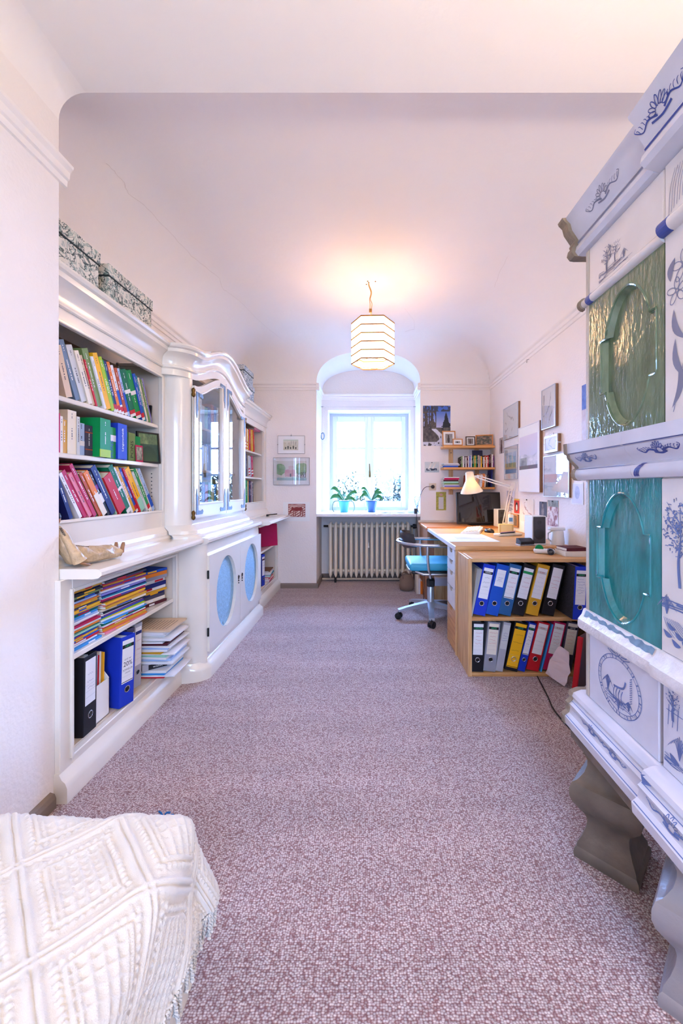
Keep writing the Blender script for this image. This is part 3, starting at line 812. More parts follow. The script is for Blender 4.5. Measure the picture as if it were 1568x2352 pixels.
storage_box('green floral storage box beside the plaster pier on the bookcase cornice', -1.47, -1.23, 1.482, 1.82, 2.0025, 2.225, 0.055, M_FLOR)
storage_box('longer green floral storage box with a wooden foot sticking out behind', -1.475, -1.24, 1.905, 2.28, 2.0025, 2.225, 0.055, M_FLOR)
bm = NB(); lathe(bm, [(0.001, -0.01), (0.03, -0.01), (0.034, 0), (0.03, 0.01), (0.001, 0.01)], 16, (-1.27, 2.305, 2.0375), axis='Y')
tag(ob('wooden_disc', bm, mat('brown_turned_wood', (110, 72, 56), 0.5), None, smooth=40), 'brown round wooden disc leaning against the longer floral box', 'disc')
storage_box('blue floral storage box on the cornice near the window wall, lower of two', -1.42, -1.18, 3.78, 4.12, 1.9902, 2.1915, 0.05, M_FLORD)
storage_box('blue floral storage box stacked on top of another by the window wall', -1.42, -1.185, 3.8, 4.10, 2.192, 2.335, 0.05, M_FLORD)
# ------------------------------------------------------------------ books, binders, magazines
RGB = {'crimson': (190, 30, 84), 'lavender': (136, 130, 200), 'beige': (222, 196, 164), 'blue-grey': (112, 134, 158), 'pale grey': (206, 208, 206), 'ivory': (236, 224, 204),
       'sand': (214, 188, 158), 'red': (200, 30, 44), 'olive': (124, 150, 92), 'white': (238, 236, 236), 'yellow': (250, 186, 30), 'lime': (170, 204, 30), 'navy': (30, 40, 110),
       'orange': (232, 128, 40), 'blue': (30, 84, 190), 'dark green': (0, 108, 72), 'teal': (30, 130, 150), 'green': (40, 150, 80), 'black': (30, 28, 34), 'cream': (240, 226, 196),
       'pale blue': (170, 196, 232), 'charcoal': (70, 66, 86), 'emerald': (0, 140, 70), 'royal blue': (30, 60, 190), 'rust': (180, 78, 36), 'pink': (232, 130, 150), 'mint': (160, 214, 190),
       'brown': (120, 80, 50), 'purple': (120, 50, 130), 'grey': (150, 150, 160), 'maroon': (84, 30, 40), 'sky blue': (60, 150, 220), 'gold': (214, 160, 40), 'silver': (176, 176, 184)}
def cmat(c):
    return mat('cover_' + c.replace(' ', '_'), RGB[c], 0.55, var=0.03, vscale=20, spec=0.25)
M_INK = mat('black_ink', (24, 22, 30), 0.6)
M_TITLE_W = mat('white_print', (244, 240, 236), 0.5)
M_TITLE_D = mat('dark_print', (50, 50, 70), 0.5)
M_REDINK = mat('red_ink', (200, 50, 70), 0.6)
M_BLUEINK = mat('blue_ink', (40, 60, 160), 0.6)
M_STICK = mat('library_sticker', (236, 232, 226), 0.6)
def book(name, w, h, d, c, title=1, band=None):
    """spine faces local -Y, thickness along X, standing on z = 0"""
    t = min(0.0025, w * 0.15)
    bm = NB()
    box(bm, -w / 2, w / 2, 0, t * 1.2, 0, h)
    box(bm, -w / 2, -w / 2 + t, t, d, 0, h); box(bm, w / 2 - t, w / 2, t, d, 0, h)
    o = ob(name, bm, cmat(c), None)
    ob('pages', B(-w / 2 + t, w / 2 - t, t, d - 0.004, 0.002, h - 0.003), M_PAGES, o, local=True)
    dark = sum(RGB[c]) > 420
    if title and w > 0.007:
        mt = M_TITLE_D if dark else M_TITLE_W
        bm = NB()
        for (zz, zl_, hw_) in ((h * 0.34, h * RND.uniform(0.22, 0.42), min(w * 0.12, 0.0024)), (h * 0.82, h * 0.1, min(w * 0.08, 0.0016))):
            z = zz
            while z < zz + zl_:
                L = RND.uniform(0.003, 0.007); box(bm, -hw_, hw_ * RND.uniform(0.6, 1.0), -0.0004, 0.0002, z, z + L); z += L + RND.choice((0.0012, 0.0012, 0.005))
        ob('spine_title', bm, mt, o, local=True)['kind'] = 'stuff'
    if band:
        for (bc, z0, z1) in band:
            ob('spine_band', B(-w / 2 - 0.0003, w / 2 + 0.0003, -0.0006, 0.002, h * z0, h * z1), cmat(bc) if bc in RGB else M_STICK, o, local=True)
    return o
USED = set()
ORD = ['', 'thin ', 'thick ', 'tall ', 'short ', 'tall thin ', 'short thick ', 'narrow ', 'broad ']
def uniq(fmt, col):
    for a in ORD:
        s = fmt.format(a + col)
        if s not in USED:
            USED.add(s); return s
    raise RuntimeError('label ' + fmt + col)
def row_label(L, i, where, noun='book'):
    c = L[i][0]
    p = L[i - 1][0] if i else None
    n = L[i + 1][0] if i + 1 < len(L) else None
    if p and n: s = '{} %s between %s and %s ones, %s' % (noun, p, n, where)
    elif n: s = '{} %s starting the row before a %s one, %s' % (noun, n, where)
    else: s = '{} %s ending the row after a %s one, %s' % (noun, p, where)
    return uniq(s, c)
def layout(L, s):
    """positions of bottom centres from 0; each entry (colour, thick mm, height mm, lean deg, extra)"""
    pos = []; x = 0.0; prev = None
    for e in L:
        w, h, a = e[1] * s / 1000, e[2] / 1000, math.radians(e[3])
        half = w / 2 / max(0.5, math.cos(a))
        if prev is None:
            x = max(0.0, h * math.sin(a)) + half
        else:
            pw, ph, pa, phalf = prev
            g = 0.0
            if a > pa: g = min(h * math.cos(a), ph * math.cos(pa)) * (math.tan(a) - math.tan(pa)) * 1.06 + 0.0012
            x += phalf + half + g + 0.0008
        pos.append(x - (w / 2) * abs(math.sin(a)) * math.tan(a)); prev = (w, h, a, half)
    end = x + prev[3] + max(0, -prev[2] * math.sin(prev[2]))
    return pos, end
def fit(L, length):
    lo, hi = 0.4, 2.2
    for _ in range(30):
        m = (lo + hi) / 2
        if layout(L, m)[1] > length: hi = m
        else: lo = m
    return lo
def book_row(L, where, group, start, length, z, front, axis='L', depth=0.17, noun='book'):
    """axis 'L': shelf runs along +Y, spines face +X (lean is towards -Y); 'R': runs along +X, spines face -Y"""
    s = fit(L, length); pos, _ = layout(L, s)
    out = []
    for i, e in enumerate(L):
        w, h, a = e[1] * s / 1000, e[2] / 1000, math.radians(e[3])
        ex = e[4] if len(e) > 4 else {}
        o = book(noun.replace(' ', '_'), w, h, ex.get('d', depth), e[0], ex.get('title', 1), ex.get('band'))
        tag(o, row_label(L, i, where, noun), 'book', group)
        zz = z + (w / 2) * abs(math.sin(a)) + 0.0005
        pr = ex.get('out', RND.uniform(-0.006, 0.004))
        if axis == 'L':
            o.location = (front + pr, start + pos[i], zz); o.rotation_euler = (0, -a, PI / 2)
        else:
            o.location = (start + pos[i], front - pr, zz); o.rotation_euler = (0, -a, 0)
        for (bd, size, mm, zf) in ex.get('text', []):
            text(bd, size, mm, o, (0, -0.0012, h * zf), (PI / 2, -PI / 2, 0))
        out.append(o)
    return out
RW = [('red', 0.06, 0.16), (None, 0.0, 0.06)]
rowA = [('crimson', 20, 225, 2), ('lavender', 12, 240, 10), ('beige', 20, 205, 18), ('blue-grey', 16, 245, 23), ('pale grey', 20, 235, 23), ('ivory', 14, 225, 23), ('sand', 12, 215, 23),
        ('red', 6, 205, 23), ('olive', 22, 255, 23), ('white', 8, 235, 23), ('yellow', 18, 255, 23), ('lime', 13, 250, 23), ('green', 9, 245, 23, {'band': RW}), ('navy', 13, 245, 23, {'band': RW}),
        ('orange', 13, 248, 23, {'band': RW}), ('white', 12, 240, 23, {'band': [('red', 0.06, 0.16), ('blue', 0.2, 0.5)]}), ('rust', 13, 235, 23, {'band': RW}), ('pale blue', 11, 240, 23, {'band': [('blue', 0.1, 0.5)]}),
        ('dark green', 26, 240, 23, {'band': [('red', 0.06, 0.14), (None, 0, 0.06), (None, 0.5, 0.58)]}), ('emerald', 26, 250, 23, {'band': [('red', 0.06, 0.14), (None, 0, 0.06), (None, 0.5, 0.58)]}), ('blue', 14, 248, 23, {'band': RW}),
        ('teal', 12, 245, 23), ('ivory', 10, 242, 23), ('olive', 7, 240, 23), ('lavender', 12, 245, 23)]
book_row(rowA, 'top shelf of pier bookcase', 'books on the top shelf of the pier bookcase', 1.503, 0.795, 1.523, UX - 0.03)
rowB = [('orange', 23, 192, 0), ('white', 6, 165, 0), ('purple', 6, 170, 0), ('blue', 7, 165, 0), ('crimson', 30, 160, 0), ('ivory', 10, 150, 0), ('gold', 18, 140, 0), ('cream', 34, 185, 0, {'out': 0.0}),
        ('pale grey', 12, 165, 0), ('pale blue', 24, 142, 0, {'band': [('white', 0.3, 0.45)]}), ('charcoal', 30, 138, 0, {'band': [('rust', 0.2, 0.23), ('rust', 0.75, 0.78)]}),
        ('emerald', 50, 178, 0, {'out': 0.035, 'd': 0.2, 'band': [('lime', 0.0, 0.2)]}), ('green', 42, 150, 0, {'out': 0.02, 'text': [('PONS', 0.032, M_BLUEINK, 0.3)], 'title': 0, 'band': [('white', 0.55, 0.75)]}),
        ('royal blue', 50, 176, 0, {'out': 0.03, 'd': 0.2, 'text': [('Langenscheidt', 0.02, M_TITLE_W, 0.55)], 'title': 0}), ('pale blue', 26, 155, 0), ('dark green', 18, 150, 0),
        ('olive', 40, 150, 0, {'text': [('PONS', 0.036, M_INK, 0.42)], 'title': 0}), ('emerald', 32, 138, 0, {'text': [('PONS', 0.03, M_INK, 0.35)], 'title': 0})]
book_row(rowB, 'middle shelf of pier bookcase', 'books on the middle shelf of the pier bookcase', 1.505, 0.685, 1.294, UX - 0.04)
rowC = [('white', 14, 200, 3), ('black', 16, 210, 14, {'band': [('rust', 0.2, 0.5)]}), ('navy', 12, 225, 24), ('white', 10, 220, 32), ('crimson', 14, 235, 34), ('pink', 13, 225, 34), ('crimson', 12, 270, 34), ('dark green', 7, 240, 34),
        ('rust', 12, 230, 34), ('orange', 18, 235, 34, {'band': [('ivory', 0.0, 0.5)]}), ('black', 12, 240, 34, {'band': [('white', 0.3, 0.5), ('purple', 0.6, 0.7)]}), ('navy', 20, 265, 34), ('mint', 6, 250, 34), ('red', 34, 215, 34, {'out': 0.004}),
        ('dark green', 20, 276, 34, {'band': [(None, 0, 0.08), (None, 0.5, 0.55)]}), ('white', 8, 274, 34), ('gold', 15, 272, 34), ('blue', 11, 270, 34, {'band': RW}), ('red', 7, 274, 34), ('yellow', 24, 268, 34, {'band': [('mint', 0, 0.3)]}),
        ('pale grey', 10, 255, 34), ('green', 13, 272, 34, {'band': RW}), ('ivory', 8, 275, 34), ('pale blue', 13, 274, 34, {'band': [('blue', 0.1, 0.4)]})]
book_row(rowC, 'bottom shelf of pier bookcase', 'books on the bottom shelf of the pier bookcase', 1.503, 0.82, 1.02, UX - 0.03, depth=0.19)
# black photo book leaning the other way on the top shelf
o = book('photo_book', 0.012, 0.2, 0.15, 'black', 0); tag(o, 'small black photo book tilted against the side of the top shelf', 'book')
o.location = (UX - 0.05, 2.305, 1.524); o.rotation_euler = (0, math.radians(8), PI / 2)
o.scale = (1, 1, 0.55)
# last bookcase by the window wall
STR = [('red', 0.05, 0.12), ('white', 0.12, 0.19), ('red', 0.19, 0.26), ('white', 0.26, 0.33), ('red', 0.33, 0.4)]
book_row([('pink', 20, 225, 0), ('dark green', 18, 230, 0), ('ivory', 36, 222, 0), ('orange', 20, 218, 0), ('sand', 14, 215, 0), ('rust', 18, 214, 0, {'band': STR}), ('gold', 14, 212, 0), ('white', 16, 214, 0, {'band': STR}), ('yellow', 16, 212, 0),
          ('crimson', 20, 220, 0), ('gold', 34, 222, 6, {}), ('red', 16, 225, 6)], 'top shelf by window wall', 'books on the top shelf by the window wall', 3.665, 0.79, 1.535, UX3 - 0.03)
o = book('book', 0.016, 0.22, 0.15, 'pink', 0); tag(o, 'pink book lying flat over the upright row by window wall', 'book'); o.location = (UX3 - 0.02, 4.2, 1.783); o.rotation_euler = (PI / 2 * 0, PI / 2, PI / 2)
book_row([('brown', 16, 215, 0), ('white', 14, 210, 0), ('black', 18, 212, 0), ('sand', 14, 205, 0), ('royal blue', 34, 205, 0), ('rust', 16, 205, 0), ('charcoal', 30, 218, 0), ('gold', 8, 215, 0), ('pale grey', 22, 210, 8, {'band': STR}), ('silver', 26, 205, 8), ('crimson', 24, 215, 8, {'band': STR})],
         'middle shelf by window wall', 'books on the middle shelf by the window wall', 3.665, 0.79, 1.27, UX3 - 0.03)
book_row([('pale blue', 14, 225, 4), ('white', 20, 222, 4), ('teal', 16, 220, 4), ('olive', 22, 222, 4, {'band': STR}), ('ivory', 14, 225, 4), ('orange', 14, 220, 4), ('red', 12, 215, 4), ('emerald', 30, 225, 2), ('sand', 10, 215, 2), ('gold', 12, 220, 2), ('navy', 12, 218, 2), ('maroon', 26, 222, 2), ('white', 12, 215, 2), ('black', 12, 200, 2)],
         'bottom shelf by window wall', 'books on the bottom shelf by the window wall', 3.665, 0.75, 1.005, UX3 - 0.03)
# behind the glass doors
GC = list(RGB.keys())
for zi, (z, wh) in enumerate(((1.0, 'bottom'), (1.28, 'middle'), (1.58, 'top'))):
    L = []
    last = None
    for i in range(20):
        c = RND.choice(['brown', 'rust', 'sand', 'maroon', 'beige', 'charcoal', 'red', 'ivory', 'navy', 'gold', 'olive'])
        while c == last: c = RND.choice(GC)
        last = c
        L.append((c, RND.uniform(24, 40), RND.uniform(175, 225), 0))
    book_row(L, wh + ' shelf behind cabinet glass', 'books on the %s shelf behind the glass doors' % wh, 2.405, 1.14, z, -1.216, depth=0.16)

# ---- photo frame and bits at the end of the middle shelf
fr = thing('framed_photo', 'dark framed photograph standing at the end of the middle shelf', 'photo frame', (UX - 0.01, 2.3, 1.295))
def picture_mesh(w, h, fn, nx=40, ny=30):
    """flat print in local XZ facing -Y, coloured per vertex by fn(u, v) -> sRGB"""
    bm = NB(); lay = bm.verts.layers.float_color.new('ink')
    g = []
    for j in range(ny + 1):
        r = []
        for i in range(nx + 1):
            v = bm.verts.new((-w / 2 + w * i / nx, 0, h * j / ny)); v[lay] = lin(fn(i / nx, j / ny)); r.append(v)
        g.append(r)
    for j in range(ny):
        for i in range(nx): bm.faces.new((g[j][i], g[j][i + 1], g[j + 1][i + 1], g[j + 1][i]))
    return bm
def vnoise(x, y, s=0):
    def hsh(i, j):
        n = math.sin(i * 127.1 + j * 311.7 + s * 74.7) * 43758.5453
        return n - math.floor(n)
    i, j = math.floor(x), math.floor(y); fx, fy = x - i, y - j
    fx = fx * fx * (3 - 2 * fx); fy = fy * fy * (3 - 2 * fy)
    return (hsh(i, j) * (1 - fx) + hsh(i + 1, j) * fx) * (1 - fy) + (hsh(i, j + 1) * (1 - fx) + hsh(i + 1, j + 1) * fx) * fy
def fbm(x, y, s=0): return 0.5 * vnoise(x, y, s) + 0.3 * vnoise(2.1 * x, 2.1 * y, s + 1) + 0.2 * vnoise(4.3 * x, 4.3 * y, s + 2)
def mixc(a, b, t):
    t = max(0, min(1, t)); return tuple(a[i] * (1 - t) + b[i] * t for i in range(3))
def pic_hill(u, v):
    base = mixc((40, 70, 60), (60, 90, 70), fbm(u * 6, v * 6, 4))
    if v > 0.62: base = mixc((150, 170, 110), (60, 80, 60), fbm(u * 9, v * 9, 2))
    if (u - 0.5) ** 2 / 0.16 + (v - 0.1) ** 2 / 0.2 < 1: base = mixc((30, 56, 50), (70, 100, 60), 0.7 - v)
    return base
M_PRINT = vcol_mat()
bm = NB(); w_, h_ = 0.13, 0.175
for (a, b, c, d) in ((-w_ / 2, -w_ / 2 + 0.008, 0, h_), (w_ / 2 - 0.008, w_ / 2, 0, h_), (-w_ / 2, w_ / 2, 0, 0.008), (-w_ / 2, w_ / 2, h_ - 0.008, h_)): box(bm, a, b, 0, 0.012, c, d)
fo = ob('frame', bm, M_BLACK, fr, local=True); bm = picture_mesh(w_ - 0.01, h_ - 0.01, pic_hill); bmesh.ops.translate(bm, verts=bm.verts, vec=(0, 0.006, 0.005)); ob('photograph', bm, M_PRINT, fr, local=True)
ob('backing', B(-w_ / 2 + 0.002, w_ / 2 - 0.002, 0.008, 0.013, 0.002, h_ - 0.002), M_BLACK, fr, local=True)
fr.rotation_euler = (math.radians(-6), 0, math.radians(62)); fr.location = (-1.234, 2.256, 1.296)
pc = ob('greeting_card', B(-0.03, 0.03, 0, 0.002, 0, 0.09), cmat('crimson'), None); tag(pc, 'small crimson picture card in front of the green dictionaries', 'card')
bm = picture_mesh(0.05, 0.07, lambda u, v: mixc((230, 220, 200), (60, 70, 60), fbm(u * 5, v * 5, 9)), 12, 12); bmesh.ops.translate(bm, verts=bm.verts, vec=(0, -0.0006, 0.01)); ob('printed_scene', bm, M_PRINT, pc, local=True)
pc.location = (-1.24, 2.163, 1.2942); pc.rotation_euler = (math.radians(-2), 0, math.radians(86))

# ---- ring binders
def marble():
    m = mat('marbled_board', (60, 58, 66), 0.7, var=0.6, vscale=140); return m
def scribble(o, x0, x1, z0, z1, n, m, y=-0.0016, sz=0.004, name='handwriting'):
    bm = NB(); r = random.Random(int((x1 * 9991 + z1 * 7717 + n * 31) * 1000) + len(LABELS))
    for k in range(n):
        z = z1 - (z1 - z0) * (k + 0.5) / n
        x = x0 + (x1 - x0) * r.uniform(0.05, 0.25); e = x0 + (x1 - x0) * r.uniform(0.7, 0.98)
        p = [(x, z)]
        while x < e:
            x += sz * r.uniform(0.4, 0.8); p.append((x, z + r.uniform(-1, 1) * sz))
        for i in range(len(p) - 1):
            a, b = p[i], p[i + 1]; t = 0.0006
            bm.faces.new([bm.verts.new((a[0], y, a[1] - t)), bm.verts.new((b[0], y, b[1] - t)), bm.verts.new((b[0], y, b[1] + t)), bm.verts.new((a[0], y, a[1] + t))])
    q = ob(name, bm, m, o, local=True); q['kind'] = 'stuff'
    return q
def binder(label, c, group, w=0.076, h=0.318, d=None, lab='white', head=None, hc=None, texts=(), scr=0, scm=None, zl=(0.105, 0.295), lw=0.78, hole=True, side=None, pages=True, foot=None):
    if d is None: d = 0.268 if group == G1 else 0.285
    if group == G1 and LOWER[0]: h = 0.305
    bm = NB(); t = 0.003
    box(bm, -w / 2, w / 2, 0, t, 0, h, 0.0012)
    box(bm, -w / 2, -w / 2 + t, t, d, 0, h); box(bm, w / 2 - t, w / 2, t, d, 0, h)
    o = ob('ring_binder', bm, cmat(c) if c in RGB else c, None)
    tag(o, label, 'binder', group)
    if side: ob('marbled_side', B(-w / 2 - 0.0006, -w / 2 + 0.0005, 0.004, d, 0.001, h - 0.001), side, o, local=True)
    if pages: ob('pages', B(-w / 2 + t, w / 2 - t, 0.02, d - 0.006, 0.006, h - 0.02), M_PAPER, o, local=True)
    if pages:
        bm = NB(); r = RND
        for i in range(5):
            x = -w / 2 + 0.012 + (w - 0.024) * i / 4; box(bm, x - 0.0006, x + 0.0006, 0.03, d - 0.02, h - 0.021, h - 0.008 - r.random() * 0.008)
        ob('divider', bm, M_PAPER, o, local=True)
    lx = w * lw / 2
    if lab:
        lb = ob('spine_label', B(-lx, lx, -0.0009, 0.0002, zl[0], zl[1]), cmat(lab), o, local=True)
        if head:
            ob('label_header', B(-lx, lx, -0.0013, -0.0004, zl[1] - 0.036, zl[1] - 0.020), cmat(hc or 'black'), o, local=True)
            if head != ' ': text(head, 0.0135, mat('header_print', (60, 200, 130), 0.5) if hc is None else (M_TITLE_W if hc != 'pale grey' else M_REDINK), o, (0, -0.0016, zl[1] - 0.0275), (PI / 2, 0, 0))
        if scr: scribble(o, -lx * 0.9, lx * 0.9, zl[0] + (zl[1] - zl[0]) * 0.3, zl[1] - 0.045, scr, scm or M_INK)
        if foot: ob('label_foot_line', B(-lx, lx, -0.0013, -0.0004, zl[0] + 0.004, zl[0] + 0.007), cmat(foot), o, local=True)
        bm = NB()
        for i in range(3): box(bm, -lx * 0.95, lx * 0.95, -0.0012, -0.0004, zl[0] + 0.03 + i * 0.024, zl[0] + 0.0305 + i * 0.024)
        ob('label_rule', bm, mat('pale_rule', (170, 170, 180), 0.7), o, local=True)['kind'] = 'stuff'
    for (bd, size, mm, z) in texts: text(bd, size, mm, o, (0, -0.0016, z), (PI / 2, 0, 0))
    if hole:
        bm = NB(); zc = 0.074; rr_ = min(0.0135, w * 0.22)
        tube(bm, [(rr_ * math.cos(2 * PI * i / 20), -0.001, zc + rr_ * math.sin(2 * PI * i / 20)) for i in range(20)], 0.0022, 6, closed=True)
        rg = ob('finger_ring', bm, M_CHROME, o, local=True)
        bm = NB(); lathe(bm, [(rr_, -0.0006), (rr_, 0.001)], 16, (0, 0, zc), axis='Y'); ob('finger_hole', bm, M_BLACK, o, local=True)
    return o
def put(o, x, y, z, lean, yaw=0.0):
    a = math.radians(lean); bb = [v.co for v in o.data.vertices]; w = max(v.x for v in bb) - min(v.x for v in bb)
    o.location = (x, y, z + w / 2 * abs(math.sin(a)) + 0.0004); o.rotation_euler = (0, a, math.radians(yaw))
G1 = 'binders in the pine bookcase'
LOWER = [False]      # the lower bay takes slightly shorter binders
BS = 2.452   # spine plane in the pine bookcase
def rbx(zx): return (1030 + zx / 4.9 - CX) * 0.002656
z1 = 0.362; z2 = 0.0195
put(binder('blue ring binder with red lettered header leaning against white papers, upper bay', 'royal blue', G1, head='VIDEO', hc='black', scr=3, scm=M_INK, w=0.074), rbx(335) + 0.0105, BS, z1, 12)
put(binder('bright blue ring binder with a short pocket label', 'blue', G1, zl=(0.18, 0.285), lw=0.7, scr=3, scm=M_BLUEINK), rbx(482) + 0.0085, BS, z1, 13)
put(binder('steel blue ring binder with recycling mark on label', mat('steel_blue_board', (40, 96, 150), 0.4), G1, head='LEITZ', scr=3, scm=M_REDINK, foot='black'), rbx(635) + 0.004, BS, z1, 13)
put(binder('black ring binder with broad green label header', 'black', G1, head=' ', hc='green', scr=3, scm=M_REDINK), rbx(790) + 0.001, BS, z1, 14)
put(binder('golden yellow ring binder in the upper bay', 'gold', G1, head='ELBA', hc='pale grey', scr=3, scm=mat('faint_ink', (190, 190, 200), 0.7)), rbx(952), BS, z1, 14)
put(binder('black ring binder with plain white label and red writing', 'black', G1, scr=4, scm=M_REDINK), rbx(1132), BS, z1, 13)
put(binder('blue ring binder with marbled side pulled out of the upper bay', 'royal blue', G1, head='VIDEO', scr=6, scm=M_BLUEINK, side=marble(), zl=(0.09, 0.295)), 1.262, BS - 0.07, z1, 3)
LOWER[0] = True
put(binder('black ring binder standing upright in the lower corner', 'black', G1, head='CENTRA', scr=4, scm=M_REDINK), rbx(325) + 0.0035, BS, z2, 2)
put(binder('grey ring binder with worn cream label', 'grey', G1, lab='ivory', head='LEITZ', scr=4, scm=M_REDINK), rbx(470), BS, z2, 6)
put(binder('narrow pale grey binder without finger hole', 'silver', G1, w=0.045, lab='pale grey', lw=0.9, zl=(0.14, 0.29), scr=4, scm=M_BLUEINK, hole=False), rbx(580), BS, z2, 10)
put(binder('black ring binder with a long yellow spine label', 'black', G1, w=0.08, lab='yellow', head='LEITZ', scr=3, scm=M_INK, zl=(0.02, 0.295), lw=0.86, foot='black'), rbx(715), BS, z2, 13)
put(binder('narrow blue ring binder between yellow and red ones', 'royal blue', G1, w=0.046, head='LEITZ', scr=4, scm=M_INK, foot='black'), rbx(830), BS, z2, 14)
put(binder('red ring binder with barcode sticker at its foot', 'red', G1, head='ELBA', hc='pale grey', scr=2, scm=mat('faint_ink', (190, 190, 200), 0.7)), rbx(958), BS, z2, 14)
fd = ob('cardboard_folder', B(-0.004, 0.004, 0, 0.24, 0, 0.3), cmat('sky blue'), None); tag(fd, 'thin sky blue cardboard folder between red and crimson binders', 'folder'); put(fd, rbx(1058), BS, z2, 14)
put(binder('crimson ring binder with lined label in the lower bay', 'crimson', G1, head='ELBA', hc='pale grey', scr=4, scm=M_REDINK), rbx(1150), BS, z2, 13)
put(binder('black marbled ring binder with cream label half hidden by paper', 'charcoal', G1, lab='ivory', head='LEITZ', hc='black', scr=4, scm=M_REDINK, side=marble()), rbx(1330), BS, z2, 10)
# loose papers beside the first binder
sh = NB()
for i in range(6):
    an = math.radians(12 - (5 - i) * 0.9); xb = 0.6366 + 0.0011 * i; L_ = 0.147
    obox(sh, (xb + (L_ + 0.001) * math.sin(an), BS + 0.135, z1 - 0.0005 + (L_ + 0.001) * math.cos(an)), (math.cos(an), 0, -math.sin(an)), (0, 1, 0), (math.sin(an), 0, math.cos(an)), 0.0004, 0.13, L_)
tag(ob('paper_sheaf', sh, M_PAPER, None), 'sheaf of white papers standing against the pine bookcase side', 'papers')
# crumpled paper bag and red-edged presentation folder leaning out of the lower bay
bm = NB()
pts = [(1.07, 2.40, 0.035), (1.135, 2.30, 0.004), (1.165, 2.30, 0.09), (1.165, 2.315, 0.2), (1.14, 2.36, 0.215), (1.125, 2.37, 0.2), (1.09, 2.39, 0.12)]
a = [bm.verts.new(p) for p in pts]; bm.faces.new(a)
bmesh.ops.subdivide_edges(bm, edges=bm.edges[:], cuts=2); bmesh.ops.triangulate(bm, faces=bm.faces[:])
for v in bm.verts: v.co.y += 0.006 * math.sin(v.co.x * 140 + v.co.z * 60)
bmesh.ops.solidify(bm, geom=bm.faces[:], thickness=0.004)
tag(ob('paper_bag', bm, mat('pinkish_paper', (226, 206, 208), 0.8), None), 'crumpled pale paper wrapping leaning on the lower binders', 'paper')
pf = ob('presentation_folder', B(-0.012, 0.012, 0.006, 0.25, 0, 0.32, 0.002), mat('dark_maroon_board', (84, 64, 74), 0.6), None)
tag(pf, 'dark folder with bright red spine leaning out of the pine bookcase', 'folder')
ob('red_spine', B(-0.0135, 0.0135, -0.002, 0.012, 0, 0.32, 0.002), cmat('red'), pf, local=True)
pf.location = (1.16, 2.245, 0.0025); pf.rotation_euler = (0, math.radians(6), math.radians(-50))

# ---- lower pier bookcase: binders, magazine holder, piles
G2 = 'binders in the pier bookcase'
ZB = 0.147
o = ob('patterned_folder', B(-0.014, 0.014, 0, 0.27, 0, 0.315, 0.002), floral_mat('leaf_print_card', (224, 226, 220), (40, 50, 60), (200, 206, 200), 45), None)
tag(o, 'white file box printed with dark leaves beside the black binder', 'folder'); o.location = (FX - 0.03, 1.545, ZB); o.rotation_euler = (0, 0, PI / 2)
put(binder('tall black ring binder with handwritten white label, bottom of pier bookcase', 'black', G2, w=0.08, scr=3, scm=mat('pale_ink', (130, 130, 160), 0.7), zl=(0.12, 0.3)), FX - 0.018, 1.637, ZB, 1, 92)
h = thing('magazine_holder', 'white cardboard magazine holder filled with yellow magazines', 'magazine holder', (FX - 0.03, 1.733, ZB), PI / 2)
bm = NB(); pr = [(0, 0), (0.25, 0), (0.25, 0.29), (0.1, 0.29), (0, 0.16)]
prism(bm, pr, 'X', -0.045, -0.042); prism(bm, pr, 'X', 0.042, 0.045); box(bm, -0.045, 0.045, 0, 0.003, 0, 0.16); box(bm, -0.045, 0.045, 0.247, 0.25, 0, 0.29); box(bm, -0.045, 0.045, 0, 0.25, 0, 0.003)
ob('holder_shell', bm, M_PAPER, h, local=True)
for i, c in enumerate(('gold', 'pale blue', 'red', 'white', 'gold', 'yellow')):
    o = ob('magazine', B(-0.005, 0.005, 0, 0.2, 0, 0.285 - 0.006 * (i % 3)), cmat(c), None)
    tag(o, uniq('{} magazine upright in the white holder, pier bookcase', c), 'magazine', 'magazines in the white holder')
    o.location = (FX - 0.045, 1.698 + i * 0.0115, ZB + 0.0045); o.rotation_euler = (0, math.radians(2), PI / 2)
bb = binder('bright blue ring binder with 20 percent advertisement on its label', 'royal blue', G2, w=0.08, head='LEITZ', texts=(('20%', 0.03, M_INK, 0.19), ('SCHNELLER', 0.0105, M_INK, 0.165), ('LEITZ 180°', 0.0085, M_INK, 0.212), ('ORDNEN', 0.007, M_INK, 0.15)), zl=(0.105, 0.3), foot='black')
put(bb, FX + 0.008, 1.842, ZB, 2, 76)
put(binder('dark grey ring binder behind the bright blue one', 'charcoal', G2, w=0.05, head='LEITZ', scr=2, foot=None), FX - 0.035, 1.936, ZB, 2, 80)
put(binder('silver grey ring binder with blue label head beside paper pile', 'silver', G2, w=0.055, head=' ', hc='navy', scr=2, scm=M_REDINK, zl=(0.11, 0.3)), FX - 0.04, 2.011, ZB, 2, 84)
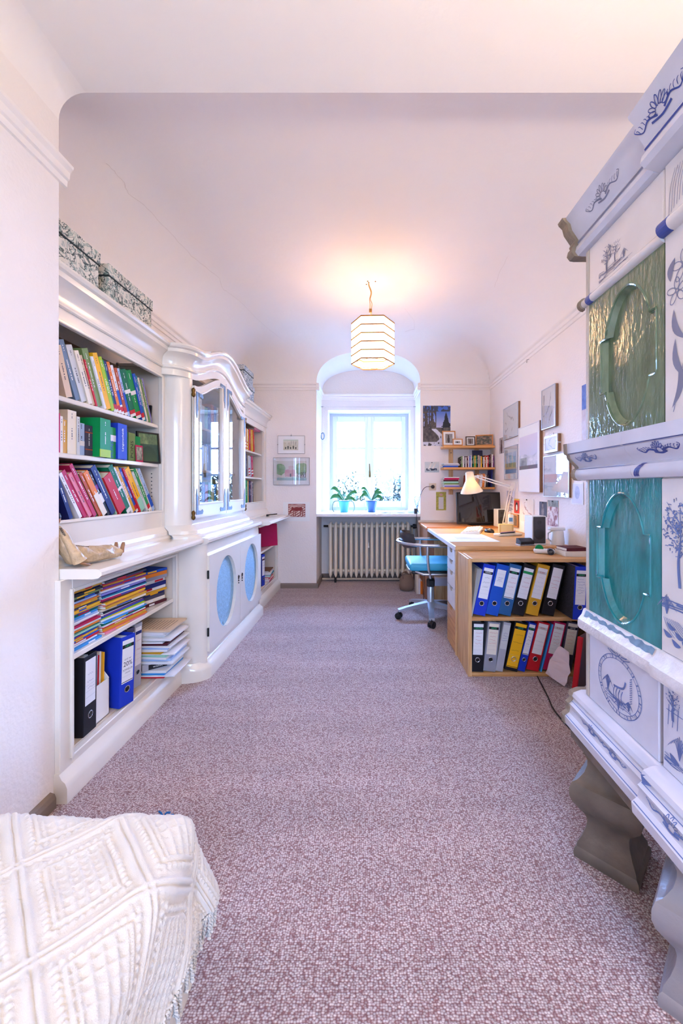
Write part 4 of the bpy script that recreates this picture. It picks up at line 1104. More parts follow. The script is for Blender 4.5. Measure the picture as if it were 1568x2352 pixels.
# paper pile
cols = ['red', 'white', 'sky blue', 'white', 'silver', 'white', 'pale blue', 'white', 'mint', 'white', 'gold', 'white', 'pale blue', 'white', 'maroon', 'white', 'ivory', 'white', 'pale grey', 'white', 'white', 'beige']
z = ZB + 0.0003
for i, c in enumerate(cols):
    t = RND.uniform(0.006, 0.014) if c != 'silver' else 0.034
    ex = 0.0 if i < 14 else 0.0
    o = ob('paper_stack' if c == 'white' else 'document_folder', (B(-0.105, 0.105, -0.15, 0.15, 0, t, 0.001) if c != 'silver' else B(-0.075, 0.075, -0.1, 0.1, 0, t, 0.001)), cmat(c), None)
    below = cols[i - 1] if i else 'shelf board'
    above = cols[i + 1] if i + 1 < len(cols) else 'nothing'
    tag(o, uniq('{} ' + ('papers' if c == 'white' else 'folder') + ' above %s and below %s in the paper pile' % (below, above), c), 'papers', 'pile of papers in the pier bookcase')
    o.location = (FX - 0.09 + RND.uniform(-0.02, 0.045), 2.203 + RND.uniform(-0.005, 0.005), z); o.rotation_euler = (0, 0, math.radians(90 + RND.uniform(-4.5, 4.5)))
    if c == 'silver':
        bt = ob('binder_tag', B(-0.045, 0.045, -0.101, -0.099, 0.004, 0.03), M_BLACK, o, local=True)
        o.rotation_euler = (0, 0, math.radians(40)); o.location = (FX - 0.06, 2.202, z)
        text('wallac', 0.02, M_TITLE_W, o, (0, -0.1016, 0.017), (PI / 2, 0, 0))
    if c == 'beige':
        bm = NB()
        for k in range(12): box(bm, -0.08, 0.06, -0.12 + k * 0.018, -0.1175 + k * 0.018, t, t + 0.0005)
        ob('printed_lines', bm, M_TITLE_D, o, local=True)
    z += t + 0.0004
# magazine piles on the middle shelf
def pile(cs, xf, yc, ly, dx, z, zmax, where, noun='magazine', jit=0.012, yaw=0.0, tmin=0.004, tmax=0.012):
    ts = [RND.uniform(tmin, tmax) for _ in cs]; s = (zmax - z) / sum(ts)
    for i, c in enumerate(cs):
        t = ts[i] * s - 0.0004
        L_ = ly * RND.uniform(0.93, 1.0)
        o = ob(noun, B(-L_ / 2, L_ / 2, 0, dx, 0, t, min(0.001, t * 0.2)), cmat(c), None)
        ob('pages', B(-L_ / 2 - 0.0007, L_ / 2 + 0.0007, 0.004, dx + 0.0005, t * 0.22, t * 0.78), M_PAPER, o, local=True)
        if RND.random() < 0.6:
            q = RND.uniform(-0.3, 0.1) * L_
            ob('spine_title', B(q, q + L_ * RND.uniform(0.15, 0.35), -0.0006, 0.0, t * 0.2, t * 0.8), cmat(RND.choice(['white', 'red', 'yellow', 'blue'])), o, local=True)
        below = cs[i - 1] if i else 'the shelf'; above = cs[i + 1] if i + 1 < len(cs) else 'nothing else'
        tag(o, uniq('{} %s over %s and under %s, %s' % (noun, below, above, where), c), 'magazine' if noun == 'magazine' else 'book', where)
        o.location = (xf + RND.uniform(-jit, jit * 0.4), yc + RND.uniform(-jit, jit) * 0.5, z); o.rotation_euler = (0, 0, PI / 2 + math.radians(yaw + RND.uniform(-2.5, 2.5)))
        z += t + 0.0004
pile(['sky blue', 'white', 'red', 'blue', 'gold', 'royal blue', 'teal', 'mint', 'dark green', 'orange', 'pale grey', 'crimson', 'pink', 'white', 'pale blue', 'sky blue', 'dark green', 'blue', 'gold', 'yellow', 'charcoal', 'gold', 'orange', 'pale blue', 'black', 'olive', 'black', 'navy', 'gold'],
     FX - 0.03, 1.622, 0.2, 0.26, 0.5085, 0.748, 'pile against pier', tmin=0.005)
pile(['pink', 'orange', 'gold', 'red', 'white', 'dark green', 'sky blue', 'white', 'lime', 'blue', 'purple', 'white', 'black', 'ivory', 'gold', 'pink', 'yellow', 'maroon', 'crimson', 'white', 'teal', 'navy', 'lavender', 'white', 'orange', 'purple', 'gold', 'red', 'charcoal'],
     FX - 0.02, 1.888, 0.3, 0.22, 0.5085, 0.742, 'middle magazine pile', yaw=-5, tmin=0.004)
pile(['maroon', 'ivory', 'charcoal', 'navy', 'gold', 'white', 'navy', 'pale grey', 'grey', 'orange', 'blue'], FX - 0.05, 2.186, 0.2, 0.15, 0.5085, 0.70, 'paperback pile', 'paperback', tmin=0.012, tmax=0.022, yaw=-14)

# ---- last base unit by the window wall
G3 = 'binders beside the window wall'
put(binder('maroon ring binder beside the oval cupboard doors', 'maroon', G3, scr=2), FX3 - 0.06, 3.80, 0.156, 4, 85)
put(binder('narrow blue binder with white label beside the maroon one', 'royal blue', G3, w=0.05, scr=2), FX3 - 0.05, 3.885, 0.156, 3, 85)
put(binder('blue ring binder with marbled side by the window wall', 'royal blue', G3, side=marble(), head=' ', hc='maroon', scr=3), FX3 - 0.03, 4.07, 0.156, 0, 82)
o = ob('portfolio', B(-0.19, 0.19, 0, 0.022, 0, 0.24, 0.003), cmat('crimson'), None); tag(o, 'large crimson portfolio folder jutting from the window side base unit', 'folder')
o.location = (FX3 - 0.10, 4.28, 0.522); o.rotation_euler = (math.radians(-4), 0, math.radians(42))
o = ob('thin_folder', B(-0.004, 0.004, 0, 0.25, 0, 0.235), cmat('lime'), None); tag(o, 'thin lime folder beside the crimson portfolio', 'folder'); o.location = (FX3 - 0.05, 3.79, 0.521); o.rotation_euler = (0, 0, PI / 2)
pile(['crimson', 'white', 'red', 'mint', 'teal', 'white', 'ivory', 'brown'], FX3 - 0.01, 4.36, 0.24, 0.2, 0.1555, 0.27, 'window side floor shelf', yaw=5)
# ------------------------------------------------------------------ pine bookcase, desk, office chair
t = thing('pine_bookcase', 'low pine bookcase holding two rows of ring binders', 'bookcase', (1.01, 2.58, 0))
PB0, PB1 = 2.43, 2.735
ob('side_panel', B(0.611, 0.634, PB0, PB1, 0, 0.722, 0.002), M_PINEZ, t)
ob('side_panel', B(1.385, 1.405, PB0, PB1, 0, 0.722, 0.002), M_PINEZ, t)
ob('top_board', B(0.634, 1.385, PB0, PB1, 0.699, 0.722, 0.002), M_PINE, t)
ob('shelf', B(0.634, 1.385, PB0 + 0.004, PB1 - 0.012, 0.34, 0.361, 0.002), M_PINE, t)
ob('bottom_board', B(0.634, 1.385, PB0 + 0.004, PB1 - 0.012, 0.0, 0.019, 0.002), M_PINE, t)
ob('back_panel', B(0.634, 1.385, PB1 - 0.01, PB1 - 0.002, 0.0, 0.699), mat('dark_bookcase_back', (96, 70, 46), 0.7), t)
# desk
DZ = 0.752
t = thing('desk', 'long pine desk with worn top standing along the picture wall', 'desk', (1.0, 3.37, 0))
ob('desk_top', B(0.6, 1.405, 2.742, 3.985, DZ - 0.03, DZ, 0.004), M_PINE, t)
ob('side_panel', B(0.604, 1.40, 2.742, 2.765, 0, DZ - 0.03), M_PINEZ, t)
ob('side_panel', B(0.66, 1.40, 3.962, 3.985, 0, DZ - 0.03), M_PINEZ, t)
ob('back_rail', B(1.38, 1.40, 2.765, 3.962, 0.5, DZ - 0.03), M_PINEY, t)
ob('white_edge_strip', B(0.594, 0.601, 2.742, 3.985, DZ - 0.028, DZ - 0.002), mat('pale_desk_edge', (222, 214, 208), 0.4), t)
# drawer pedestal under the desk
t = thing('drawer_unit', 'pine drawer pedestal with four pale drawers under the desk', 'drawers', (0.9, 2.89, 0))
ob('carcass', B(0.622, 1.15, 2.768, 3.04, 0.002, DZ - 0.034), M_PINEZ, t)
MDR = mat('pale_drawer_front', (226, 220, 216), 0.45, var=0.08, vscale=10)
def drawer(z0, z1, m, i):
    yc = 2.905
    n = 10
    notch = [(yc - 0.05 * math.cos(PI * k / n), z1 - 0.03 * math.sin(PI * k / n) ** 0.7) for k in range(n + 1)]
    bm = NB(); pts = [(2.775, z0), (3.035, z0), (3.035, z1)] + notch[::-1] + [(2.775, z1)]
    prism(bm, pts, 'X', 0.604, 0.621)
    d = ob('drawer', bm, m, t)
    ob('finger_notch', B(0.6205, 0.6225, yc - 0.055, yc + 0.055, z1 - 0.035, z1), mat('dark_notch_wood', (110, 70, 40), 0.7), d)
for i, (a, b) in enumerate(((0.635, 0.715), (0.555, 0.63), (0.44, 0.55))): drawer(a, b, MDR, i)
drawer(0.30, 0.435, MDR, 3); drawer(0.01, 0.295, M_PINEY, 4)
# side table by the window wall, computer underneath
t = thing('corner_table', 'pine corner table carrying the monitor beside the window niche', 'table', (1.0, 4.3, 0))
ob('table_top', B(0.585, 1.405, 4.0, 4.595, 0.735, 0.76, 0.004), mat('orange_pine', (206, 128, 62), 0.4, var=0.1), t)
ob('side_panel', B(0.595, 0.62, 4.0, 4.585, 0, 0.735), wood_mat('brown_panel', (150, 96, 62), (176, 120, 82), 'Z'), t)
ob('front_panel', B(0.62, 1.4, 4.01, 4.03, 0, 0.735), wood_mat('brown_panel', (150, 96, 62), (176, 120, 82), 'Z'), t)
ob('edge_board', B(0.57, 0.98, 4.55, 4.6, 0.76, 0.785, 0.004), mat('pale_edge_board', (206, 196, 184), 0.4), t)
t = thing('storage_crate', 'pine crate with a pale drawer on the floor under the desk', 'crate', (0.95, 3.92, 0))
ob('crate_body', B(0.66, 1.2, 3.885, 3.957, 0.0, 0.2), M_PINEZ, t); ob('pale_drawer', B(0.655, 1.2, 3.88, 3.958, 0.2, 0.275), mat('lilac_white_board', (206, 206, 220), 0.5), t)

# office chair
CXc, CYc = 0.56, 3.57
t = thing('office_chair', 'swivel chair with turquoise cushion, tubular metal arms and five castors', 'chair', (CXc, CYc, 0))
M_BASEMET = mat('grey_blue_metal', (186, 190, 200), 0.3, metal=0.6)
for k in range(5):
    a = math.radians(-97 + 72 * k); dx, dy = math.cos(a), math.sin(a)
    bm = NB()
    sx, sy = -dy, dx
    secs = [(0.03, 0.03, 0.095, 0.14), (0.12, 0.026, 0.09, 0.125), (0.22, 0.022, 0.078, 0.105), (0.30, 0.024, 0.066, 0.085)]
    rings = []
    for (r, w, z0, z1) in secs:
        rings.append([bm.verts.new((CXc + dx * r + sx * w * s, CYc + dy * r + sy * w * s, z)) for (s, z) in ((-1, z0), (1, z0), (1, z1), (-1, z1))])
    for i in range(3):
        for j in range(4): bm.faces.new((rings[i][j], rings[i][(j + 1) % 4], rings[i + 1][(j + 1) % 4], rings[i + 1][j]))
    bm.faces.new(rings[0][::-1]); bm.faces.new(rings[-1])
    leg = ob('star_leg', bm, M_BASEMET, t)
    cx, cy = CXc + dx * 0.295, CYc + dy * 0.295
    ca = a + 0.9
    wx, wy = math.cos(ca), math.sin(ca)
    bm = NB()
    for s in (-1, 1):
        c0 = Vector((cx + wx * 0.014 * s, cy + wy * 0.014 * s, 0.029))
        u_ = Vector((-wy, wx, 0)); ring1 = []; ring2 = []
        for j in range(16):
            q = u_ * math.cos(2 * PI * j / 16) * 0.0285 + Vector((0, 0, 1)) * math.sin(2 * PI * j / 16) * 0.0285
            ring1.append(bm.verts.new(c0 + q - Vector((wx, wy, 0)) * 0.009)); ring2.append(bm.verts.new(c0 + q + Vector((wx, wy, 0)) * 0.009))
        for j in range(16): bm.faces.new((ring1[j], ring1[(j + 1) % 16], ring2[(j + 1) % 16], ring2[j]))
        bm.faces.new(ring1[::-1]); bm.faces.new(ring2)
    lathe(bm, [(0.006, 0.05), (0.006, 0.075)], 8, (cx, cy, 0))
    lathe(bm, [(0.026, 0.034), (0.024, 0.046), (0.014, 0.056), (0.004, 0.06)], 14, (cx, cy, 0))
    ob('castor', bm, M_BLACK, leg, smooth=40)
bm = NB(); lathe(bm, [(0.04, 0.085), (0.036, 0.12), (0.031, 0.14), (0.031, 0.31), (0.028, 0.315)], 20, (CXc, CYc, 0)); ob('column', bm, M_BASEMET, t, smooth=40)
bm = NB(); lathe(bm, [(0.018, 0.31), (0.018, 0.42)], 16, (CXc, CYc, 0)); ob('gas_lift', bm, M_CHROME, t, smooth=40)
bm = NB(); lathe(bm, [(0.036, 0.275), (0.037, 0.33), (0.03, 0.345)], 16, (CXc, CYc, 0)); box(bm, CXc - 0.02, CXc + 0.03, CYc - 0.05, CYc - 0.02, 0.28, 0.34, 0.006); ob('column_collar', bm, M_BLACK, t, smooth=40)
x0, x1, y0, y1 = CXc - 0.21, CXc + 0.23, CYc - 0.22, CYc + 0.22
ob('seat_pan', B(x0 + 0.02, x1 - 0.01, y0 + 0.02, y1 - 0.02, 0.422, 0.452, 0.012, 3), M_BLACK, t, smooth=40)
ob('cushion', B(x0, x1, y0, y1, 0.452, 0.515, 0.022, 4), mat('turquoise_leather', (58, 172, 208), 0.45, bump=0.15, bscale=30, var=0.06), t, smooth=50)
rl = []
for i in range(28):
    a = 2 * PI * i / 28; c, s = math.cos(a), math.sin(a)
    n_ = 4.0; q = (abs(c) ** n_ + abs(s) ** n_) ** (-1 / n_)
    rl.append((CXc + 0.01 + 0.215 * c * q, CYc + 0.215 * s * q, 0.425 + (0.0 if c > -0.5 else 0.02)))
bm = NB(); tube(bm, rl, 0.011, 10, closed=True); ob('seat_rail', bm, M_CHROME, t, smooth=60)
# arm hoop running round behind the backrest
ZA = 0.665
hoop = [(CXc + 0.17, CYc - 0.235, ZA + 0.0), (CXc + 0.0, CYc - 0.235, ZA + 0.004), (CXc - 0.15, CYc - 0.215, ZA + 0.008), (CXc - 0.26, CYc - 0.13, ZA + 0.012), (CXc - 0.295, CYc, ZA + 0.014), (CXc - 0.26, CYc + 0.13, ZA + 0.012), (CXc - 0.15, CYc + 0.215, ZA + 0.008), (CXc, CYc + 0.235, ZA + 0.004), (CXc + 0.17, CYc + 0.235, ZA)]
bm = NB(); tube(bm, crv(hoop, 6), 0.0145, 10); ob('arm_hoop', bm, M_CHROME, t, smooth=60)
for s in (-1, 1):
    bm = NB(); tube(bm, crv([(CXc - 0.03, CYc + s * 0.21, 0.42), (CXc - 0.05, CYc + s * 0.226, 0.46), (CXc - 0.06, CYc + s * 0.232, 0.56), (CXc - 0.06, CYc + s * 0.233, ZA)], 5), 0.012, 10); ob('arm_post', bm, M_CHROME, t, smooth=60)
bm = NB()
nu, nv = 12, 8; g = []
for sgn in (1, -1):
    gr = []
    for j in range(nv + 1):
        r = []
        for i in range(nu + 1):
            u_, v_ = -1 + 2 * i / nu, -1 + 2 * j / nv
            a = u_ * 0.95
            e = max(0, 1 - abs(u_) ** 3) * max(0, 1 - abs(v_) ** 3)
            rr = 0.235 + sgn * 0.016 * e ** 0.5 + 0.02 * v_ * 0
            yy = CYc + rr * math.sin(a) * 0.86
            xx = CXc - 0.02 - rr * math.cos(a) + 0.028 * (v_ * -0.4)
            zz = 0.70 + 0.075 * v_ * (1 - 0.25 * abs(u_) ** 2)
            r.append(bm.verts.new((xx, yy, zz)))
        gr.append(r)
    g.append(gr)
    for j in range(nv):
        for i in range(nu):
            f = (gr[j][i], gr[j][i + 1], gr[j + 1][i + 1], gr[j + 1][i]); bm.faces.new(f if sgn > 0 else f[::-1])
bmesh.ops.remove_doubles(bm, verts=bm.verts, dist=0.0008)
ob('backrest', bm, mat('dark_brown_vinyl', (58, 52, 54), 0.35), t, smooth=60)

# ------------------------------------------------------------------ things on the desk
pap = tag(ob('drawing_sheet', B(0.605, 0.985, 2.97, 3.48, DZ + 0.0004, DZ + 0.0018), M_PAPER, None), 'large white drawing sheet lying on the pine desk', 'paper')
ob('pale_printing', B(0.70, 0.93, 3.12, 3.4, DZ + 0.0018, DZ + 0.0023), mat('pale_lilac_print', (222, 220, 236), 0.8), pap)
# keyboard
kb = thing('keyboard', 'white computer keyboard lying on the desk in front of the monitor', 'keyboard', (0.965, 3.68, DZ), math.radians(250))
ob('keyboard_case', prism(NB(), [(-0.08, 0.001), (0.08, 0.001), (0.08, 0.026), (0.06, 0.028), (-0.07, 0.014), (-0.08, 0.01)], 'X', -0.23, 0.23), M_WHITEPL, kb, local=True)
km = None
for r in range(5):
    for c in range(16):
        x = -0.205 + c * 0.0273; y = -0.056 + r * 0.0265
        if km is None:
            o = ob('key', B(-0.0115, 0.0115, -0.011, 0.011, 0, 0.008, 0.002), mat('key_plastic', (236, 232, 220), 0.4), kb, local=True); km = o
        else:
            o = km.copy(); COL.objects.link(o); o.parent = kb
        o.location = (x, y, 0.0145 + (y + 0.07) * 0.105)
# mouse
ms = thing('computer_mouse', 'black and silver computer mouse beside the keyboard', 'mouse', (1.095, 3.6, DZ), math.radians(30))
bm = NB(); lathe(bm, [(0.03, 0.0), (0.031, 0.012), (0.026, 0.026), (0.014, 0.034), (0.002, 0.036)], 20); bmesh.ops.scale(bm, vec=(1.0, 1.75, 1), verts=bm.verts); ob('mouse_shell', bm, M_BLACK, ms, smooth=60, local=True)
bm = NB(); lathe(bm, [(0.012, 0.035), (0.008, 0.038), (0.001, 0.0385)], 12); bmesh.ops.scale(bm, vec=(0.7, 2.2, 1), verts=bm.verts); ob('mouse_trim', bm, M_CHROME, ms, smooth=60, local=True)
# monitor
mo = thing('computer_monitor', 'black flat computer monitor tilted back on the corner table', 'monitor', (1.2, 4.22, 0.76), math.radians(6))
def tilt(bm, deg):
    bmesh.ops.rotate(bm, verts=bm.verts, cent=(0, 0, 0.02), matrix=Matrix.Rotation(math.radians(deg), 3, 'X')); return bm
ob('bezel', tilt(B(-0.262, 0.262, -0.012, 0.03, 0.015, 0.352, 0.005), -6), M_BLACK, mo, local=True)
ob('screen', tilt(B(-0.247, 0.247, -0.0145, -0.011, 0.035, 0.337), -6), mat('dark_glossy_screen', (20, 21, 24), 0.06, spec=0.8), mo, local=True)
bm = NB(); box(bm, -0.03, 0.03, 0.03, 0.05, 0.0, 0.2); box(bm, -0.12, 0.12, -0.04, 0.1, 0.0, 0.012, 0.004); ob('stand', bm, M_BLACK, mo, local=True)
ob('power_light', tilt(B(0.165, 0.195, -0.0155, -0.013, 0.019, 0.027), -6), mat('amber_light', (255, 170, 30), 0.4, emit=(255, 160, 20), estr=3), mo, local=True)
def speaker(label, x, y, w, h, d, rz):
    s = thing('loudspeaker', label, 'loudspeaker', (x, y, DZ + (0.008 if y > 4 else 0)), rz)
    ob('speaker_box', B(-w / 2, w / 2, 0, d, 0, h, 0.003), M_WHITEPL, s, local=True)
    ob('grille', B(-w / 2 + 0.007, w / 2 - 0.007, -0.004, 0.001, 0.012, h - 0.006, 0.003), mat('grey_speaker_cloth', (70, 70, 72), 0.7, bump=0.4, bscale=300), s, local=True)
    for (z, r) in ((h * 0.38, w * 0.36), (h * 0.78, w * 0.13)):
        bm = NB(); lathe(bm, [(r * 1.05, -0.0042), (r, -0.006), (r * 0.5, -0.0045), (0.001, -0.0048)], 24, (0, 0, z), axis='Y'); ob('cone', bm, mat('dark_cone', (50, 50, 52), 0.5), s, smooth=50, local=True)
speaker('white loudspeaker with grey grille on the desk end by the pine bookcase', 1.203, 2.80, 0.103, 0.205, 0.11, math.radians(6))
speaker('white loudspeaker on the corner table behind the desk lamp', 1.36, 4.06, 0.085, 0.18, 0.09, math.radians(8))
# white jug and small desk clutter
jg = thing('milk_frother_jug', 'white plastic jug with spout lid at the desk end', 'jug', (1.345, 2.83, DZ))
bm = NB(); lathe(bm, [(0.046, 0.0), (0.048, 0.02), (0.04, 0.09), (0.036, 0.1)], 20); ob('jug_body', bm, M_WHITEPL, jg, smooth=40, local=True)
ob('jug_lid', B(-0.06, 0.045, -0.03, 0.03, 0.1, 0.125, 0.008, 2), M_WHITEPL, jg, smooth=40, local=True)
bm = NB(); tube(bm, [(-0.036, 0, 0.1), (-0.066, 0, 0.08), (-0.066, 0, 0.04), (-0.04, 0, 0.02)], 0.006, 8); ob('jug_handle', bm, M_WHITEPL, jg, smooth=60, local=True)
hp = thing('hole_punch', 'black hole punch on a steel base beside the loudspeaker', 'hole punch', (1.1, 2.775, DZ), math.radians(10))
ob('base_plate', B(-0.055, 0.055, -0.02, 0.045, 0, 0.008, 0.002), M_CHROME, hp, local=True)
ob('lever', prism(NB(), [(-0.02, 0.012), (0.045, 0.012), (0.04, 0.05), (0.02, 0.05), (-0.02, 0.03)], 'X', -0.05, 0.05), M_BLACK, hp, local=True)
tp = thing('tape_dispenser', 'white tape dispenser with a green roll on the pine bookcase', 'tape dispenser', (1.158, 2.62, 0.7225), math.radians(-20))
ob('dispenser_body', B(-0.065, 0.065, -0.028, 0.028, 0, 0.03, 0.012, 3), M_WHITEPL, tp, smooth=50, local=True)
bm = NB(); lathe(bm, [(0.024, -0.012), (0.026, -0.01), (0.026, 0.01), (0.024, 0.012)], 20, (-0.03, 0, 0.03), axis='Y'); ob('green_roll', bm, cmat('emerald'), tp, smooth=50, local=True)
bm = NB(); lathe(bm, [(0.02, -0.025), (0.02, 0.025), (0.012, 0.025), (0.012, -0.025)], 16, (0.035, -0.04, 0.02), axis='Y', caps=False); ob('clear_tape_roll', bm, mat('grey_tape', (110, 110, 130), 0.3), tp, smooth=40, local=True)
o = book('book', 0.03, 0.168, 0.15, 'ivory', 0); tag(o, 'cream paperback lying flat at the wall end of the pine bookcase', 'book'); o.location = (1.234, 2.49, 0.738); o.rotation_euler = (0, PI / 2, 0)
o = book('book', 0.02, 0.145, 0.12, 'maroon', 0); tag(o, 'small maroon book lying on the cream paperback by the stove', 'book'); o.location = (1.252, 2.51, 0.7635); o.rotation_euler = (0, PI / 2, math.radians(6))
nb = thing('note_box', 'tan note box holding a slip on the desk beneath the lamp arm', 'note box', (1.21, 3.5, DZ), math.radians(-12))
ob('box_body', B(-0.06, 0.06, -0.04, 0.04, 0, 0.085, 0.003), mat('tan_wood', (222, 190, 120), 0.5), nb, local=True)
ob('note_slip', B(-0.045, 0.045, -0.042, -0.0405, 0.01, 0.08), mat('cream_slip', (240, 216, 150), 0.7), nb, local=True)
ph = thing('cordless_phone', 'white cordless phone upright in its cradle by the wall', 'phone', (1.29, 3.6, DZ), math.radians(-20))
ob('cradle', B(-0.04, 0.04, -0.045, 0.045, 0, 0.035, 0.01, 2), M_WHITEPL, ph, smooth=50, local=True)
ob('handset', B(-0.023, 0.023, -0.012, 0.014, 0.02, 0.165, 0.008, 2), M_WHITEPL, ph, smooth=50, local=True)
ob('display', B(-0.016, 0.016, -0.0135, -0.0115, 0.1, 0.135), mat('blue_display', (90, 150, 210), 0.2), ph, local=True)
tr = thing('desk_tray', 'cream pen tray with cables and pens in front of the note box', 'tray', (1.18, 3.36, DZ), math.radians(20))
ob('tray_body', B(-0.12, 0.12, -0.04, 0.04, 0, 0.022, 0.008, 2), mat('cream_plastic', (232, 222, 196), 0.4), tr, smooth=50, local=True)
for i in range(5):
    bm = NB(); tube(bm, [(-0.1 + i * 0.012, -0.03 + i * 0.014, 0.026), (0.05 + i * 0.012, -0.02 + i * 0.012, 0.03)], 0.004, 8)
    pn = tag(ob('pen', bm, cmat(['black', 'blue', 'gold', 'silver', 'red'][i]), None), '%s pen lying on the cream tray' % ['black', 'blue', 'gold', 'silver', 'red'][i], 'pen', 'pens on the tray')
    pn.location = tr.location; pn.rotation_euler = tr.rotation_euler
bm = NB(); tube(bm, crv([(1.039, 3.653, DZ + 0.012), (1.09, 3.70, DZ + 0.006), (1.16, 3.9, DZ + 0.006), (1.12, 4.02, DZ + 0.012), (1.15, 4.1, 0.768)], 6), 0.003, 6); tag(ob('mouse_cable', bm, M_BLACK, None, smooth=60), 'thin black cable running from keyboard to monitor', 'cable')
# desk lamp
lp = thing('desk_lamp', 'white architect desk lamp with lit conical shade over the desk', 'desk lamp', (1.355, 4.0, DZ))
M_LAMPW = mat('white_enamel', (246, 244, 238), 0.25)
base = Vector((1.352, 3.965, DZ)); elbow = Vector((1.362, 3.79, 1.16)); headj = Vector((1.02, 3.72, 1.262))
bm = NB(); box(bm, 1.33, 1.375, 3.93, 3.983, DZ, DZ + 0.022, 0.004); lathe(bm, [(0.012, 0.0), (0.012, 0.06)], 12, tuple(base)); ob('clamp', bm, M_LAMPW, lp)
for s in (-1, 1):
    bm = NB(); off = Vector((0.012 * s, 0.0, 0.0)); tube(bm, [base + off + Vector((0, 0, 0.05)), elbow + off], 0.0055, 8); ob('lower_arm', bm, M_LAMPW, lp, smooth=60)
    bm = NB(); off = Vector((0, 0, 0.012 * s)); tube(bm, [elbow + off, headj + off], 0.0055, 8); ob('upper_arm', bm, M_LAMPW, lp, smooth=60)
for (jp, jr) in ((elbow, 0.02), (headj, 0.014)):
    bm = NB(); lathe(bm, [(jr, -0.014), (jr, 0.014)], 14, tuple(jp), axis='Y'); ob('joint', bm, M_LAMPW, lp, smooth=40)
bm = NB(); tube(bm, crv([elbow + Vector((0, 0, 0.0)), elbow + Vector((-0.01, 0, 0.035)), elbow + Vector((0.015, 0, 0.05)), elbow + Vector((0.035, 0, 0.02)), base + Vector((0.03, 0, 0.2)), base + Vector((0.02, 0, 0.02))], 6), 0.0025, 6); ob('lamp_cord', bm, M_LAMPW, lp, smooth=60)
hc = Vector((0.955, 3.71, 1.20))
def tl(bm):
    bmesh.ops.rotate(bm, verts=bm.verts, cent=(0, 0, 0), matrix=Matrix.Rotation(math.radians(-9), 3, 'Y') @ Matrix.Rotation(math.radians(8), 3, 'X')); bmesh.ops.translate(bm, verts=bm.verts, vec=hc); return bm
bm = lathe(NB(), [(0.103, -0.085), (0.098, -0.075), (0.047, 0.02), (0.042, 0.03), (0.036, 0.1), (0.03, 0.106), (0.001, 0.107)], 32, caps=False)
bmesh.ops.solidify(bm, geom=bm.faces[:], thickness=0.0015); ob('lamp_shade', tl(bm), M_LAMPW, lp, smooth=50)
bm = lathe(NB(), [(0.004, -0.078), (0.024, -0.07), (0.03, -0.048), (0.022, -0.022), (0.013, 0.0), (0.013, 0.03)], 16)
M_BULB = mat('warm_bulb', (255, 220, 150), 0.4, emit=(255, 190, 90), estr=6)
ob('bulb', tl(bm), M_BULB, lp, smooth=60)
bm = NB(); tube(bm, [headj, hc + Vector((0.035, 0, 0.06))], 0.006, 8); ob('head_bracket', bm, M_LAMPW, lp)
l = bpy.data.lights.new('desk_lamp_light', 'SPOT'); l.energy = 5; l.color = (1.0, 0.68, 0.36); l.spot_size = math.radians(150); l.spot_blend = 0.5; l.shadow_soft_size = 0.03
lo = bpy.data.objects.new('desk_lamp_light', l); COL.objects.link(lo); lo.location = hc + Vector((0.012, -0.012, -0.09)); lo.rotation_euler = (math.radians(8), math.radians(-9), 0)
# black power cable from the socket, wall socket, charger on the sill
sk = thing('wall_socket', 'beige wall socket with a black plug beneath the sailing picture', 'socket', (0.745, YF - 0.006, 1.17))
ob('cover_plate', B(0.705, 0.787, YF - 0.009, YF - 0.001, 1.128, 1.21, 0.003), mat('beige_plastic', (226, 206, 176), 0.4), sk)
bm = NB(); lathe(bm, [(0.02, -0.008), (0.022, -0.03), (0.014, -0.045), (0.008, -0.05)], 16, (0.745, YF, 1.17), axis='Y'); ob('plug', bm, M_BLACK, sk, smooth=50)
bm = NB(); tube(bm, crv([(0.735, YF - 0.04, 1.17), (0.66, YF - 0.04, 1.165), (0.61, YF - 0.04, 1.1), (0.57, YF - 0.055, 0.95), (0.558, YF - 0.05, 0.87), (0.555, YF - 0.055, 0.8), (0.555, YF - 0.06, 0.72), (0.56, YF - 0.12, 0.6)], 6), 0.0035, 6)
ob('power_cord', bm, M_BLACK, sk, smooth=60)
ch = thing('router', 'small white router with antennas and blue cables on the sill end', 'router', (0.52, 4.8, SZ))
ob('router_case', B(0.47, 0.575, 4.74, 4.86, SZ, SZ + 0.03, 0.006), M_WHITEPL, ch)
for (x, hh) in ((0.49, 0.17), (0.55, 0.2)):
    bm = NB(); tube(bm, [(x, 4.85, SZ + 0.02), (x + 0.006, 4.86, SZ + hh)], 0.006, 8); ob('antenna', bm, M_WHITEPL, ch, smooth=50)
bm = NB()
for i in range(4): tube(bm, crv([(0.56, 4.74 - 0.01 * i, SZ + 0.02), (0.585, 4.70 - 0.02 * i, SZ + 0.1 + 0.03 * i), (0.57 - 0.01 * i, 4.66, SZ + 0.05 + 0.04 * i), (0.59, 4.62, SZ + 0.01)], 5), 0.003, 6)
ob('coiled_cable', bm, mat('pale_blue_cable', (150, 190, 226), 0.4), ch, smooth=60)
ob('adapter', B(0.535, 0.575, 4.62, 4.66, SZ, SZ + 0.06, 0.004), M_BLACK, ch)
ty = ob('tray', NB(), None) if False else None
bm = NB(); n = 14; top = []; bot = []
for i in range(n + 1):
    u_ = -1 + 2 * i / n; top.append((0.29 + 0.15 * u_, 0.02 * u_ * u_ + 0.006))
poly = top + [(p[0], p[1] - 0.006) for p in top[::-1]]
prism(bm, [(p[0], SZ + p[1] + 0.0005) for p in poly], 'Y', 4.72, 4.9)
tag(ob('curved_dish', bm, mat('brown_glazed_dish', (140, 110, 104), 0.3), None, smooth=40), 'shallow curved brown dish lying on the window sill', 'dish')
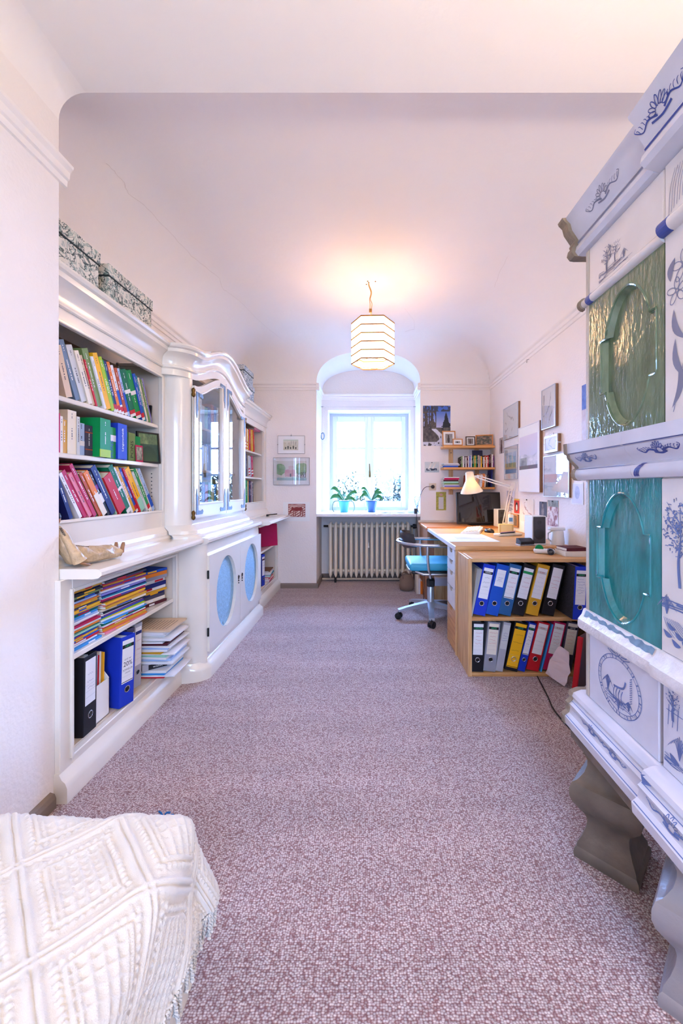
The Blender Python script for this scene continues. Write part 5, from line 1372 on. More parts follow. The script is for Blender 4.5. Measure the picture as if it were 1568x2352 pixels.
# things on the floor under the sill end
bg_ = thing('woven_bag', 'round brown felt bag standing on the floor beside the radiator', 'bag', (0.437, 4.5, 0))
bm = NB(); lathe(bm, [(0.04, 0.0), (0.075, 0.012), (0.085, 0.06), (0.078, 0.13), (0.05, 0.175), (0.02, 0.19)], 20, (0.437, 4.5, 0)); ob('bag_body', bm, mat('brown_felt', (132, 108, 92), 0.9, bump=0.3, bscale=60), bg_, smooth=60)
bm = NB(); tube(bm, crv([(0.392, 4.45, 0.14), (0.382, 4.44, 0.2), (0.422, 4.46, 0.22), (0.462, 4.48, 0.17)], 5), 0.008, 8); ob('bag_strap', bm, mat('brown_felt', (132, 108, 92), 0.9), bg_, smooth=60)
for i, (c, lab) in enumerate((('ivory', 'cream book standing on the floor beside the brown bag'), ('white', 'white book standing on the floor by the corner table'), ('orange', 'narrow orange book standing on the floor by the corner table'))):
    o = book('book', 0.021, 0.2 - i * 0.03, 0.14, c, 0); tag(o, lab, 'book', 'books on the floor'); o.location = (0.585 - 0.0 + i * 0.035 - 0.02, 4.33, 0.0005)
    if i: o.location.y = 3.93 if False else 4.33
    o.location.x = 0.536 + i * 0.0225
bm = NB(); tube(bm, crv([(1.03, 2.425, 0.006), (0.99, 2.2, 0.006), (0.96, 2.05, 0.006), (0.97, 1.85, 0.006), (1.04, 1.7, 0.006)], 6), 0.004, 6)
tag(ob('floor_cable', bm, M_BLACK, None, smooth=60), 'black cable lying on the carpet between pine bookcase and stove', 'cable')
bm = NB(); tube(bm, crv([(0.5905, 4.2, 0.3), (0.578, 4.1, 0.16), (0.56, 3.98, 0.02), (0.6, 3.9, 0.005), (0.68, 3.85, 0.005)], 6), 0.0035, 6)
tag(ob('floor_cable', bm, M_BLACK, None, smooth=60), 'black cable hanging beside the corner table down to carpet', 'cable')

# ------------------------------------------------------------------ pine wall shelves in the corner
sf = thing('wall_shelf', 'pine wall shelf unit of three boards in the corner above the monitor', 'wall shelf', (1.12, YF - 0.1, 1.6))
for x in (0.955, 1.255):
    ob('wall_strip', B(x - 0.024, x + 0.024, YF - 0.022, YF - 0.001, 1.08 if x < 1 else 1.1, 1.642), M_PINEZ, sf)
for z in (1.625, 1.385, 1.165):
    ob('shelf_board', B(0.835, 1.403, YF - 0.21, YF - 0.022, z - 0.024, z, 0.003), mat('honey_pine', (222, 160, 92), 0.4, var=0.06), sf)
for x in (0.955, 1.255):
    for z in (1.14, 1.56):
        bm = NB(); lathe(bm, [(0.006, -0.0235), (0.006, -0.02)], 10, (x, YF, z), axis='Y'); ob('screw', bm, M_DARKMETAL, sf)
fy = YF - 0.19
L = []
seq = ['black', 'olive', 'white', 'charcoal', 'white', 'maroon', 'white', 'blue', 'white', 'black', 'emerald', 'gold', 'green', 'black', 'sand', 'grey', 'yellow', 'black', 'white', 'rust', 'ivory', 'red', 'black', 'maroon', 'white', 'purple']
for i, c in enumerate(seq): L.append((c, RND.uniform(14, 20), RND.uniform(110, 135) + (14 if i > 20 else 0), 0))
book_row(L, 'middle corner wall shelf', 'paperbacks on the middle corner wall shelf', 1.022, 0.375, 1.385, fy, 'R', 0.11)
seq = ['rust', 'brown', 'beige', 'black', 'white', 'ivory', 'orange', 'sand', 'white', 'orange', 'ivory', 'black']
book_row([(c, RND.uniform(14, 22), RND.uniform(125, 150), -5) for c in seq], 'lower corner wall shelf', 'paperbacks on the lower corner wall shelf', 1.08, 0.25, 1.165, fy + 0.01, 'R', 0.11)
def flat_stack(cs, x, y, z, w, d, where):
    for i, c in enumerate(cs):
        t_ = RND.uniform(0.012, 0.024) if c != 'white' else 0.008
        o = book('book', t_, w, d, c, 0); tag(o, uniq('{} book lying in the small stack on %s, number-free pile' % where if False else '{} book lying flat in the stack on %s' % where, c), 'book', 'stack on ' + where)
        o.location = (x - w / 2 + RND.uniform(-0.01, 0.01), y, z + t_ / 2 + 0.0004); o.rotation_euler = (0, PI / 2, 0)
        z += t_ + 0.0006
flat_stack(['lavender', 'white', 'olive', 'mint', 'maroon', 'crimson', 'white'], 0.925, fy - 0.01, 1.165, 0.165, 0.14, 'the lower corner shelf')
flat_stack(['blue', 'silver', 'white'], 0.92, fy - 0.01, 1.385, 0.17, 0.14, 'the middle corner shelf')
def pframe(label, x, y, z, w, h, lean, rz, fm, fn, fw=0.014, mount=0.0, name='framed_photo', cat='photo frame', group=None, glass=False):
    f = thing(name, label, cat, (x, y, z), rz, group)
    f.rotation_euler = (math.radians(-lean), 0, rz); f.location.z += 0.0142 * math.sin(math.radians(lean))
    bm = NB()
    for (a, b, c, d) in ((-w / 2, -w / 2 + fw, 0, h), (w / 2 - fw, w / 2, 0, h), (-w / 2 + fw, w / 2 - fw, 0, fw), (-w / 2 + fw, w / 2 - fw, h - fw, h)): box(bm, a, b, 0, 0.014, c, d, 0.002)
    ob('frame', bm, fm, f, local=True)
    ob('backing', B(-w / 2 + 0.003, w / 2 - 0.003, 0.009, 0.0135, 0.003, h - 0.003), M_PAPER, f, local=True)
    iw, ih = w - 2 * fw - 2 * mount, h - 2 * fw - 2 * mount
    if mount: ob('mount', B(-w / 2 + fw, w / 2 - fw, 0.0075, 0.009, fw, h - fw), M_PAPER, f, local=True)
    bm = picture_mesh(iw, ih, fn, 24, 24); bmesh.ops.translate(bm, verts=bm.verts, vec=(0, 0.0068, fw + mount)); ob('photograph', bm, M_PRINT, f, local=True)
    if lean > 3:
        ob('easel_strut', prism(NB(), [(0.013, h * 0.6), (0.016, h * 0.6), (0.016 + h * 0.32, (0.003 + h * 0.32) * math.tan(math.radians(lean))), (0.013 + h * 0.32, h * 0.32 * math.tan(math.radians(lean)))], 'X', -0.012, 0.012), M_BLACK, f, local=True)
    return f
def ph_fig(s, bgc, fc):
    def fn(u, v):
        c = mixc(bgc, tuple(x * 0.6 for x in bgc), fbm(u * 4, v * 4, s))
        if (u - 0.45) ** 2 / 0.03 + (v - 0.35) ** 2 / 0.12 < 1 or (u - 0.45) ** 2 / 0.012 + (v - 0.75) ** 2 / 0.018 < 1: c = mixc(fc, (60, 50, 46), fbm(u * 7, v * 7, s + 3))
        return c
    return fn
MFW = mat('light_oak_frame', (206, 138, 72), 0.4)
pframe('tall oak photo frame with white mount on the top corner shelf', 0.91, YF - 0.15, 1.6255, 0.15, 0.175, 8, 0.05, MFW, ph_fig(1, (190, 184, 178), (70, 66, 64)), 0.012, 0.022)
pframe('tiny oak photo frame in front of the tall one', 0.995, YF - 0.2, 1.6255, 0.11, 0.078, 10, 0.0, MFW, ph_fig(2, (180, 176, 170), (60, 60, 66)), 0.01, 0.018)
pframe('dark brown photo frame with white mount on the top corner shelf', 1.145, YF - 0.165, 1.6255, 0.105, 0.108, 8, -0.05, mat('dark_brown_frame', (70, 44, 30), 0.4), ph_fig(3, (170, 160, 150), (120, 80, 70)), 0.01, 0.012)
pframe('wide oak photo frame with a group portrait at the shelf end', 1.295, YF - 0.17, 1.6255, 0.19, 0.13, 14, -0.28, MFW, lambda u, v: mixc((60, 70, 60), (200, 150, 130), fbm(u * 9, v * 7, 5) * 1.6 - 0.4), 0.012)
o = book('photo_book', 0.012, 0.19, 0.15, 'navy', 0); tag(o, 'tall dark blue picture card leaning on the picture wall below the shelf', 'card'); o.location = (1.395, 4.33, 1.1655) if False else (1.362, YF - 0.2, 1.166); o.rotation_euler = (0, math.radians(4), 0)
o = ob('print_sheet', B(-0.06, 0.06, 0, 0.002, 0, 0.13), cmat('charcoal'), None); tag(o, 'small dark photograph propped above the middle shelf books', 'photo'); o.location = (1.245, YF - 0.045, 1.475); o.rotation_euler = (math.radians(-3), 0, 0)
o.location = (1.25, YF - 0.06, 1.3855); o.scale = (1, 1, 1.55)
# ------------------------------------------------------------------ pictures on the walls
def far_pic(label, px0, px1, py0, py1, fn, frame=None, mount=(0, 0, 0, 0), thick=0.012, bgc='paper', glass=False, nx=60, ny=40, name='framed_picture', cat='picture', pin=False, clips=False):
    a, b = at(px0, py1, YF), at(px1, py0, YF); w, h = b.x - a.x, b.z - a.z
    o = wall_pic(label, w, h, fn, frame, mount, thick, glass, nx, ny, name, cat, pin, clips)
    o.location = ((a.x + b.x) / 2, YF - 0.001, a.z)
    return o
def right_pic(label, px0, px1, ptop, pbot, fn, frame=None, mount=(0, 0, 0, 0), thick=0.012, glass=False, nx=50, ny=50, name='framed_picture', cat='picture', pin=False, clips=False, curl=0.0):
    """px0 is the far edge, px1 the near edge; heights are read at the near edge"""
    X = XR - 0.001
    Y0, Y1 = X * FPX / (px0 - CX), X * FPX / (px1 - CX); k = Y1 / FPX
    z1, z0 = EYE - (ptop - CY) * k, EYE - (pbot - CY) * k
    o = wall_pic(label, Y0 - Y1, z1 - z0, fn, frame, mount, thick, glass, nx, ny, name, cat, pin, clips)
    o.location = (X, (Y0 + Y1) / 2, z0); o.rotation_euler = (math.radians(curl) * 0, 0, -PI / 2)
    return o
def wall_pic(label, w, h, fn, frame, mount, thick, glass, nx, ny, name, cat, pin, clips):
    """local: wall plane is y = 0, the picture faces -Y"""
    f = thing(name, label, cat)
    if thick > 0.004: ob('backing_board', B(-w / 2, w / 2, -thick, 0, 0, h, 0.001), mat('brown_backing', (150, 110, 80), 0.7), f, local=True)
    ob('sheet', B(-w / 2, w / 2, -thick - 0.001, -thick + 0.0005, 0, h), M_PAPER, f, local=True)
    l, r, b, t = mount
    iw, ih = w - l - r, h - b - t
    bm = picture_mesh(iw, ih, fn, nx, ny); bmesh.ops.translate(bm, verts=bm.verts, vec=((l - r) / 2, -thick - 0.0016, b)); ob('printed_image', bm, M_PRINT, f, local=True)
    if frame:
        fm, fw = frame; bm = NB()
        for (a, b_, c, d) in ((-w / 2, -w / 2 + fw, 0, h), (w / 2 - fw, w / 2, 0, h), (-w / 2 + fw, w / 2 - fw, 0, fw), (-w / 2 + fw, w / 2 - fw, h - fw, h)): box(bm, a, b_, -thick - 0.006, -thick + 0.001, c, d)
        ob('frame', bm, fm, f, local=True)
    if glass: ob('cover_glass', B(-w / 2 + 0.001, w / 2 - 0.001, -thick - 0.0045, -thick - 0.003, 0.001, h - 0.001), M_PICGLASS, f, local=True)
    if pin:
        bm = NB(); lathe(bm, [(0.005, -0.008), (0.006, -0.004), (0.002, 0.0)], 10, (0, -thick, h - 0.008), axis='Y'); ob('pin', bm, M_BLACK, f, local=True)
    if clips:
        bm = NB()
        box(bm, -0.006, 0.006, -thick - 0.006, 0, h - 0.006, h + 0.003); box(bm, -w / 2 - 0.003, -w / 2 + 0.005, -thick - 0.006, 0, h * 0.5 - 0.006, h * 0.5 + 0.006); box(bm, w / 2 - 0.005, w / 2 + 0.003, -thick - 0.006, 0, h * 0.5 - 0.006, h * 0.5 + 0.006)
        tube(bm, [(0, -0.004, h), (0, -0.004, h + 0.02)], 0.002, 6)
        ob('clip', bm, M_CHROME, f, local=True)
    return f
PAPER_W = (236, 230, 224)
def p_arch(u, v):
    c = mixc((206, 204, 186), (226, 222, 204), fbm(u * 5, v * 5, 1))
    if v < 0.75 and (fbm(u * 12, v * 3, 7) > 0.5): c = mixc(c, (190, 180, 150), 0.5)
    for k in range(5):
        if abs(u - (0.15 + 0.17 * k)) < 0.04 and 0.1 < v < 0.28 + 0.12 * (k % 2): c = (70, 76, 70)
        if k > 1 and abs(u - (0.2 + 0.16 * k)) < 0.018 and (int(v * 14) % 2 == 0) and v > 0.4 and v < 0.9: c = (60, 70, 66)
    if v > 0.88: c = mixc(c, (190, 210, 190), 0.6)
    return c
far_pic('small framed etching of an arcade above the garden watercolour', 638, 700, 1001, 1042, p_arch, mount=(0.065, 0.075, 0.04, 0.045), thick=0.008, clips=True, frame=(mat('thin_grey_edge', (170, 166, 160), 0.4), 0.003))
def p_garden(u, v):
    u += 0.05 * (fbm(u * 14, v * 12, 11) - 0.5); v += 0.09 * (fbm(u * 13 + 7, v * 11, 12) - 0.5)
    c = mixc((232, 222, 214), (226, 226, 214), fbm(u * 4, v * 4, 3))
    if 0.15 < v < 0.9:
        t = fbm(u * 7 + 3, v * 7, 5)
        if u < 0.3 and (u - 0.12) ** 2 / 0.03 + (v - 0.58) ** 2 / 0.09 < 1: c = mixc((120, 170, 120), (190, 214, 170), t)
        if u > 0.6 and (u - 0.82) ** 2 / 0.045 + (v - 0.62) ** 2 / 0.1 < 1: c = mixc((110, 160, 100), (190, 210, 160), t)
        if 0.27 < u < 0.66 and 0.2 < v < 0.55: c = mixc((214, 140, 150), (236, 196, 190), t * 1.2)
        if 0.4 < u < 0.58 and 0.2 < v < 0.75: c = mixc(c, (220, 170, 170), 0.5)
        if abs(u - 0.47) < 0.02 and 0.2 < v < 0.36: c = (90, 60, 70)
    if v < 0.18: c = mixc((150, 190, 190), (226, 224, 216), abs(v - 0.08) * 9)
    if u > 0.68 and 0.15 < v < 0.42 and int(u * 34) % 2 == 0: c = mixc(c, (60, 60, 56), 0.8)
    return c
far_pic('framed watercolour of a pink pavilion among green trees', 628, 711, 1051, 1114, p_garden, mount=(0.04, 0.035, 0.05, 0.04), thick=0.01, glass=True, nx=110, ny=80, frame=(mat('thin_grey_edge', (170, 166, 160), 0.4), 0.005))
def p_horse(u, v):
    dark, pale = (136, 32, 26), (230, 204, 190)
    if u < 0.025 or u > 0.975 or v < 0.035 or v > 0.965: return dark
    def el(cx, cy, rx, ry, ang=0.0):
        x, y = (u - cx), (v - cy) * 0.72; c, s = math.cos(ang), math.sin(ang); x, y = x * c + y * s, -x * s + y * c
        return (x / rx) ** 2 + (y / ry) ** 2
    def seg(x0, y0, x1, y1, w):
        dx, dy = x1 - x0, y1 - y0; t = max(0, min(1, ((u - x0) * dx + (v - y0) * dy) / (dx * dx + dy * dy)))
        return math.hypot(u - x0 - t * dx, (v - y0 - t * dy) * 0.72) / w
    body = min(el(0.5, 0.6, 0.25, 0.13), el(0.27, 0.62, 0.1, 0.12, 0.4), el(0.72, 0.62, 0.12, 0.12), seg(0.26, 0.6, 0.12, 0.42, 0.06), el(0.1, 0.36, 0.04, 0.085, 0.2), seg(0.3, 0.5, 0.3, 0.08, 0.03), seg(0.4, 0.5, 0.42, 0.08, 0.028), seg(0.72, 0.5, 0.7, 0.1, 0.032), seg(0.8, 0.55, 0.84, 0.08, 0.03), seg(0.84, 0.65, 0.9, 0.35, 0.02))
    if body < 1:
        return pale if (0.5 < body < 0.95 and math.sin((u * 3 + v * 2) * 26 + 3 * fbm(u * 6, v * 6, 2)) > 0.88) else dark
    if body < 1.25: return pale
    if v > 0.74: return pale if math.sin(v * 70 + 2 * math.sin(u * 7)) > -0.1 else dark
    return dark if math.sin((u * 2.2 - v * 3) * 12 + 4 * fbm(u * 4, v * 4, 5)) > 0.25 else pale
far_pic('dark red woodcut print of a horse pinned above the worktop end', 650, 711, 1153, 1197, p_horse, mount=(0.06, 0.05, 0.05, 0.022), thick=0.0015, nx=110, ny=80, name='woodcut_print', cat='print')
def p_forest(u, v):
    sky = mixc((200, 196, 226), (70, 110, 200), (v - 0.45) * 2.2)
    c = sky
    n = fbm(u * 14, v * 14, 2)
    if v > 0.36 and u < 0.48 and (vnoise(u * 26, v * 3, 8) > 0.42 or n > 0.5): c = mixc((36, 34, 44), (110, 96, 80), n)
    if u > 0.62 and v > 0.36 and abs(u - 0.84) < (0.85 - v) * 0.42 * (0.5 + n): c = (30, 34, 46)
    if v > 0.85 and n > 0.5: c = (60, 70, 90)
    if v <= 0.45: c = mixc((40, 36, 44), (120, 110, 100), n * 1.2)
    s = v < 0.42 and abs(u - 0.5 - 0.18 * math.sin(v * 9)) < 0.09 + 0.2 * max(0, 0.16 - v) * 4
    if s and n > 0.35: c = mixc((200, 200, 220), (240, 240, 246), n)
    if v < 0.1 and n > 0.45: c = (214, 214, 226)
    return c
far_pic('dark winter forest poster with a snowy stream beside the window niche', 971, 1034, 932, 1024, p_forest, thick=0.0015, nx=90, ny=120, name='photo_poster', cat='poster')
def p_sail(u, v):
    c = mixc((220, 218, 206), (200, 210, 212), fbm(u * 5, v * 5, 3))
    if v < 0.3: c = mixc((140, 160, 170), (220, 222, 216), fbm(u * 12, v * 20, 6))
    if 0.15 < v < 0.38 and 0.1 < u < 0.85 and fbm(u * 8, v * 8, 9) > 0.4: c = (44, 54, 80)
    for x0, sl in ((0.3, 0.5), (0.55, 0.62)):
        if v > 0.35 and abs((u - x0) - (v - 0.35) * sl * 0.6) < 0.09 * (1.15 - v): c = mixc((240, 236, 226), (200, 170, 150), abs(u - x0) * 2)
    return c
far_pic('small pinned watercolour of sailing boats above the socket', 975, 1008, 1061, 1085, p_sail, thick=0.0012, pin=True, name='pinned_card', cat='card')
def p_cal(u, v):
    c = mixc((120, 130, 50), (220, 200, 80), fbm(u * 9, v * 18, 4))
    if 0.25 < u < 0.75 and 0.05 < v < 0.72: c = (230, 226, 220) if int(v * 40) % 2 else (206, 202, 200)
    if (u - 0.5) ** 2 / 0.03 + (v - 0.85) ** 2 / 0.006 < 1: c = (200, 160, 140)
    return c
far_pic('narrow yellow bookmark calendar pinned below the socket', 1001, 1024, 1130, 1172, p_cal, thick=0.0012, name='pinned_card', cat='card', nx=30, ny=60)
# right wall
M_STEEL = mat('thin_steel_frame', (200, 204, 210), 0.3, metal=0.5)
def sketch(s, base=(242, 242, 240), ink=(150, 150, 150)):
    def fn(u, v):
        c = mixc(base, (240, 238, 236), fbm(u * 3, v * 3, s))
        d = abs(math.sin(6 * (u + 0.4 * math.sin(4 * v + s)) + 3 * fbm(u * 3, v * 3, s)))
        if d < 0.16 and 0.12 < u < 0.9 and 0.12 < v < 0.85 and fbm(u * 8, v * 8, s + 2) > 0.38: c = mixc(ink, c, 0.15)
        return c
    return fn
right_pic('glazed pale line drawing nearest the room corner on the picture wall', 1160, 1194, 921, 1000, sketch(3, (236, 240, 240)), frame=(M_STEEL, 0.005), glass=True, thick=0.016)
right_pic('framed upright ink sketch hanging high beside the stove', 1250, 1282, 880, 978, sketch(8, (240, 238, 238), (110, 110, 116)), frame=(M_STEEL, 0.005), glass=True, thick=0.02)
def p_seaview(u, v):
    c = mixc((200, 204, 222), (226, 214, 226), v)
    if v < 0.42 + 0.04 * math.sin(u * 7): c = mixc((168, 170, 184), (238, 234, 238), fbm(u * 6, v * 7, 2) * 1.5 - 0.2)
    if v < 0.36 and u < 0.45: c = mixc((90, 96, 96), (190, 190, 190), fbm(u * 6, v * 6, 5) * 1.3)
    if v < 0.12: c = mixc((120, 70, 80), (90, 110, 90), fbm(u * 9, v * 12, 6))
    return c
right_pic('large white framed poster of a misty coast on the picture wall', 1197, 1246, 965, 1131, p_seaview, mount=(0.02, 0.04, 0.2, 0.09), frame=(mat('white_frame', (238, 234, 236), 0.4), 0.008), thick=0.024)
def p_coast(u, v):
    c = mixc((170, 204, 236), (206, 222, 240), v)
    if v < 0.5: c = mixc((130, 160, 130), (214, 190, 140), fbm(u * 8, v * 9, 3))
    if v < 0.22: c = mixc((90, 140, 190), (150, 180, 210), fbm(u * 6, v * 10, 5))
    if v > 0.5 and fbm(u * 3, v * 3, 7) > 0.62: c = (230, 236, 244)
    return c
right_pic('glazed watercolour of a blue coast with orange cliffs', 1161, 1192, 1020, 1100, p_coast, mount=(0.03, 0.04, 0.06, 0.06), glass=True, thick=0.012, frame=(M_STEEL, 0.004))
right_pic('small white framed blue sketch under the upright ink sketch', 1257, 1288, 995, 1036, sketch(12, (206, 220, 236), (140, 170, 200)), frame=(mat('white_frame', (238, 234, 236), 0.4), 0.018), thick=0.022, clips=True)
def p_boat(u, v):
    c = mixc((222, 226, 226), (236, 234, 232), fbm(u * 3, v * 3, 1))
    if 0.2 < v < 0.55 and u < 0.55: c = mixc((196, 206, 200), (220, 160, 150), fbm(u * 7, v * 7, 4) * 1.2)
    if v < 0.35 and u < 0.6: c = mixc((190, 210, 220), (232, 232, 230), fbm(u * 5, v * 9, 8))
    return c
right_pic('wide glass-covered boat watercolour mirroring the window', 1253, 1312, 1039, 1143, p_boat, glass=True, thick=0.014, frame=(M_STEEL, 0.004))
def p_fig(u, v):
    c = mixc((230, 226, 232), (214, 212, 222), fbm(u * 3, v * 3, 2))
    if (u - 0.5) ** 2 / 0.06 + (v - 0.55) ** 2 / 0.12 < 1: c = mixc((150, 150, 176), (206, 206, 220), fbm(u * 6, v * 6, 6))
    return c
right_pic('unframed grey figure print curling off the wall beside the stove', 1313, 1340, 1108, 1160, p_fig, thick=0.002, mount=(0.01, 0.01, 0.01, 0.01), name='paper_print', cat='print')
def p_blue(u, v):
    if v > 0.55: return mixc((40, 60, 150), (120, 150, 210), fbm(u * 5, v * 9, 1))
    return mixc((226, 222, 224), (190, 160, 150), fbm(u * 5, v * 9, 4))
right_pic('tall blue and white photo poster half hidden behind the stove', 1337, 1375, 868, 1003, p_blue, thick=0.002, name='photo_poster', cat='poster')
right_pic('small portrait card of a dark haired woman near the corner shelf', 1147, 1158, 1003, 1040, ph_fig(21, (226, 214, 206), (90, 40, 36)), thick=0.0015, name='pinned_card', cat='card')
def p_text(u, v): return (90, 90, 110) if (int(v * 34) % 2 == 0 and 0.1 < u < 0.3 + 0.55 * vnoise(1, int(v * 34), 3)) else (234, 230, 236)
right_pic('typed white list pinned behind the desk lamp arm', 1163, 1182, 1127, 1178, p_text, thick=0.0012, name='pinned_sheet', cat='paper', ny=70)
def p_penguin(u, v):
    c = (206, 60, 40) if v < 0.9 else (230, 190, 90)
    if (u - 0.5) ** 2 / 0.07 + (v - 0.45) ** 2 / 0.1 < 1: c = (30, 26, 30)
    if (u - 0.5) ** 2 / 0.02 + (v - 0.4) ** 2 / 0.04 < 1: c = (236, 230, 224)
    return c
right_pic('narrow red card with a black and white shape on the wall', 1181, 1193, 1146, 1180, p_penguin, thick=0.0015, name='pinned_card', cat='card')
right_pic('pinned sepia costume drawing on cream paper above the desk', 1196, 1226, 1147, 1202, sketch(30, (236, 222, 200), (170, 120, 110)), thick=0.0012, pin=True, name='pinned_sheet', cat='paper')
right_pic('small dark photograph pinned above the loudspeaker', 1239, 1256, 1153, 1188, ph_fig(33, (96, 84, 88), (190, 170, 150)), thick=0.0012, pin=True, name='pinned_card', cat='card')
def p_collage(u, v): return mixc((236, 230, 228), (120, 50, 50), fbm(u * 6, v * 6, 9) * 2 - 0.75) if v < 0.75 else mixc((200, 206, 200), (90, 100, 90), fbm(u * 9, v * 9, 2))
right_pic('pinned collage photograph with red and white shapes by the loudspeaker', 1258, 1282, 1150, 1211, p_collage, thick=0.0012, pin=True, name='pinned_card', cat='card')
right_pic('plain white sheet hanging low on the wall above the desk', 1204, 1228, 1204, 1247, lambda u, v: (236, 234, 234), thick=0.001, name='pinned_sheet', cat='paper', nx=2, ny=2)
right_pic('small oak framed photo hung low beside the red card', 1176, 1192, 1182, 1212, ph_fig(41, (150, 120, 90), (220, 190, 150)), frame=(MFW, 0.012), thick=0.012)
bm = NB(); tube(bm, [(XR - 0.001, 3.49, 1.0 + 1.28), (XR - 0.02, 3.49, 2.28)], 0.003, 6)
tube(bm, [(XR - 0.02 + 0.0, 3.49 + 0.012 * math.cos(a * PI / 8), 2.265 + 0.012 * math.sin(a * PI / 8)) for a in range(16)], 0.002, 5, closed=True)
tag(ob('wall_hook', bm, M_CHROME, None), 'small empty screw hook high on the picture wall', 'hook')
# ------------------------------------------------------------------ tiled stove
SX, SY0, SY1 = 0.72, 0.817, 1.317
st = thing('tiled_stove', 'white and green tiled stove with blue painted motifs on carved feet', 'stove', (1.05, 1.07, 0))
M_TILE = mat('white_glaze', (226, 218, 214), 0.22, coat=0.5, var=0.06, vscale=9, bump=0.06, bscale=9)
M_TILEB = mat('bluish_white_glaze', (216, 214, 224), 0.2, coat=0.5, var=0.08, vscale=9, bump=0.06, bscale=12)
M_MORTAR = mat('brown_mortar', (150, 130, 108), 0.9, bump=0.6, bscale=60, var=0.25, vscale=20)
M_CLAYD = mat('dark_clay_foot', (112, 98, 84), 0.5, bump=0.35, bscale=25, var=0.3, vscale=12)
M_PBLUE = mat('cobalt_paint', (98, 116, 168), 0.3)
M_PDEEP = mat('deep_cobalt_paint', (64, 78, 150), 0.3)
M_PGREY = mat('grey_blue_paint', (124, 126, 150), 0.3)
def green_glaze(name, c1, c2):
    m = bpy.data.materials.new(name); m.use_nodes = True
    N = m.node_tree.nodes; L = m.node_tree.links; b = N['Principled BSDF']
    b.inputs['Roughness'].default_value = 0.12; b.inputs['Coat Weight'].default_value = 0.8; b.inputs['Coat Roughness'].default_value = 0.05
    tc = N.new('ShaderNodeTexCoord'); mp = N.new('ShaderNodeMapping'); mp.inputs['Scale'].default_value = (6, 6, 1.6); L.new(tc.outputs['Object'], mp.inputs[0])
    n = N.new('ShaderNodeTexNoise'); n.inputs['Scale'].default_value = 5; n.inputs['Detail'].default_value = 6; L.new(mp.outputs[0], n.inputs['Vector'])
    cr = N.new('ShaderNodeValToRGB'); cr.color_ramp.elements[0].position = 0.35; cr.color_ramp.elements[0].color = lin(c1); cr.color_ramp.elements[1].position = 0.65; cr.color_ramp.elements[1].color = lin(c2)
    L.new(n.outputs['Fac'], cr.inputs[0]); L.new(cr.outputs[0], b.inputs['Base Color'])
    mp2 = N.new('ShaderNodeMapping'); mp2.inputs['Scale'].default_value = (22, 26, 9); L.new(tc.outputs['Object'], mp2.inputs[0])
    n2 = N.new('ShaderNodeTexNoise'); n2.inputs['Scale'].default_value = 3; n2.inputs['Detail'].default_value = 4; L.new(mp2.outputs[0], n2.inputs['Vector'])
    bp = N.new('ShaderNodeBump'); bp.inputs['Strength'].default_value = 0.35; bp.inputs['Distance'].default_value = 0.006; L.new(n2.outputs['Fac'], bp.inputs['Height'])
    L.new(bp.outputs[0], b.inputs['Normal']); L.new(bp.outputs[0], b.inputs['Coat Normal'])
    return m
M_GREEN_U = green_glaze('sage_green_glaze', (84, 104, 76), (106, 126, 96))
M_GREEN_L = green_glaze('turquoise_glaze', (0, 112, 116), (24, 142, 146))
# core
bm = B(SX + 0.02, 1.405, SY0 + 0.01, SY1 - 0.004, 0.36, 2.03); ob('core', bm, M_MORTAR, st)
# plain far flank and near flank tiles
for (y, s) in ((SY1, 1), (SY0, -1)):
    for (z0, z1) in ((0.47, 0.68), (0.755, 1.17), (1.305, 1.74), (1.78, 1.93)):
        for (x0, x1) in ((0.745, 1.06), (1.065, 1.4)):
            ob('flank_tile', B(x0, x1, y - 0.012, y + 0.004, z0, z1, 0.003), M_TILE, st)
rp = random.Random(5)
def ribbon(bm, pts, w, xf):
    n = len(pts); e_ = rp.random() * 0.0007
    L, R_ = [], []
    for i in range(n):
        a = pts[max(i - 1, 0)]; b = pts[min(i + 1, n - 1)]
        d = Vector((b[0] - a[0], b[1] - a[1]));
        if d.length < 1e-9: d = Vector((1, 0))
        d.normalize(); p = Vector((-d.y, d.x)); ww = (w[i] if isinstance(w, (list, tuple)) else w) / 2
        q = Vector(pts[i]); l, r_ = q + p * ww, q - p * ww
        L.append(bm.verts.new((xf(l.y) - e_, l.x, l.y))); R_.append(bm.verts.new((xf(r_.y) - e_, r_.x, r_.y)))
    for i in range(n - 1): bm.faces.new((L[i], L[i + 1], R_[i + 1], R_[i]))
def fillp(bm, pts, xf):
    e_ = rp.random() * 0.0007
    try: bm.faces.new([bm.verts.new((xf(p[1]) - e_, p[0], p[1])) for p in pts])
    except ValueError: pass
def c2(pts, n=5): return [(v.x, v.y) for v in crv([(p[0], p[1], 0) for p in pts], n)]
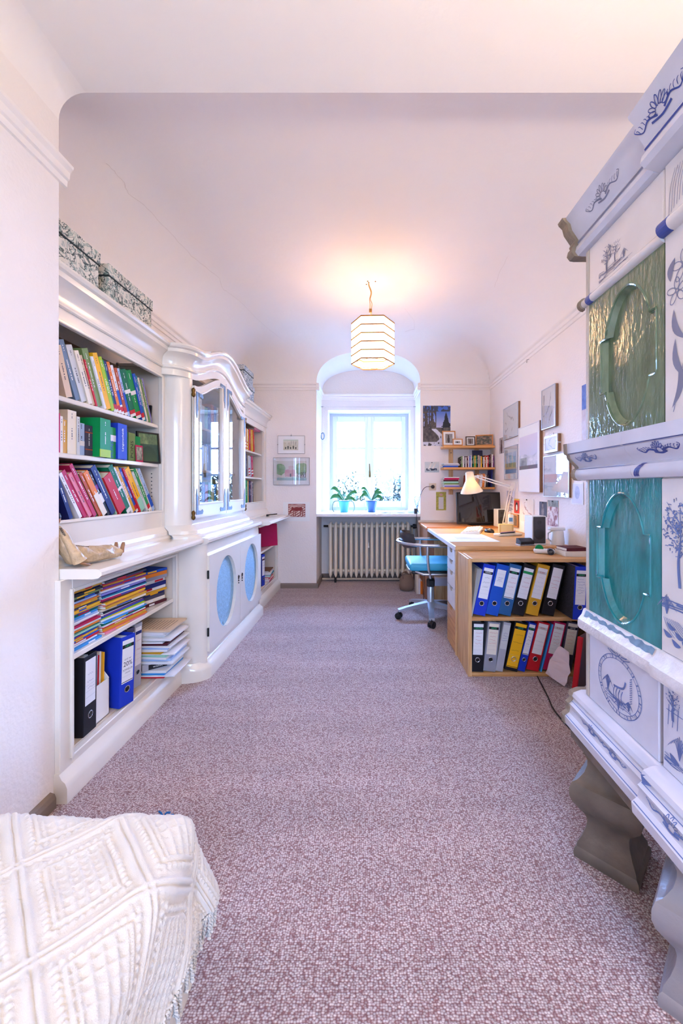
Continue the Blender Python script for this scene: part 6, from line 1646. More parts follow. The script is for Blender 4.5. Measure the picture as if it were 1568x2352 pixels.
def m_shell(bm, xf, cy, cz, L, h, w=0.0022, flip=1):
    """rocaille: fan of lobes with two scrolling tails; length runs along Y"""
    for i in range(7):
        a = PI * (0.12 + 0.76 * i / 6); r0, r1 = h * 0.25, h * (0.75 + 0.2 * math.sin(PI * i / 6))
        cx_, cz_ = cy + flip * math.cos(a) * (r0 + r1) / 2 * 1.3, cz + math.sin(a) * (r0 + r1) / 2 - h * 0.2
        e = [(cx_ + flip * (math.cos(a) * (r1 - r0) / 2 * math.cos(t) * 1.2 - math.sin(a) * h * 0.12 * math.sin(t)), cz_ + math.sin(a) * (r1 - r0) / 2 * math.cos(t) + math.cos(a) * h * 0.12 * math.sin(t)) for t in [2 * PI * k / 12 for k in range(13)]]
        ribbon(bm, e, w, xf)
    for s in (-1, 1):
        q = c2([(cy + s * h * 0.3, cz - h * 0.3), (cy + s * L * 0.22, cz - h * 0.05), (cy + s * L * 0.36, cz - h * 0.3), (cy + s * L * 0.48, cz + h * 0.12), (cy + s * L * 0.44, cz + h * 0.3)])
        ribbon(bm, q, [w * (2.2 - 1.6 * i / len(q)) for i in range(len(q))], xf)
        for k in range(5):
            b = (cy + s * L * (0.16 + 0.06 * k), cz - h * 0.15 + h * 0.08 * math.sin(k))
            ribbon(bm, c2([b, (b[0] + s * L * 0.02, b[1] + h * 0.25), (b[0] + s * L * 0.05, b[1] + h * 0.32)], 4), w * 0.8, xf)
    ribbon(bm, c2([(cy - h * 0.9, cz - h * 0.35), (cy, cz - h * 0.5), (cy + h * 0.9, cz - h * 0.35)]), w * 2.2, xf)
def m_tree(bm, xf, cy, z0, h, spread, n=60, w=0.0016):
    ribbon(bm, c2([(cy, z0), (cy + spread * 0.1, z0 + h * 0.3), (cy - spread * 0.05, z0 + h * 0.6), (cy, z0 + h * 0.9)]), [w * 4 * (1 - 0.05 * i) for i in range(16)], xf)
    for k in range(6):
        zb = z0 + h * (0.35 + 0.08 * k); sg = 1 if k % 2 else -1
        ribbon(bm, c2([(cy, zb), (cy + sg * spread * 0.35, zb + h * 0.1), (cy + sg * spread * 0.8, zb + h * 0.14 + h * 0.02 * k)], 4), [w * (1.8 - 0.15 * q) for q in range(9)], xf)
    for k in range(5):
        ribbon(bm, c2([(cy + w * (k - 2), z0), (cy + w * (k - 2) + spread * 0.08, z0 + h * 0.3), (cy - spread * 0.04, z0 + h * 0.5)], 4), w * 0.7, xf)
    for i in range(int(n * 2.2)):
        a = rp.uniform(0, 2 * PI); r = rp.random() ** 0.6; p = (cy + spread * r * math.cos(a), z0 + h * 0.68 + h * 0.34 * r * math.sin(a))
        d = rp.uniform(0, PI); L = h * rp.uniform(0.03, 0.07)
        ribbon(bm, c2([p, (p[0] + L * math.cos(d) * 0.5, p[1] + L * math.sin(d) * 0.7), (p[0] + L * math.cos(d), p[1] + L * 0.4 * math.sin(d))], 3), w * rp.uniform(0.8, 1.8), xf)
def m_ground(bm, xf, y0, y1, z, n=22, w=0.0014):
    for i in range(n):
        a = rp.uniform(y0, y1); L = rp.uniform(0.02, 0.06); zz = z + rp.uniform(-0.012, 0.012)
        ribbon(bm, c2([(a, zz), (min(a + L * 0.5, y1), zz + rp.uniform(-0.003, 0.004)), (min(a + L, y1), zz)], 4), w * rp.uniform(0.7, 1.6), xf)
def m_grass(bm, xf, cy, z0, h, n=14, w=0.0016):
    for i in range(n):
        s = -1 + 2 * i / (n - 1); ribbon(bm, c2([(cy, z0), (cy + s * h * 0.25, z0 + h * (0.9 - 0.3 * abs(s))), (cy + s * h * 0.6, z0 + h * (0.75 - 0.5 * abs(s)))], 4), [w * (1.6 - 0.13 * k) for k in range(9)], xf)
def m_leaf(bm, xf, p0, p1, wd, bow=0.3):
    a, b = Vector(p0), Vector(p1); d = b - a; n = Vector((-d.y, d.x)); pts = []
    for i in range(9):
        t = i / 8; q = a + d * t + n * bow * math.sin(PI * t) * 0.5; pts.append((q, wd * math.sin(PI * t) ** 0.8))
    nn = n.normalized(); fillp(bm, [tuple(q + nn * w_) for q, w_ in pts] + [tuple(q - nn * w_) for q, w_ in pts[::-1][1:-1]], xf)
def m_flower(bm, xf, cy, cz, r, w=0.002, n=5):
    for k in range(n):
        a = 2 * PI * k / n + 0.3; c = (cy + r * 0.6 * math.cos(a), cz + r * 0.6 * math.sin(a))
        e = [(c[0] + r * 0.45 * math.cos(t) * math.cos(a) - r * 0.26 * math.sin(t) * math.sin(a), c[1] + r * 0.45 * math.cos(t) * math.sin(a) + r * 0.26 * math.sin(t) * math.cos(a)) for t in [2 * PI * q / 12 for q in range(13)]]
        ribbon(bm, e, w, xf)
    ribbon(bm, [(cy + r * 0.14 * math.cos(t), cz + r * 0.14 * math.sin(t)) for t in [2 * PI * q / 8 for q in range(9)]], w * 1.4, xf)
def flatx(x): return lambda z: x - 0.0007
def profx(prof, base):
    pr = sorted([(z, d) for d, z in prof if d >= 0])
    def f(z):
        zz = [p[0] for p in pr]
        if z <= zz[0]: d = pr[0][1]
        elif z >= zz[-1]: d = pr[-1][1]
        else:
            for i in range(len(pr) - 1):
                if pr[i][0] <= z <= pr[i + 1][0]:
                    t = 0 if pr[i + 1][0] == pr[i][0] else (z - pr[i][0]) / (pr[i + 1][0] - pr[i][0]); d = pr[i][1] * (1 - t) + pr[i + 1][1] * t; break
        return base - d - 0.0009
    return f
def motif(parent, bm, m, label=None):
    o = ob('painted_motif', bm, m, parent); o['kind'] = 'stuff'
    if label: o['label'] = label
    return o
def mould(name, prof, y0, y1, m, base=SX, back=0.04):
    pts = [(base - d, z) for d, z in prof] + [(base + back, prof[-1][1]), (base + back, prof[0][1])]
    return ob(name, prism(NB(), pts, 'Y', y0, y1), m, st, smooth=32)
YMID = 0.978
# base moulding with painted scroll
PB = [(0.0, 0.352), (0.052, 0.356), (0.055, 0.382), (0.048, 0.388), (0.040, 0.394), (0.036, 0.410), (0.04, 0.424), (0.03, 0.432), (0.026, 0.438), (0.03, 0.448), (0.026, 0.46), (0.012, 0.466), (0.0, 0.47)]
b1 = mould('base_moulding', PB, YMID, SY1 + 0.03, M_TILEB); b2 = mould('base_moulding', [(d + 0.02, z) for d, z in PB], SY0 - 0.04, YMID - 0.001, M_TILEB)
bm = NB(); xf = profx(PB, SX)
m_shell(bm, xf, 1.215, 0.412, 0.13, 0.02, 0.0018); m_shell(bm, xf, 1.11, 0.410, 0.12, 0.018, 0.0018)
for z in (0.386, 0.432): ribbon(bm, [(YMID + 0.004, z), (1.15, z), (SY1 + 0.028, z)], 0.0016, xf)
motif(b1, bm, M_PBLUE)
bm = NB(); xf2 = profx([(d + 0.02, z) for d, z in PB], SX)
m_shell(bm, xf2, 0.87, 0.412, 0.16, 0.026, 0.002)
for z in (0.386, 0.432): ribbon(bm, [(SY0 - 0.03, z), (YMID - 0.004, z)], 0.0016, xf2)
ribbon(bm, [(YMID - 0.004, 0.44), (YMID - 0.03, 0.452)], 0.02, xf2)
motif(b2, bm, M_PBLUE)
bm = B(SX - 0.04, 1.4, SY0 - 0.02, SY1 + 0.02, 0.318, 0.354); ob('base_plate', bm, M_CLAYD, st)
for (x0) in (SX - 0.05,):
    e = ob('moulding_end', prism(NB(), [(SX - d - 0.004, z) for d, z in PB] + [(SX + 0.05, 0.47), (SX + 0.05, 0.352)], 'Y', SY1 + 0.03, SY1 + 0.05), M_MORTAR, st)
# feet
FP = [(0.12, 0.0), (0.123, 0.012), (0.12, 0.026), (0.112, 0.032), (0.11, 0.044), (0.094, 0.066), (0.082, 0.092), (0.079, 0.112), (0.084, 0.128), (0.106, 0.15), (0.127, 0.172), (0.136, 0.192), (0.136, 0.214), (0.127, 0.232), (0.112, 0.238), (0.104, 0.245), (0.088, 0.262), (0.079, 0.284), (0.079, 0.3), (0.088, 0.318), (0.094, 0.32)]
for (x, y) in ((0.765, 1.247), (0.765, 0.885), (1.27, 1.247), (1.27, 0.885)):
    bm = NB(); lathe(bm, FP, 4, (x, y, 0)); f = ob('carved_foot', bm, M_CLAYD if y > 1 else mat('lit_grey_foot', (150, 140, 140), 0.35, bump=0.3, bscale=25, var=0.15), st, smooth=35)  # near feet lighter and greyer: bluish light on them put into the colour
# medallion tile row
def tile(name, y0, y1, z0, z1, m, x=SX): return ob(name, B(x, x + 0.03, y0, y1, z0, z1, 0.003), m, st)
t1 = tile('medallion_tile', YMID + 0.008, SY1 - 0.02, 0.47, 0.69, M_TILEB)
xf = flatx(SX); bm = NB(); oy, oz, ra, rb = 1.145, 0.583, 0.098, 0.083
def ell(a, b, n=48): return [(oy + a * math.cos(2 * PI * i / n), oz + b * math.sin(2 * PI * i / n)) for i in range(n + 1)]
ribbon(bm, ell(ra, rb), 0.0022, xf); ribbon(bm, ell(ra - 0.011, rb - 0.010), 0.0018, xf)
for i in range(34):
    a = 2 * PI * i / 34 + 0.05 * math.sin(i * 2.3)
    ribbon(bm, [(oy + (ra - 0.01) * math.cos(a), oz + (rb - 0.009) * math.sin(a)), (oy + ra * math.cos(a), oz + rb * math.sin(a))], 0.0034 if i % 3 else 0.0015, xf)
for s in (-1, 1):
    ribbon(bm, c2([(oy, oz + rb), (oy + s * 0.02, oz + rb + 0.02), (oy + s * 0.036, oz + rb + 0.008), (oy + s * 0.012, oz + rb + 0.004)]), 0.003, xf)
    ribbon(bm, c2([(oy, oz + rb), (oy + s * 0.024, oz + rb - 0.002), (oy + s * 0.05, oz + rb + 0.006)]), 0.0026, xf)
m_grass(bm, xf, oy + 0.05, oz - 0.035, 0.05); m_grass(bm, xf, oy + 0.0, oz - 0.07, 0.035); m_grass(bm, xf, oy - 0.045, oz - 0.05, 0.03)
m_ground(bm, xf, oy - 0.07, oy + 0.06, oz - 0.045, 26)
for k in range(4): ribbon(bm, c2([(oy + 0.02 - 0.012 * k, oz - 0.045), (oy + 0.02 - 0.012 * k + 0.003, oz - 0.025), (oy + 0.016 - 0.012 * k, oz - 0.008)], 4), 0.003, xf)
ribbon(bm, c2([(oy + 0.022, oz - 0.008), (oy - 0.005, oz - 0.004), (oy - 0.024, oz + 0.004), (oy - 0.032, oz + 0.024)]), 0.006, xf)
for i in range(12): ribbon(bm, [(oy - 0.05, oz + 0.04 - i * 0.006), (oy - 0.06, oz + 0.046 - i * 0.006)], 0.002, xf)
motif(t1, bm, M_PBLUE, 'blue painted oval medallion with a deer in a landscape')
t2 = tile('painted_tile', SY0, YMID - 0.004, 0.47, 0.69, M_TILEB)
bm = NB()
m_tree(bm, xf, 0.94, 0.60, 0.07, 0.02, 24); m_grass(bm, xf, 0.92, 0.52, 0.06, 9)
for k in range(3): ribbon(bm, [(0.955 - 0.014 * k, 0.585), (0.952 - 0.014 * k, 0.635)], 0.002, xf)
ribbon(bm, [(0.96, 0.62), (0.91, 0.622)], 0.002, xf)
for q in ((0.95, 0.52), (0.90, 0.505), (0.86, 0.53)): m_leaf(bm, xf, q, (q[0] - 0.03, q[1] - 0.012), 0.008)
m_ground(bm, xf, 0.84, 0.965, 0.50, 20); motif(t2, bm, M_PBLUE)
# chipped ledge over the medallions
RP = [(0.0, 0.688), (0.022, 0.690), (0.026, 0.70), (0.024, 0.72), (0.012, 0.735), (0.006, 0.752), (0.0, 0.754)]
M_CHIP = mat('chipped_white_ledge', (232, 226, 226), 0.4, bump=0.5, bscale=35, var=0.12, vscale=25)
mould('ledge', RP, YMID + 0.002, SY1 + 0.004, M_CHIP); mould('ledge', [(d + 0.006, z) for d, z in RP], SY0 - 0.01, YMID, M_CHIP)
bm = NB(); xr = profx(RP[:-1], SX)
yy = [0.99 + 0.012 * i for i in range(27)]
ribbon(bm, [(y, 0.743 + 0.002 * math.sin(i * 1.9)) for i, y in enumerate(yy)], [rp.uniform(0.004, 0.02) for _ in yy], xr)
ob('worn_glaze_edge', bm, mat('worn_blue_glaze', (122, 148, 168), 0.4, var=0.3, vscale=40), st)
ob('corner_strip', B(SX - 0.001, SX + 0.03, SY1 - 0.018, SY1, 0.47, 1.93, 0.003), mat('pale_corner_strip', (196, 184, 168), 0.5, bump=0.4, bscale=50, var=0.15), st)
# green panels with a sunk cartouche
def cartouche(name, y0, y1, z0, z1, yc, zc, a, b, m):
    bm = NB(); n = 48; ear_w, ear_h = a * 1.13, b * 0.42
    def outline(k):
        pts = []
        for i in range(n):
            t = 2 * PI * i / n; y, z = a * k * math.cos(t), (b - a * (1 - k)) * math.sin(t)
            if abs(z) < ear_h: y = math.copysign(ear_w - a * (1 - k), y)
            pts.append((y, z))
        out = []
        for i in range(n):
            p, q = pts[i], pts[(i + 1) % n]; out.append(p)
            if (abs(p[1]) < ear_h) != (abs(q[1]) < ear_h):
                zz = math.copysign(ear_h, p[1])
                yy_e = math.copysign(a * k * math.sqrt(max(0, 1 - (ear_h / (b - a * (1 - k))) ** 2)), p[0]); yy_w = math.copysign(ear_w - a * (1 - k), p[0])
                out += [(yy_w, zz), (yy_e, zz)] if abs(p[1]) < ear_h else [(yy_e, zz), (yy_w, zz)]
        return [(yc + y, zc + z) for y, z in out]
    outr, inr = outline(1.0), outline(0.86)
    O = [bm.verts.new((SX, p[0], p[1])) for p in ((y0, z0), (y1, z0), (y1, z1), (y0, z1))]
    I = [bm.verts.new((SX, p[0], p[1])) for p in outr]; J = [bm.verts.new((SX + 0.016, p[0], p[1])) for p in inr]
    eo = [bm.edges.new((O[i], O[(i + 1) % 4])) for i in range(4)]; ei = [bm.edges.new((I[i], I[(i + 1) % len(I)])) for i in range(len(I))]
    bmesh.ops.triangle_fill(bm, edges=eo + ei, use_beauty=True)
    for i in range(len(I)): bm.faces.new((I[i], I[(i + 1) % len(I)], J[(i + 1) % len(I)], J[i]))
    c = bm.verts.new((SX + 0.012, yc, zc))
    for i in range(len(J)): bm.faces.new((J[i], J[(i + 1) % len(J)], c))
    Bk = [bm.verts.new((SX + 0.022, v.co.y, v.co.z)) for v in O]
    for i in range(4): bm.faces.new((O[i], O[(i + 1) % 4], Bk[(i + 1) % 4], Bk[i]))
    pn = ob(name, bm, m, st)
    bm = NB(); tube(bm, [(SX + 0.001, p[0], p[1]) for p in outr], 0.0038, 6, closed=True); ob('cartouche_rim', bm, m, pn, smooth=50)
    return pn
cartouche('green_panel', YMID - 0.01, SY1 - 0.02, 1.302, 1.748, 1.115, 1.522, 0.105, 0.195, M_GREEN_U)['label'] = 'sage green glazed panel with sunk oval'
cartouche('green_panel', YMID + 0.0, SY1 - 0.02, 0.754, 1.176, 1.135, 0.952, 0.105, 0.185, M_GREEN_L)['label'] = 'turquoise glazed panel with sunk oval'
t3 = tile('painted_tile', SY0, YMID - 0.003, 0.754, 1.176, M_TILE, SX - 0.003)
xf = flatx(SX - 0.003); bm = NB()
m_tree(bm, xf, 0.915, 0.92, 0.2, 0.05, 90, 0.0018); m_tree(bm, xf, 0.855, 0.87, 0.12, 0.03, 40); m_ground(bm, xf, 0.83, 0.97, 0.875, 26, 0.002); m_grass(bm, xf, 0.955, 0.85, 0.05, 9)
for q in ((0.955, 0.83), (0.93, 0.815), (0.90, 0.83), (0.94, 0.795), (0.965, 0.81), (0.91, 0.80)): m_leaf(bm, xf, q, (q[0] - 0.028, q[1] - 0.01), 0.006)
for i in range(8): ribbon(bm, c2([(0.965 - 0.006 * i, 0.84), (0.95 - 0.01 * i, 0.815), (0.93 - 0.012 * i, 0.80)], 4), 0.0014, xf)
motif(t3, bm, M_PBLUE, 'blue painted trees and rocks')
t4 = tile('painted_tile', SY0, YMID - 0.013, 1.302, 1.93, M_TILE, SX - 0.002)
xf = flatx(SX - 0.002); bm = NB()
for (y, z, r) in ((0.905, 1.66, 0.035), (0.87, 1.70, 0.03), (0.925, 1.61, 0.03), (0.86, 1.63, 0.032)): m_flower(bm, xf, y, z, r, 0.0022)
for (a, b) in (((0.935, 1.57), (0.90, 1.49)), ((0.93, 1.50), (0.895, 1.40)), ((0.94, 1.34), (0.92, 1.44)), ((0.90, 1.43), (0.86, 1.46)), ((0.93, 1.69), (0.945, 1.64))): m_leaf(bm, xf, a, b, 0.009)
ribbon(bm, c2([(0.90, 1.62), (0.895, 1.5), (0.91, 1.42), (0.935, 1.33)]), 0.0022, xf)
for i in range(14): ribbon(bm, c2([(0.95 - 0.008 * i, 1.80 + 0.004 * i), (0.945 - 0.008 * i, 1.86), (0.93 - 0.008 * i, 1.9)], 4), 0.0014, xf)
motif(t4, bm, M_PGREY, 'grey blue painted flowers')
# mid cornice
PMID = [(0.0, 1.176), (0.016, 1.178), (0.024, 1.188), (0.026, 1.20), (0.022, 1.212), (0.012, 1.218), (0.014, 1.224), (0.03, 1.24), (0.04, 1.252), (0.042, 1.262), (0.05, 1.266), (0.052, 1.30), (0.0, 1.303)]
c1 = mould('mid_cornice', PMID, 1.055, SY1 + 0.022, M_TILEB); c2_ = mould('mid_cornice', PMID, SY0 - 0.03, 1.0545, M_TILEB)
xf = profx(PMID[:-1], SX)
bm = NB(); m_shell(bm, xf, 1.25, 1.246, 0.12, 0.022, 0.002); ribbon(bm, [(1.06, 1.265), (1.2, 1.265), (SY1 + 0.02, 1.265)], 0.0022, xf); ribbon(bm, [(1.06, 1.213), (SY1 + 0.02, 1.213)], 0.0016, xf); motif(c1, bm, M_PBLUE)
bm = NB(); m_shell(bm, xf, 0.94, 1.246, 0.14, 0.022, 0.002); ribbon(bm, [(SY0, 1.265), (0.95, 1.265), (1.05, 1.265)], 0.0022, xf)
for k in range(5): ribbon(bm, c2([(1.045 - 0.004 * k, 1.182), (1.035 - 0.004 * k, 1.2), (1.015 - 0.003 * k, 1.215)], 4), 0.0035, xf)
motif(c2_, bm, M_PDEEP)
ob('moulding_end', prism(NB(), [(SX - d - 0.004, z) for d, z in PMID] + [(SX + 0.05, 1.303), (SX + 0.05, 1.176)], 'Y', SY1 + 0.022, SY1 + 0.04), M_MORTAR, st)
# half round above the green panel
def hround(y0, y1, z, r, m, x=SX):
    pts = [(x - r * math.sin(PI * i / 10), z - r * math.cos(PI * i / 10)) for i in range(11)] + [(x + 0.02, z + r), (x + 0.02, z - r)]
    return ob('round_moulding', prism(NB(), pts, 'Y', y0, y1), m, st, smooth=40)
h1 = hround(YMID - 0.012, SY1 + 0.004, 1.762, 0.0145, M_TILE); h2 = hround(SY0, YMID - 0.013, 1.775, 0.019, M_TILE, SX - 0.004)
ob('blue_end', prism(NB(), [(SX - 0.0155 * math.sin(PI * i / 10), 1.762 - 0.0155 * math.cos(PI * i / 10)) for i in range(11)], 'Y', SY1 - 0.045, SY1 - 0.02), M_PDEEP, h1)
ob('blue_end', prism(NB(), [(SX - 0.004 - 0.0198 * math.sin(PI * i / 10), 1.775 - 0.0198 * math.cos(PI * i / 10)) for i in range(11)], 'Y', YMID - 0.045, YMID - 0.0125), M_PDEEP, h2)
ob('round_end', prism(NB(), [(SX - 0.02 * math.sin(PI * i / 10), 1.762 - 0.02 * math.cos(PI * i / 10)) for i in range(11)], 'Y', SY1 + 0.004, SY1 + 0.02), M_MORTAR, st)
# frieze tile with a landscape
t5 = tile('painted_tile', YMID - 0.008, SY1 - 0.02, 1.778, 1.93, M_TILE); xf = flatx(SX); bm = NB()
m_tree(bm, xf, 1.20, 1.80, 0.08, 0.025, 40); m_tree(bm, xf, 1.16, 1.81, 0.06, 0.03, 30, 0.001); m_ground(bm, xf, 1.08, 1.24, 1.80, 30, 0.0012); m_grass(bm, xf, 1.12, 1.80, 0.03, 9, 0.001); motif(t5, bm, M_PGREY, 'grey painted landscape')
# crown
PT = [(0.0, 1.93), (0.014, 1.932), (0.024, 1.945), (0.02, 1.962), (0.012, 1.966), (0.014, 1.972), (0.016, 1.976), (0.012, 1.985), (0.022, 2.0), (0.034, 2.018), (0.04, 2.04), (0.052, 2.052), (0.055, 2.06), (0.0, 2.062)]
k1 = mould('crown', PT, 0.985, SY1 + 0.022, M_TILEB); k2 = mould('crown', [(d + (0.024 if d else 0.0), z + (0.008 if d else 0)) for d, z in PT], SY0 - 0.04, 0.9845, M_TILEB)
xf = profx(PT[:-1], SX); bm = NB(); m_shell(bm, xf, 1.17, 2.018, 0.17, 0.03, 0.0018); ribbon(bm, [(0.99, 1.974), (1.1, 1.974), (1.2, 1.974), (SY1 + 0.02, 1.974)], 0.005, xf); motif(k1, bm, M_PGREY)
xf = profx([(d + 0.024, z + 0.008) for d, z in PT[:-1]], SX); bm = NB(); m_shell(bm, xf, 0.91, 2.024, 0.16, 0.034, 0.002); ribbon(bm, [(SY0, 1.982), (0.9, 1.982), (0.98, 1.982)], 0.005, xf); motif(k2, bm, M_PDEEP)
ob('moulding_end', prism(NB(), [(SX - d - 0.012, z) for d, z in PT] + [(SX + 0.05, 2.062), (SX + 0.05, 1.93)], 'Y', SY1 + 0.022, SY1 + 0.055), M_MORTAR, st)
# ------------------------------------------------------------------ pendant lamp
PX, PY = 0.037, 3.11
pd = thing('pendant_lamp', 'hexagonal white paper pendant lamp with thin wooden hoops', 'pendant lamp', (PX, PY, 2.12))
def paper_glow():
    m = bpy.data.materials.new('lit_paper'); m.use_nodes = True; N = m.node_tree.nodes; L = m.node_tree.links; N.remove(N['Principled BSDF'])
    tr = N.new('ShaderNodeBsdfTranslucent'); tr.inputs[0].default_value = lin((255, 244, 214)); df = N.new('ShaderNodeBsdfDiffuse'); df.inputs[0].default_value = lin((250, 240, 220))
    mx = N.new('ShaderNodeMixShader'); mx.inputs[0].default_value = 0.3; L.new(tr.outputs[0], mx.inputs[1]); L.new(df.outputs[0], mx.inputs[2])
    em = N.new('ShaderNodeEmission'); em.inputs[0].default_value = (1.0, 0.62, 0.38, 1); em.inputs[1].default_value = 4.4
    ad = N.new('ShaderNodeAddShader'); L.new(mx.outputs[0], ad.inputs[0]); L.new(em.outputs[0], ad.inputs[1]); L.new(ad.outputs[0], N['Material Output'].inputs[0]); return m
M_LIT = paper_glow(); M_HOOP = mat('thin_wood_hoop', (168, 104, 40), 0.5)
RH = 0.166; rot0 = math.radians(-2)
def hexp(r, z): return [(PX + r * math.cos(rot0 + PI / 3 * i), PY + r * math.sin(rot0 + PI / 3 * i), z) for i in range(6)]
ZH0, ZH1 = 2.123, 2.438
for i in range(6):
    a, b = hexp(RH, ZH0), hexp(RH, ZH1); j = (i + 1) % 6
    bm = NB(); bm.faces.new([bm.verts.new(p) for p in (a[i], a[j], b[j], b[i])]); ob('paper_panel', bm, M_LIT, pd)
for k in range(6):
    z = ZH0 + (ZH1 - ZH0) * k / 5; bm = NB(); P_ = hexp(RH + 0.002, z)
    for i in range(6):
        a, b = Vector(P_[i]), Vector(P_[(i + 1) % 6]); d = (b - a).normalized(); obox(bm, (a + b) / 2, d, d.cross(Vector((0, 0, 1))), (0, 0, 1), (b - a).length / 2, 0.0022, 0.0042)
    ob('wooden_hoop', bm, M_HOOP, pd)
hb = hexp(RH * 0.97, ZH0 + 0.002)
for i in range(6):
    a = (Vector(hb[i]) * 0.72 + Vector(hb[(i + 1) % 6]) * 0.28); b = (Vector(hb[(i + 2) % 6]) * 0.72 + Vector(hb[(i + 3) % 6]) * 0.28) if False else (Vector(hb[(i + 2) % 6]) * 0.28 + Vector(hb[(i + 1) % 6]) * 0.0 + Vector(hb[(i + 3) % 6]) * 0.72)
    a = Vector(hb[i]) * 0.6 + Vector(hb[(i + 1) % 6]) * 0.4; b = Vector(hb[(i + 2) % 6]) * 0.4 + Vector(hb[(i + 1) % 6]) * 0.6
    bm = NB(); d = (b - a).normalized(); obox(bm, (a + b) / 2, d, d.cross(Vector((0, 0, 1))), (0, 0, 1), (b - a).length / 2, 0.0015, 0.002); ob('bottom_stick', bm, M_HOOP, pd)
bm = NB(); lathe(bm, [(0.004, 2.2), (0.026, 2.21), (0.032, 2.24), (0.022, 2.275), (0.014, 2.3), (0.014, 2.34)], 16, (PX, PY, 0)); ob('bulb', bm, mat('pendant_bulb', (255, 236, 200), 0.4, emit=(255, 226, 170), estr=12), pd, smooth=60)
bm = NB(); tube(bm, crv([(PX, PY, 2.33), (PX - 0.005, PY, 2.45), (PX - 0.016, PY, 2.53)], 5), 0.004, 6); ob('lamp_cord', bm, mat('peach_cord', (226, 180, 130), 0.5), pd, smooth=60)
ob('terminal_block', B(PX - 0.029, PX - 0.007, PY - 0.006, PY + 0.006, 2.525, 2.552), mat('brown_terminal', (120, 90, 40), 0.4), pd)
for s in (-1, 1):
    bm = NB(); tube(bm, crv([(PX - 0.018 + 0.005 * s, PY, 2.55), (PX - 0.014 + 0.008 * s, PY, 2.59), (PX - 0.022 + 0.003 * s, PY, 2.63), (PX - 0.012 + 0.003 * s, PY, 2.68), (PX - 0.03 + 0.002 * s, PY, 2.735), (PX - 0.032, PY, ZT)], 5), 0.003, 6); ob('ceiling_wire', bm, mat('gold_wire', (206, 160, 90), 0.4), pd, smooth=60)
for (dx, dy) in ((-0.05, 0.03), (0.02, -0.015), (-0.04, -0.02), (-0.032, 0)):
    bm = NB(); lathe(bm, [(0.005, ZT - 0.003), (0.005, ZT + 0.001)], 8, (PX + dx, PY + dy, 0)); ob('ceiling_hole', bm, mat('brown_hole', (110, 76, 40), 0.8), pd)
l = bpy.data.lights.new('pendant_light', 'POINT'); l.energy = 1.5; l.color = (1.0, 0.62, 0.34); l.shadow_soft_size = 0.05
lo = bpy.data.objects.new('pendant_light', l); COL.objects.link(lo); lo.location = (PX, PY, 2.3)

# uplighter added behind the camera, unseen, to brighten ceiling and room
gx, gy = 1.0, -0.3
cl_ = thing('added_uplighter', 'brass uplighter floor lamp added out of view past the stove to brighten the room', 'floor lamp', (gx, gy, 0))
bm = NB(); lathe(bm, [(0.14, 0.0), (0.14, 0.015), (0.03, 0.03)], 28, (gx, gy, 0)); ob('base', bm, M_BRASS, cl_, smooth=40)
bm = NB(); lathe(bm, [(0.013, 0.02), (0.013, 1.62)], 14, (gx, gy, 0)); ob('pole', bm, M_BRASS, cl_, smooth=40)
bm = NB(); lathe(bm, [(0.03, 1.62), (0.1, 1.65), (0.16, 1.71), (0.165, 1.715), (0.155, 1.712), (0.09, 1.665), (0.02, 1.645)], 32, (gx, gy, 0), caps=False); ob('bowl', bm, M_BRASS, cl_, smooth=60)
bm = NB(); lathe(bm, [(0.012, 1.64), (0.02, 1.66), (0.02, 1.69), (0.006, 1.70)], 12, (gx, gy, 0)); ob('bulb', bm, mat('added_uplighter_bulb', (255, 240, 220), 0.3, emit=(255, 226, 196), estr=10), cl_, smooth=60)
l = bpy.data.lights.new('added_uplighter_light', 'SPOT'); l.energy = 82; l.color = (1.0, 0.78, 0.58); l.spot_size = math.radians(165); l.spot_blend = 0.5; l.shadow_soft_size = 0.12
lo = bpy.data.objects.new('added_uplighter_light', l); COL.objects.link(lo); lo.location = (gx, gy, 1.73); lo.rotation_euler = (PI, 0, 0)

# ------------------------------------------------------------------ radiator
rd = thing('radiator', 'cream ribbed column radiator under the window sill', 'radiator', (0.0, 4.93, 0))
M_RAD = mat('cream_radiator_paint', (238, 224, 200), 0.35)
NS = 16; rx0, rx1 = -0.49, 0.52; pitch = (rx1 - rx0) / NS
bm = NB()
for dy in (-0.065, 0.0, 0.065):
    prof = [(0.003, 0.06), (0.012, 0.08), (0.019, 0.10), (0.019, 0.16), (0.019, 0.62), (0.019, 0.69), (0.015, 0.72), (0.005, 0.735)]
    lathe(bm, prof, 10, (0, dy, 0))
box(bm, -0.014, 0.014, -0.07, 0.07, 0.66, 0.71, 0.006); box(bm, -0.014, 0.014, -0.07, 0.07, 0.11, 0.16, 0.006)
lathe(bm, [(0.022, -pitch / 2), (0.022, pitch / 2)], 12, (0, 0, 0.685), axis='X'); lathe(bm, [(0.022, -pitch / 2), (0.022, pitch / 2)], 12, (0, 0, 0.135), axis='X')
s0 = ob('radiator_section', bm, M_RAD, rd, smooth=40, local=True)
for i in range(NS):
    o = s0 if i == 0 else s0.copy()
    if i: COL.objects.link(o); o.parent = rd
    o.location = (rx0 + pitch * (i + 0.5), 0, 0)
bm = NB(); lathe(bm, [(0.012, 0.0), (0.012, 0.03), (0.028, 0.03), (0.03, 0.06), (0.024, 0.075)], 16, (0.52, 4.90, 0.685), axis='X'); ob('valve_knob', bm, M_BLACK, rd, smooth=40)
bm = NB(); tube(bm, [(rx0 - 0.06, 4.93, 0.685), (rx0, 4.93, 0.685)], 0.014, 10); ob('end_plug', bm, M_DARKMETAL, rd)
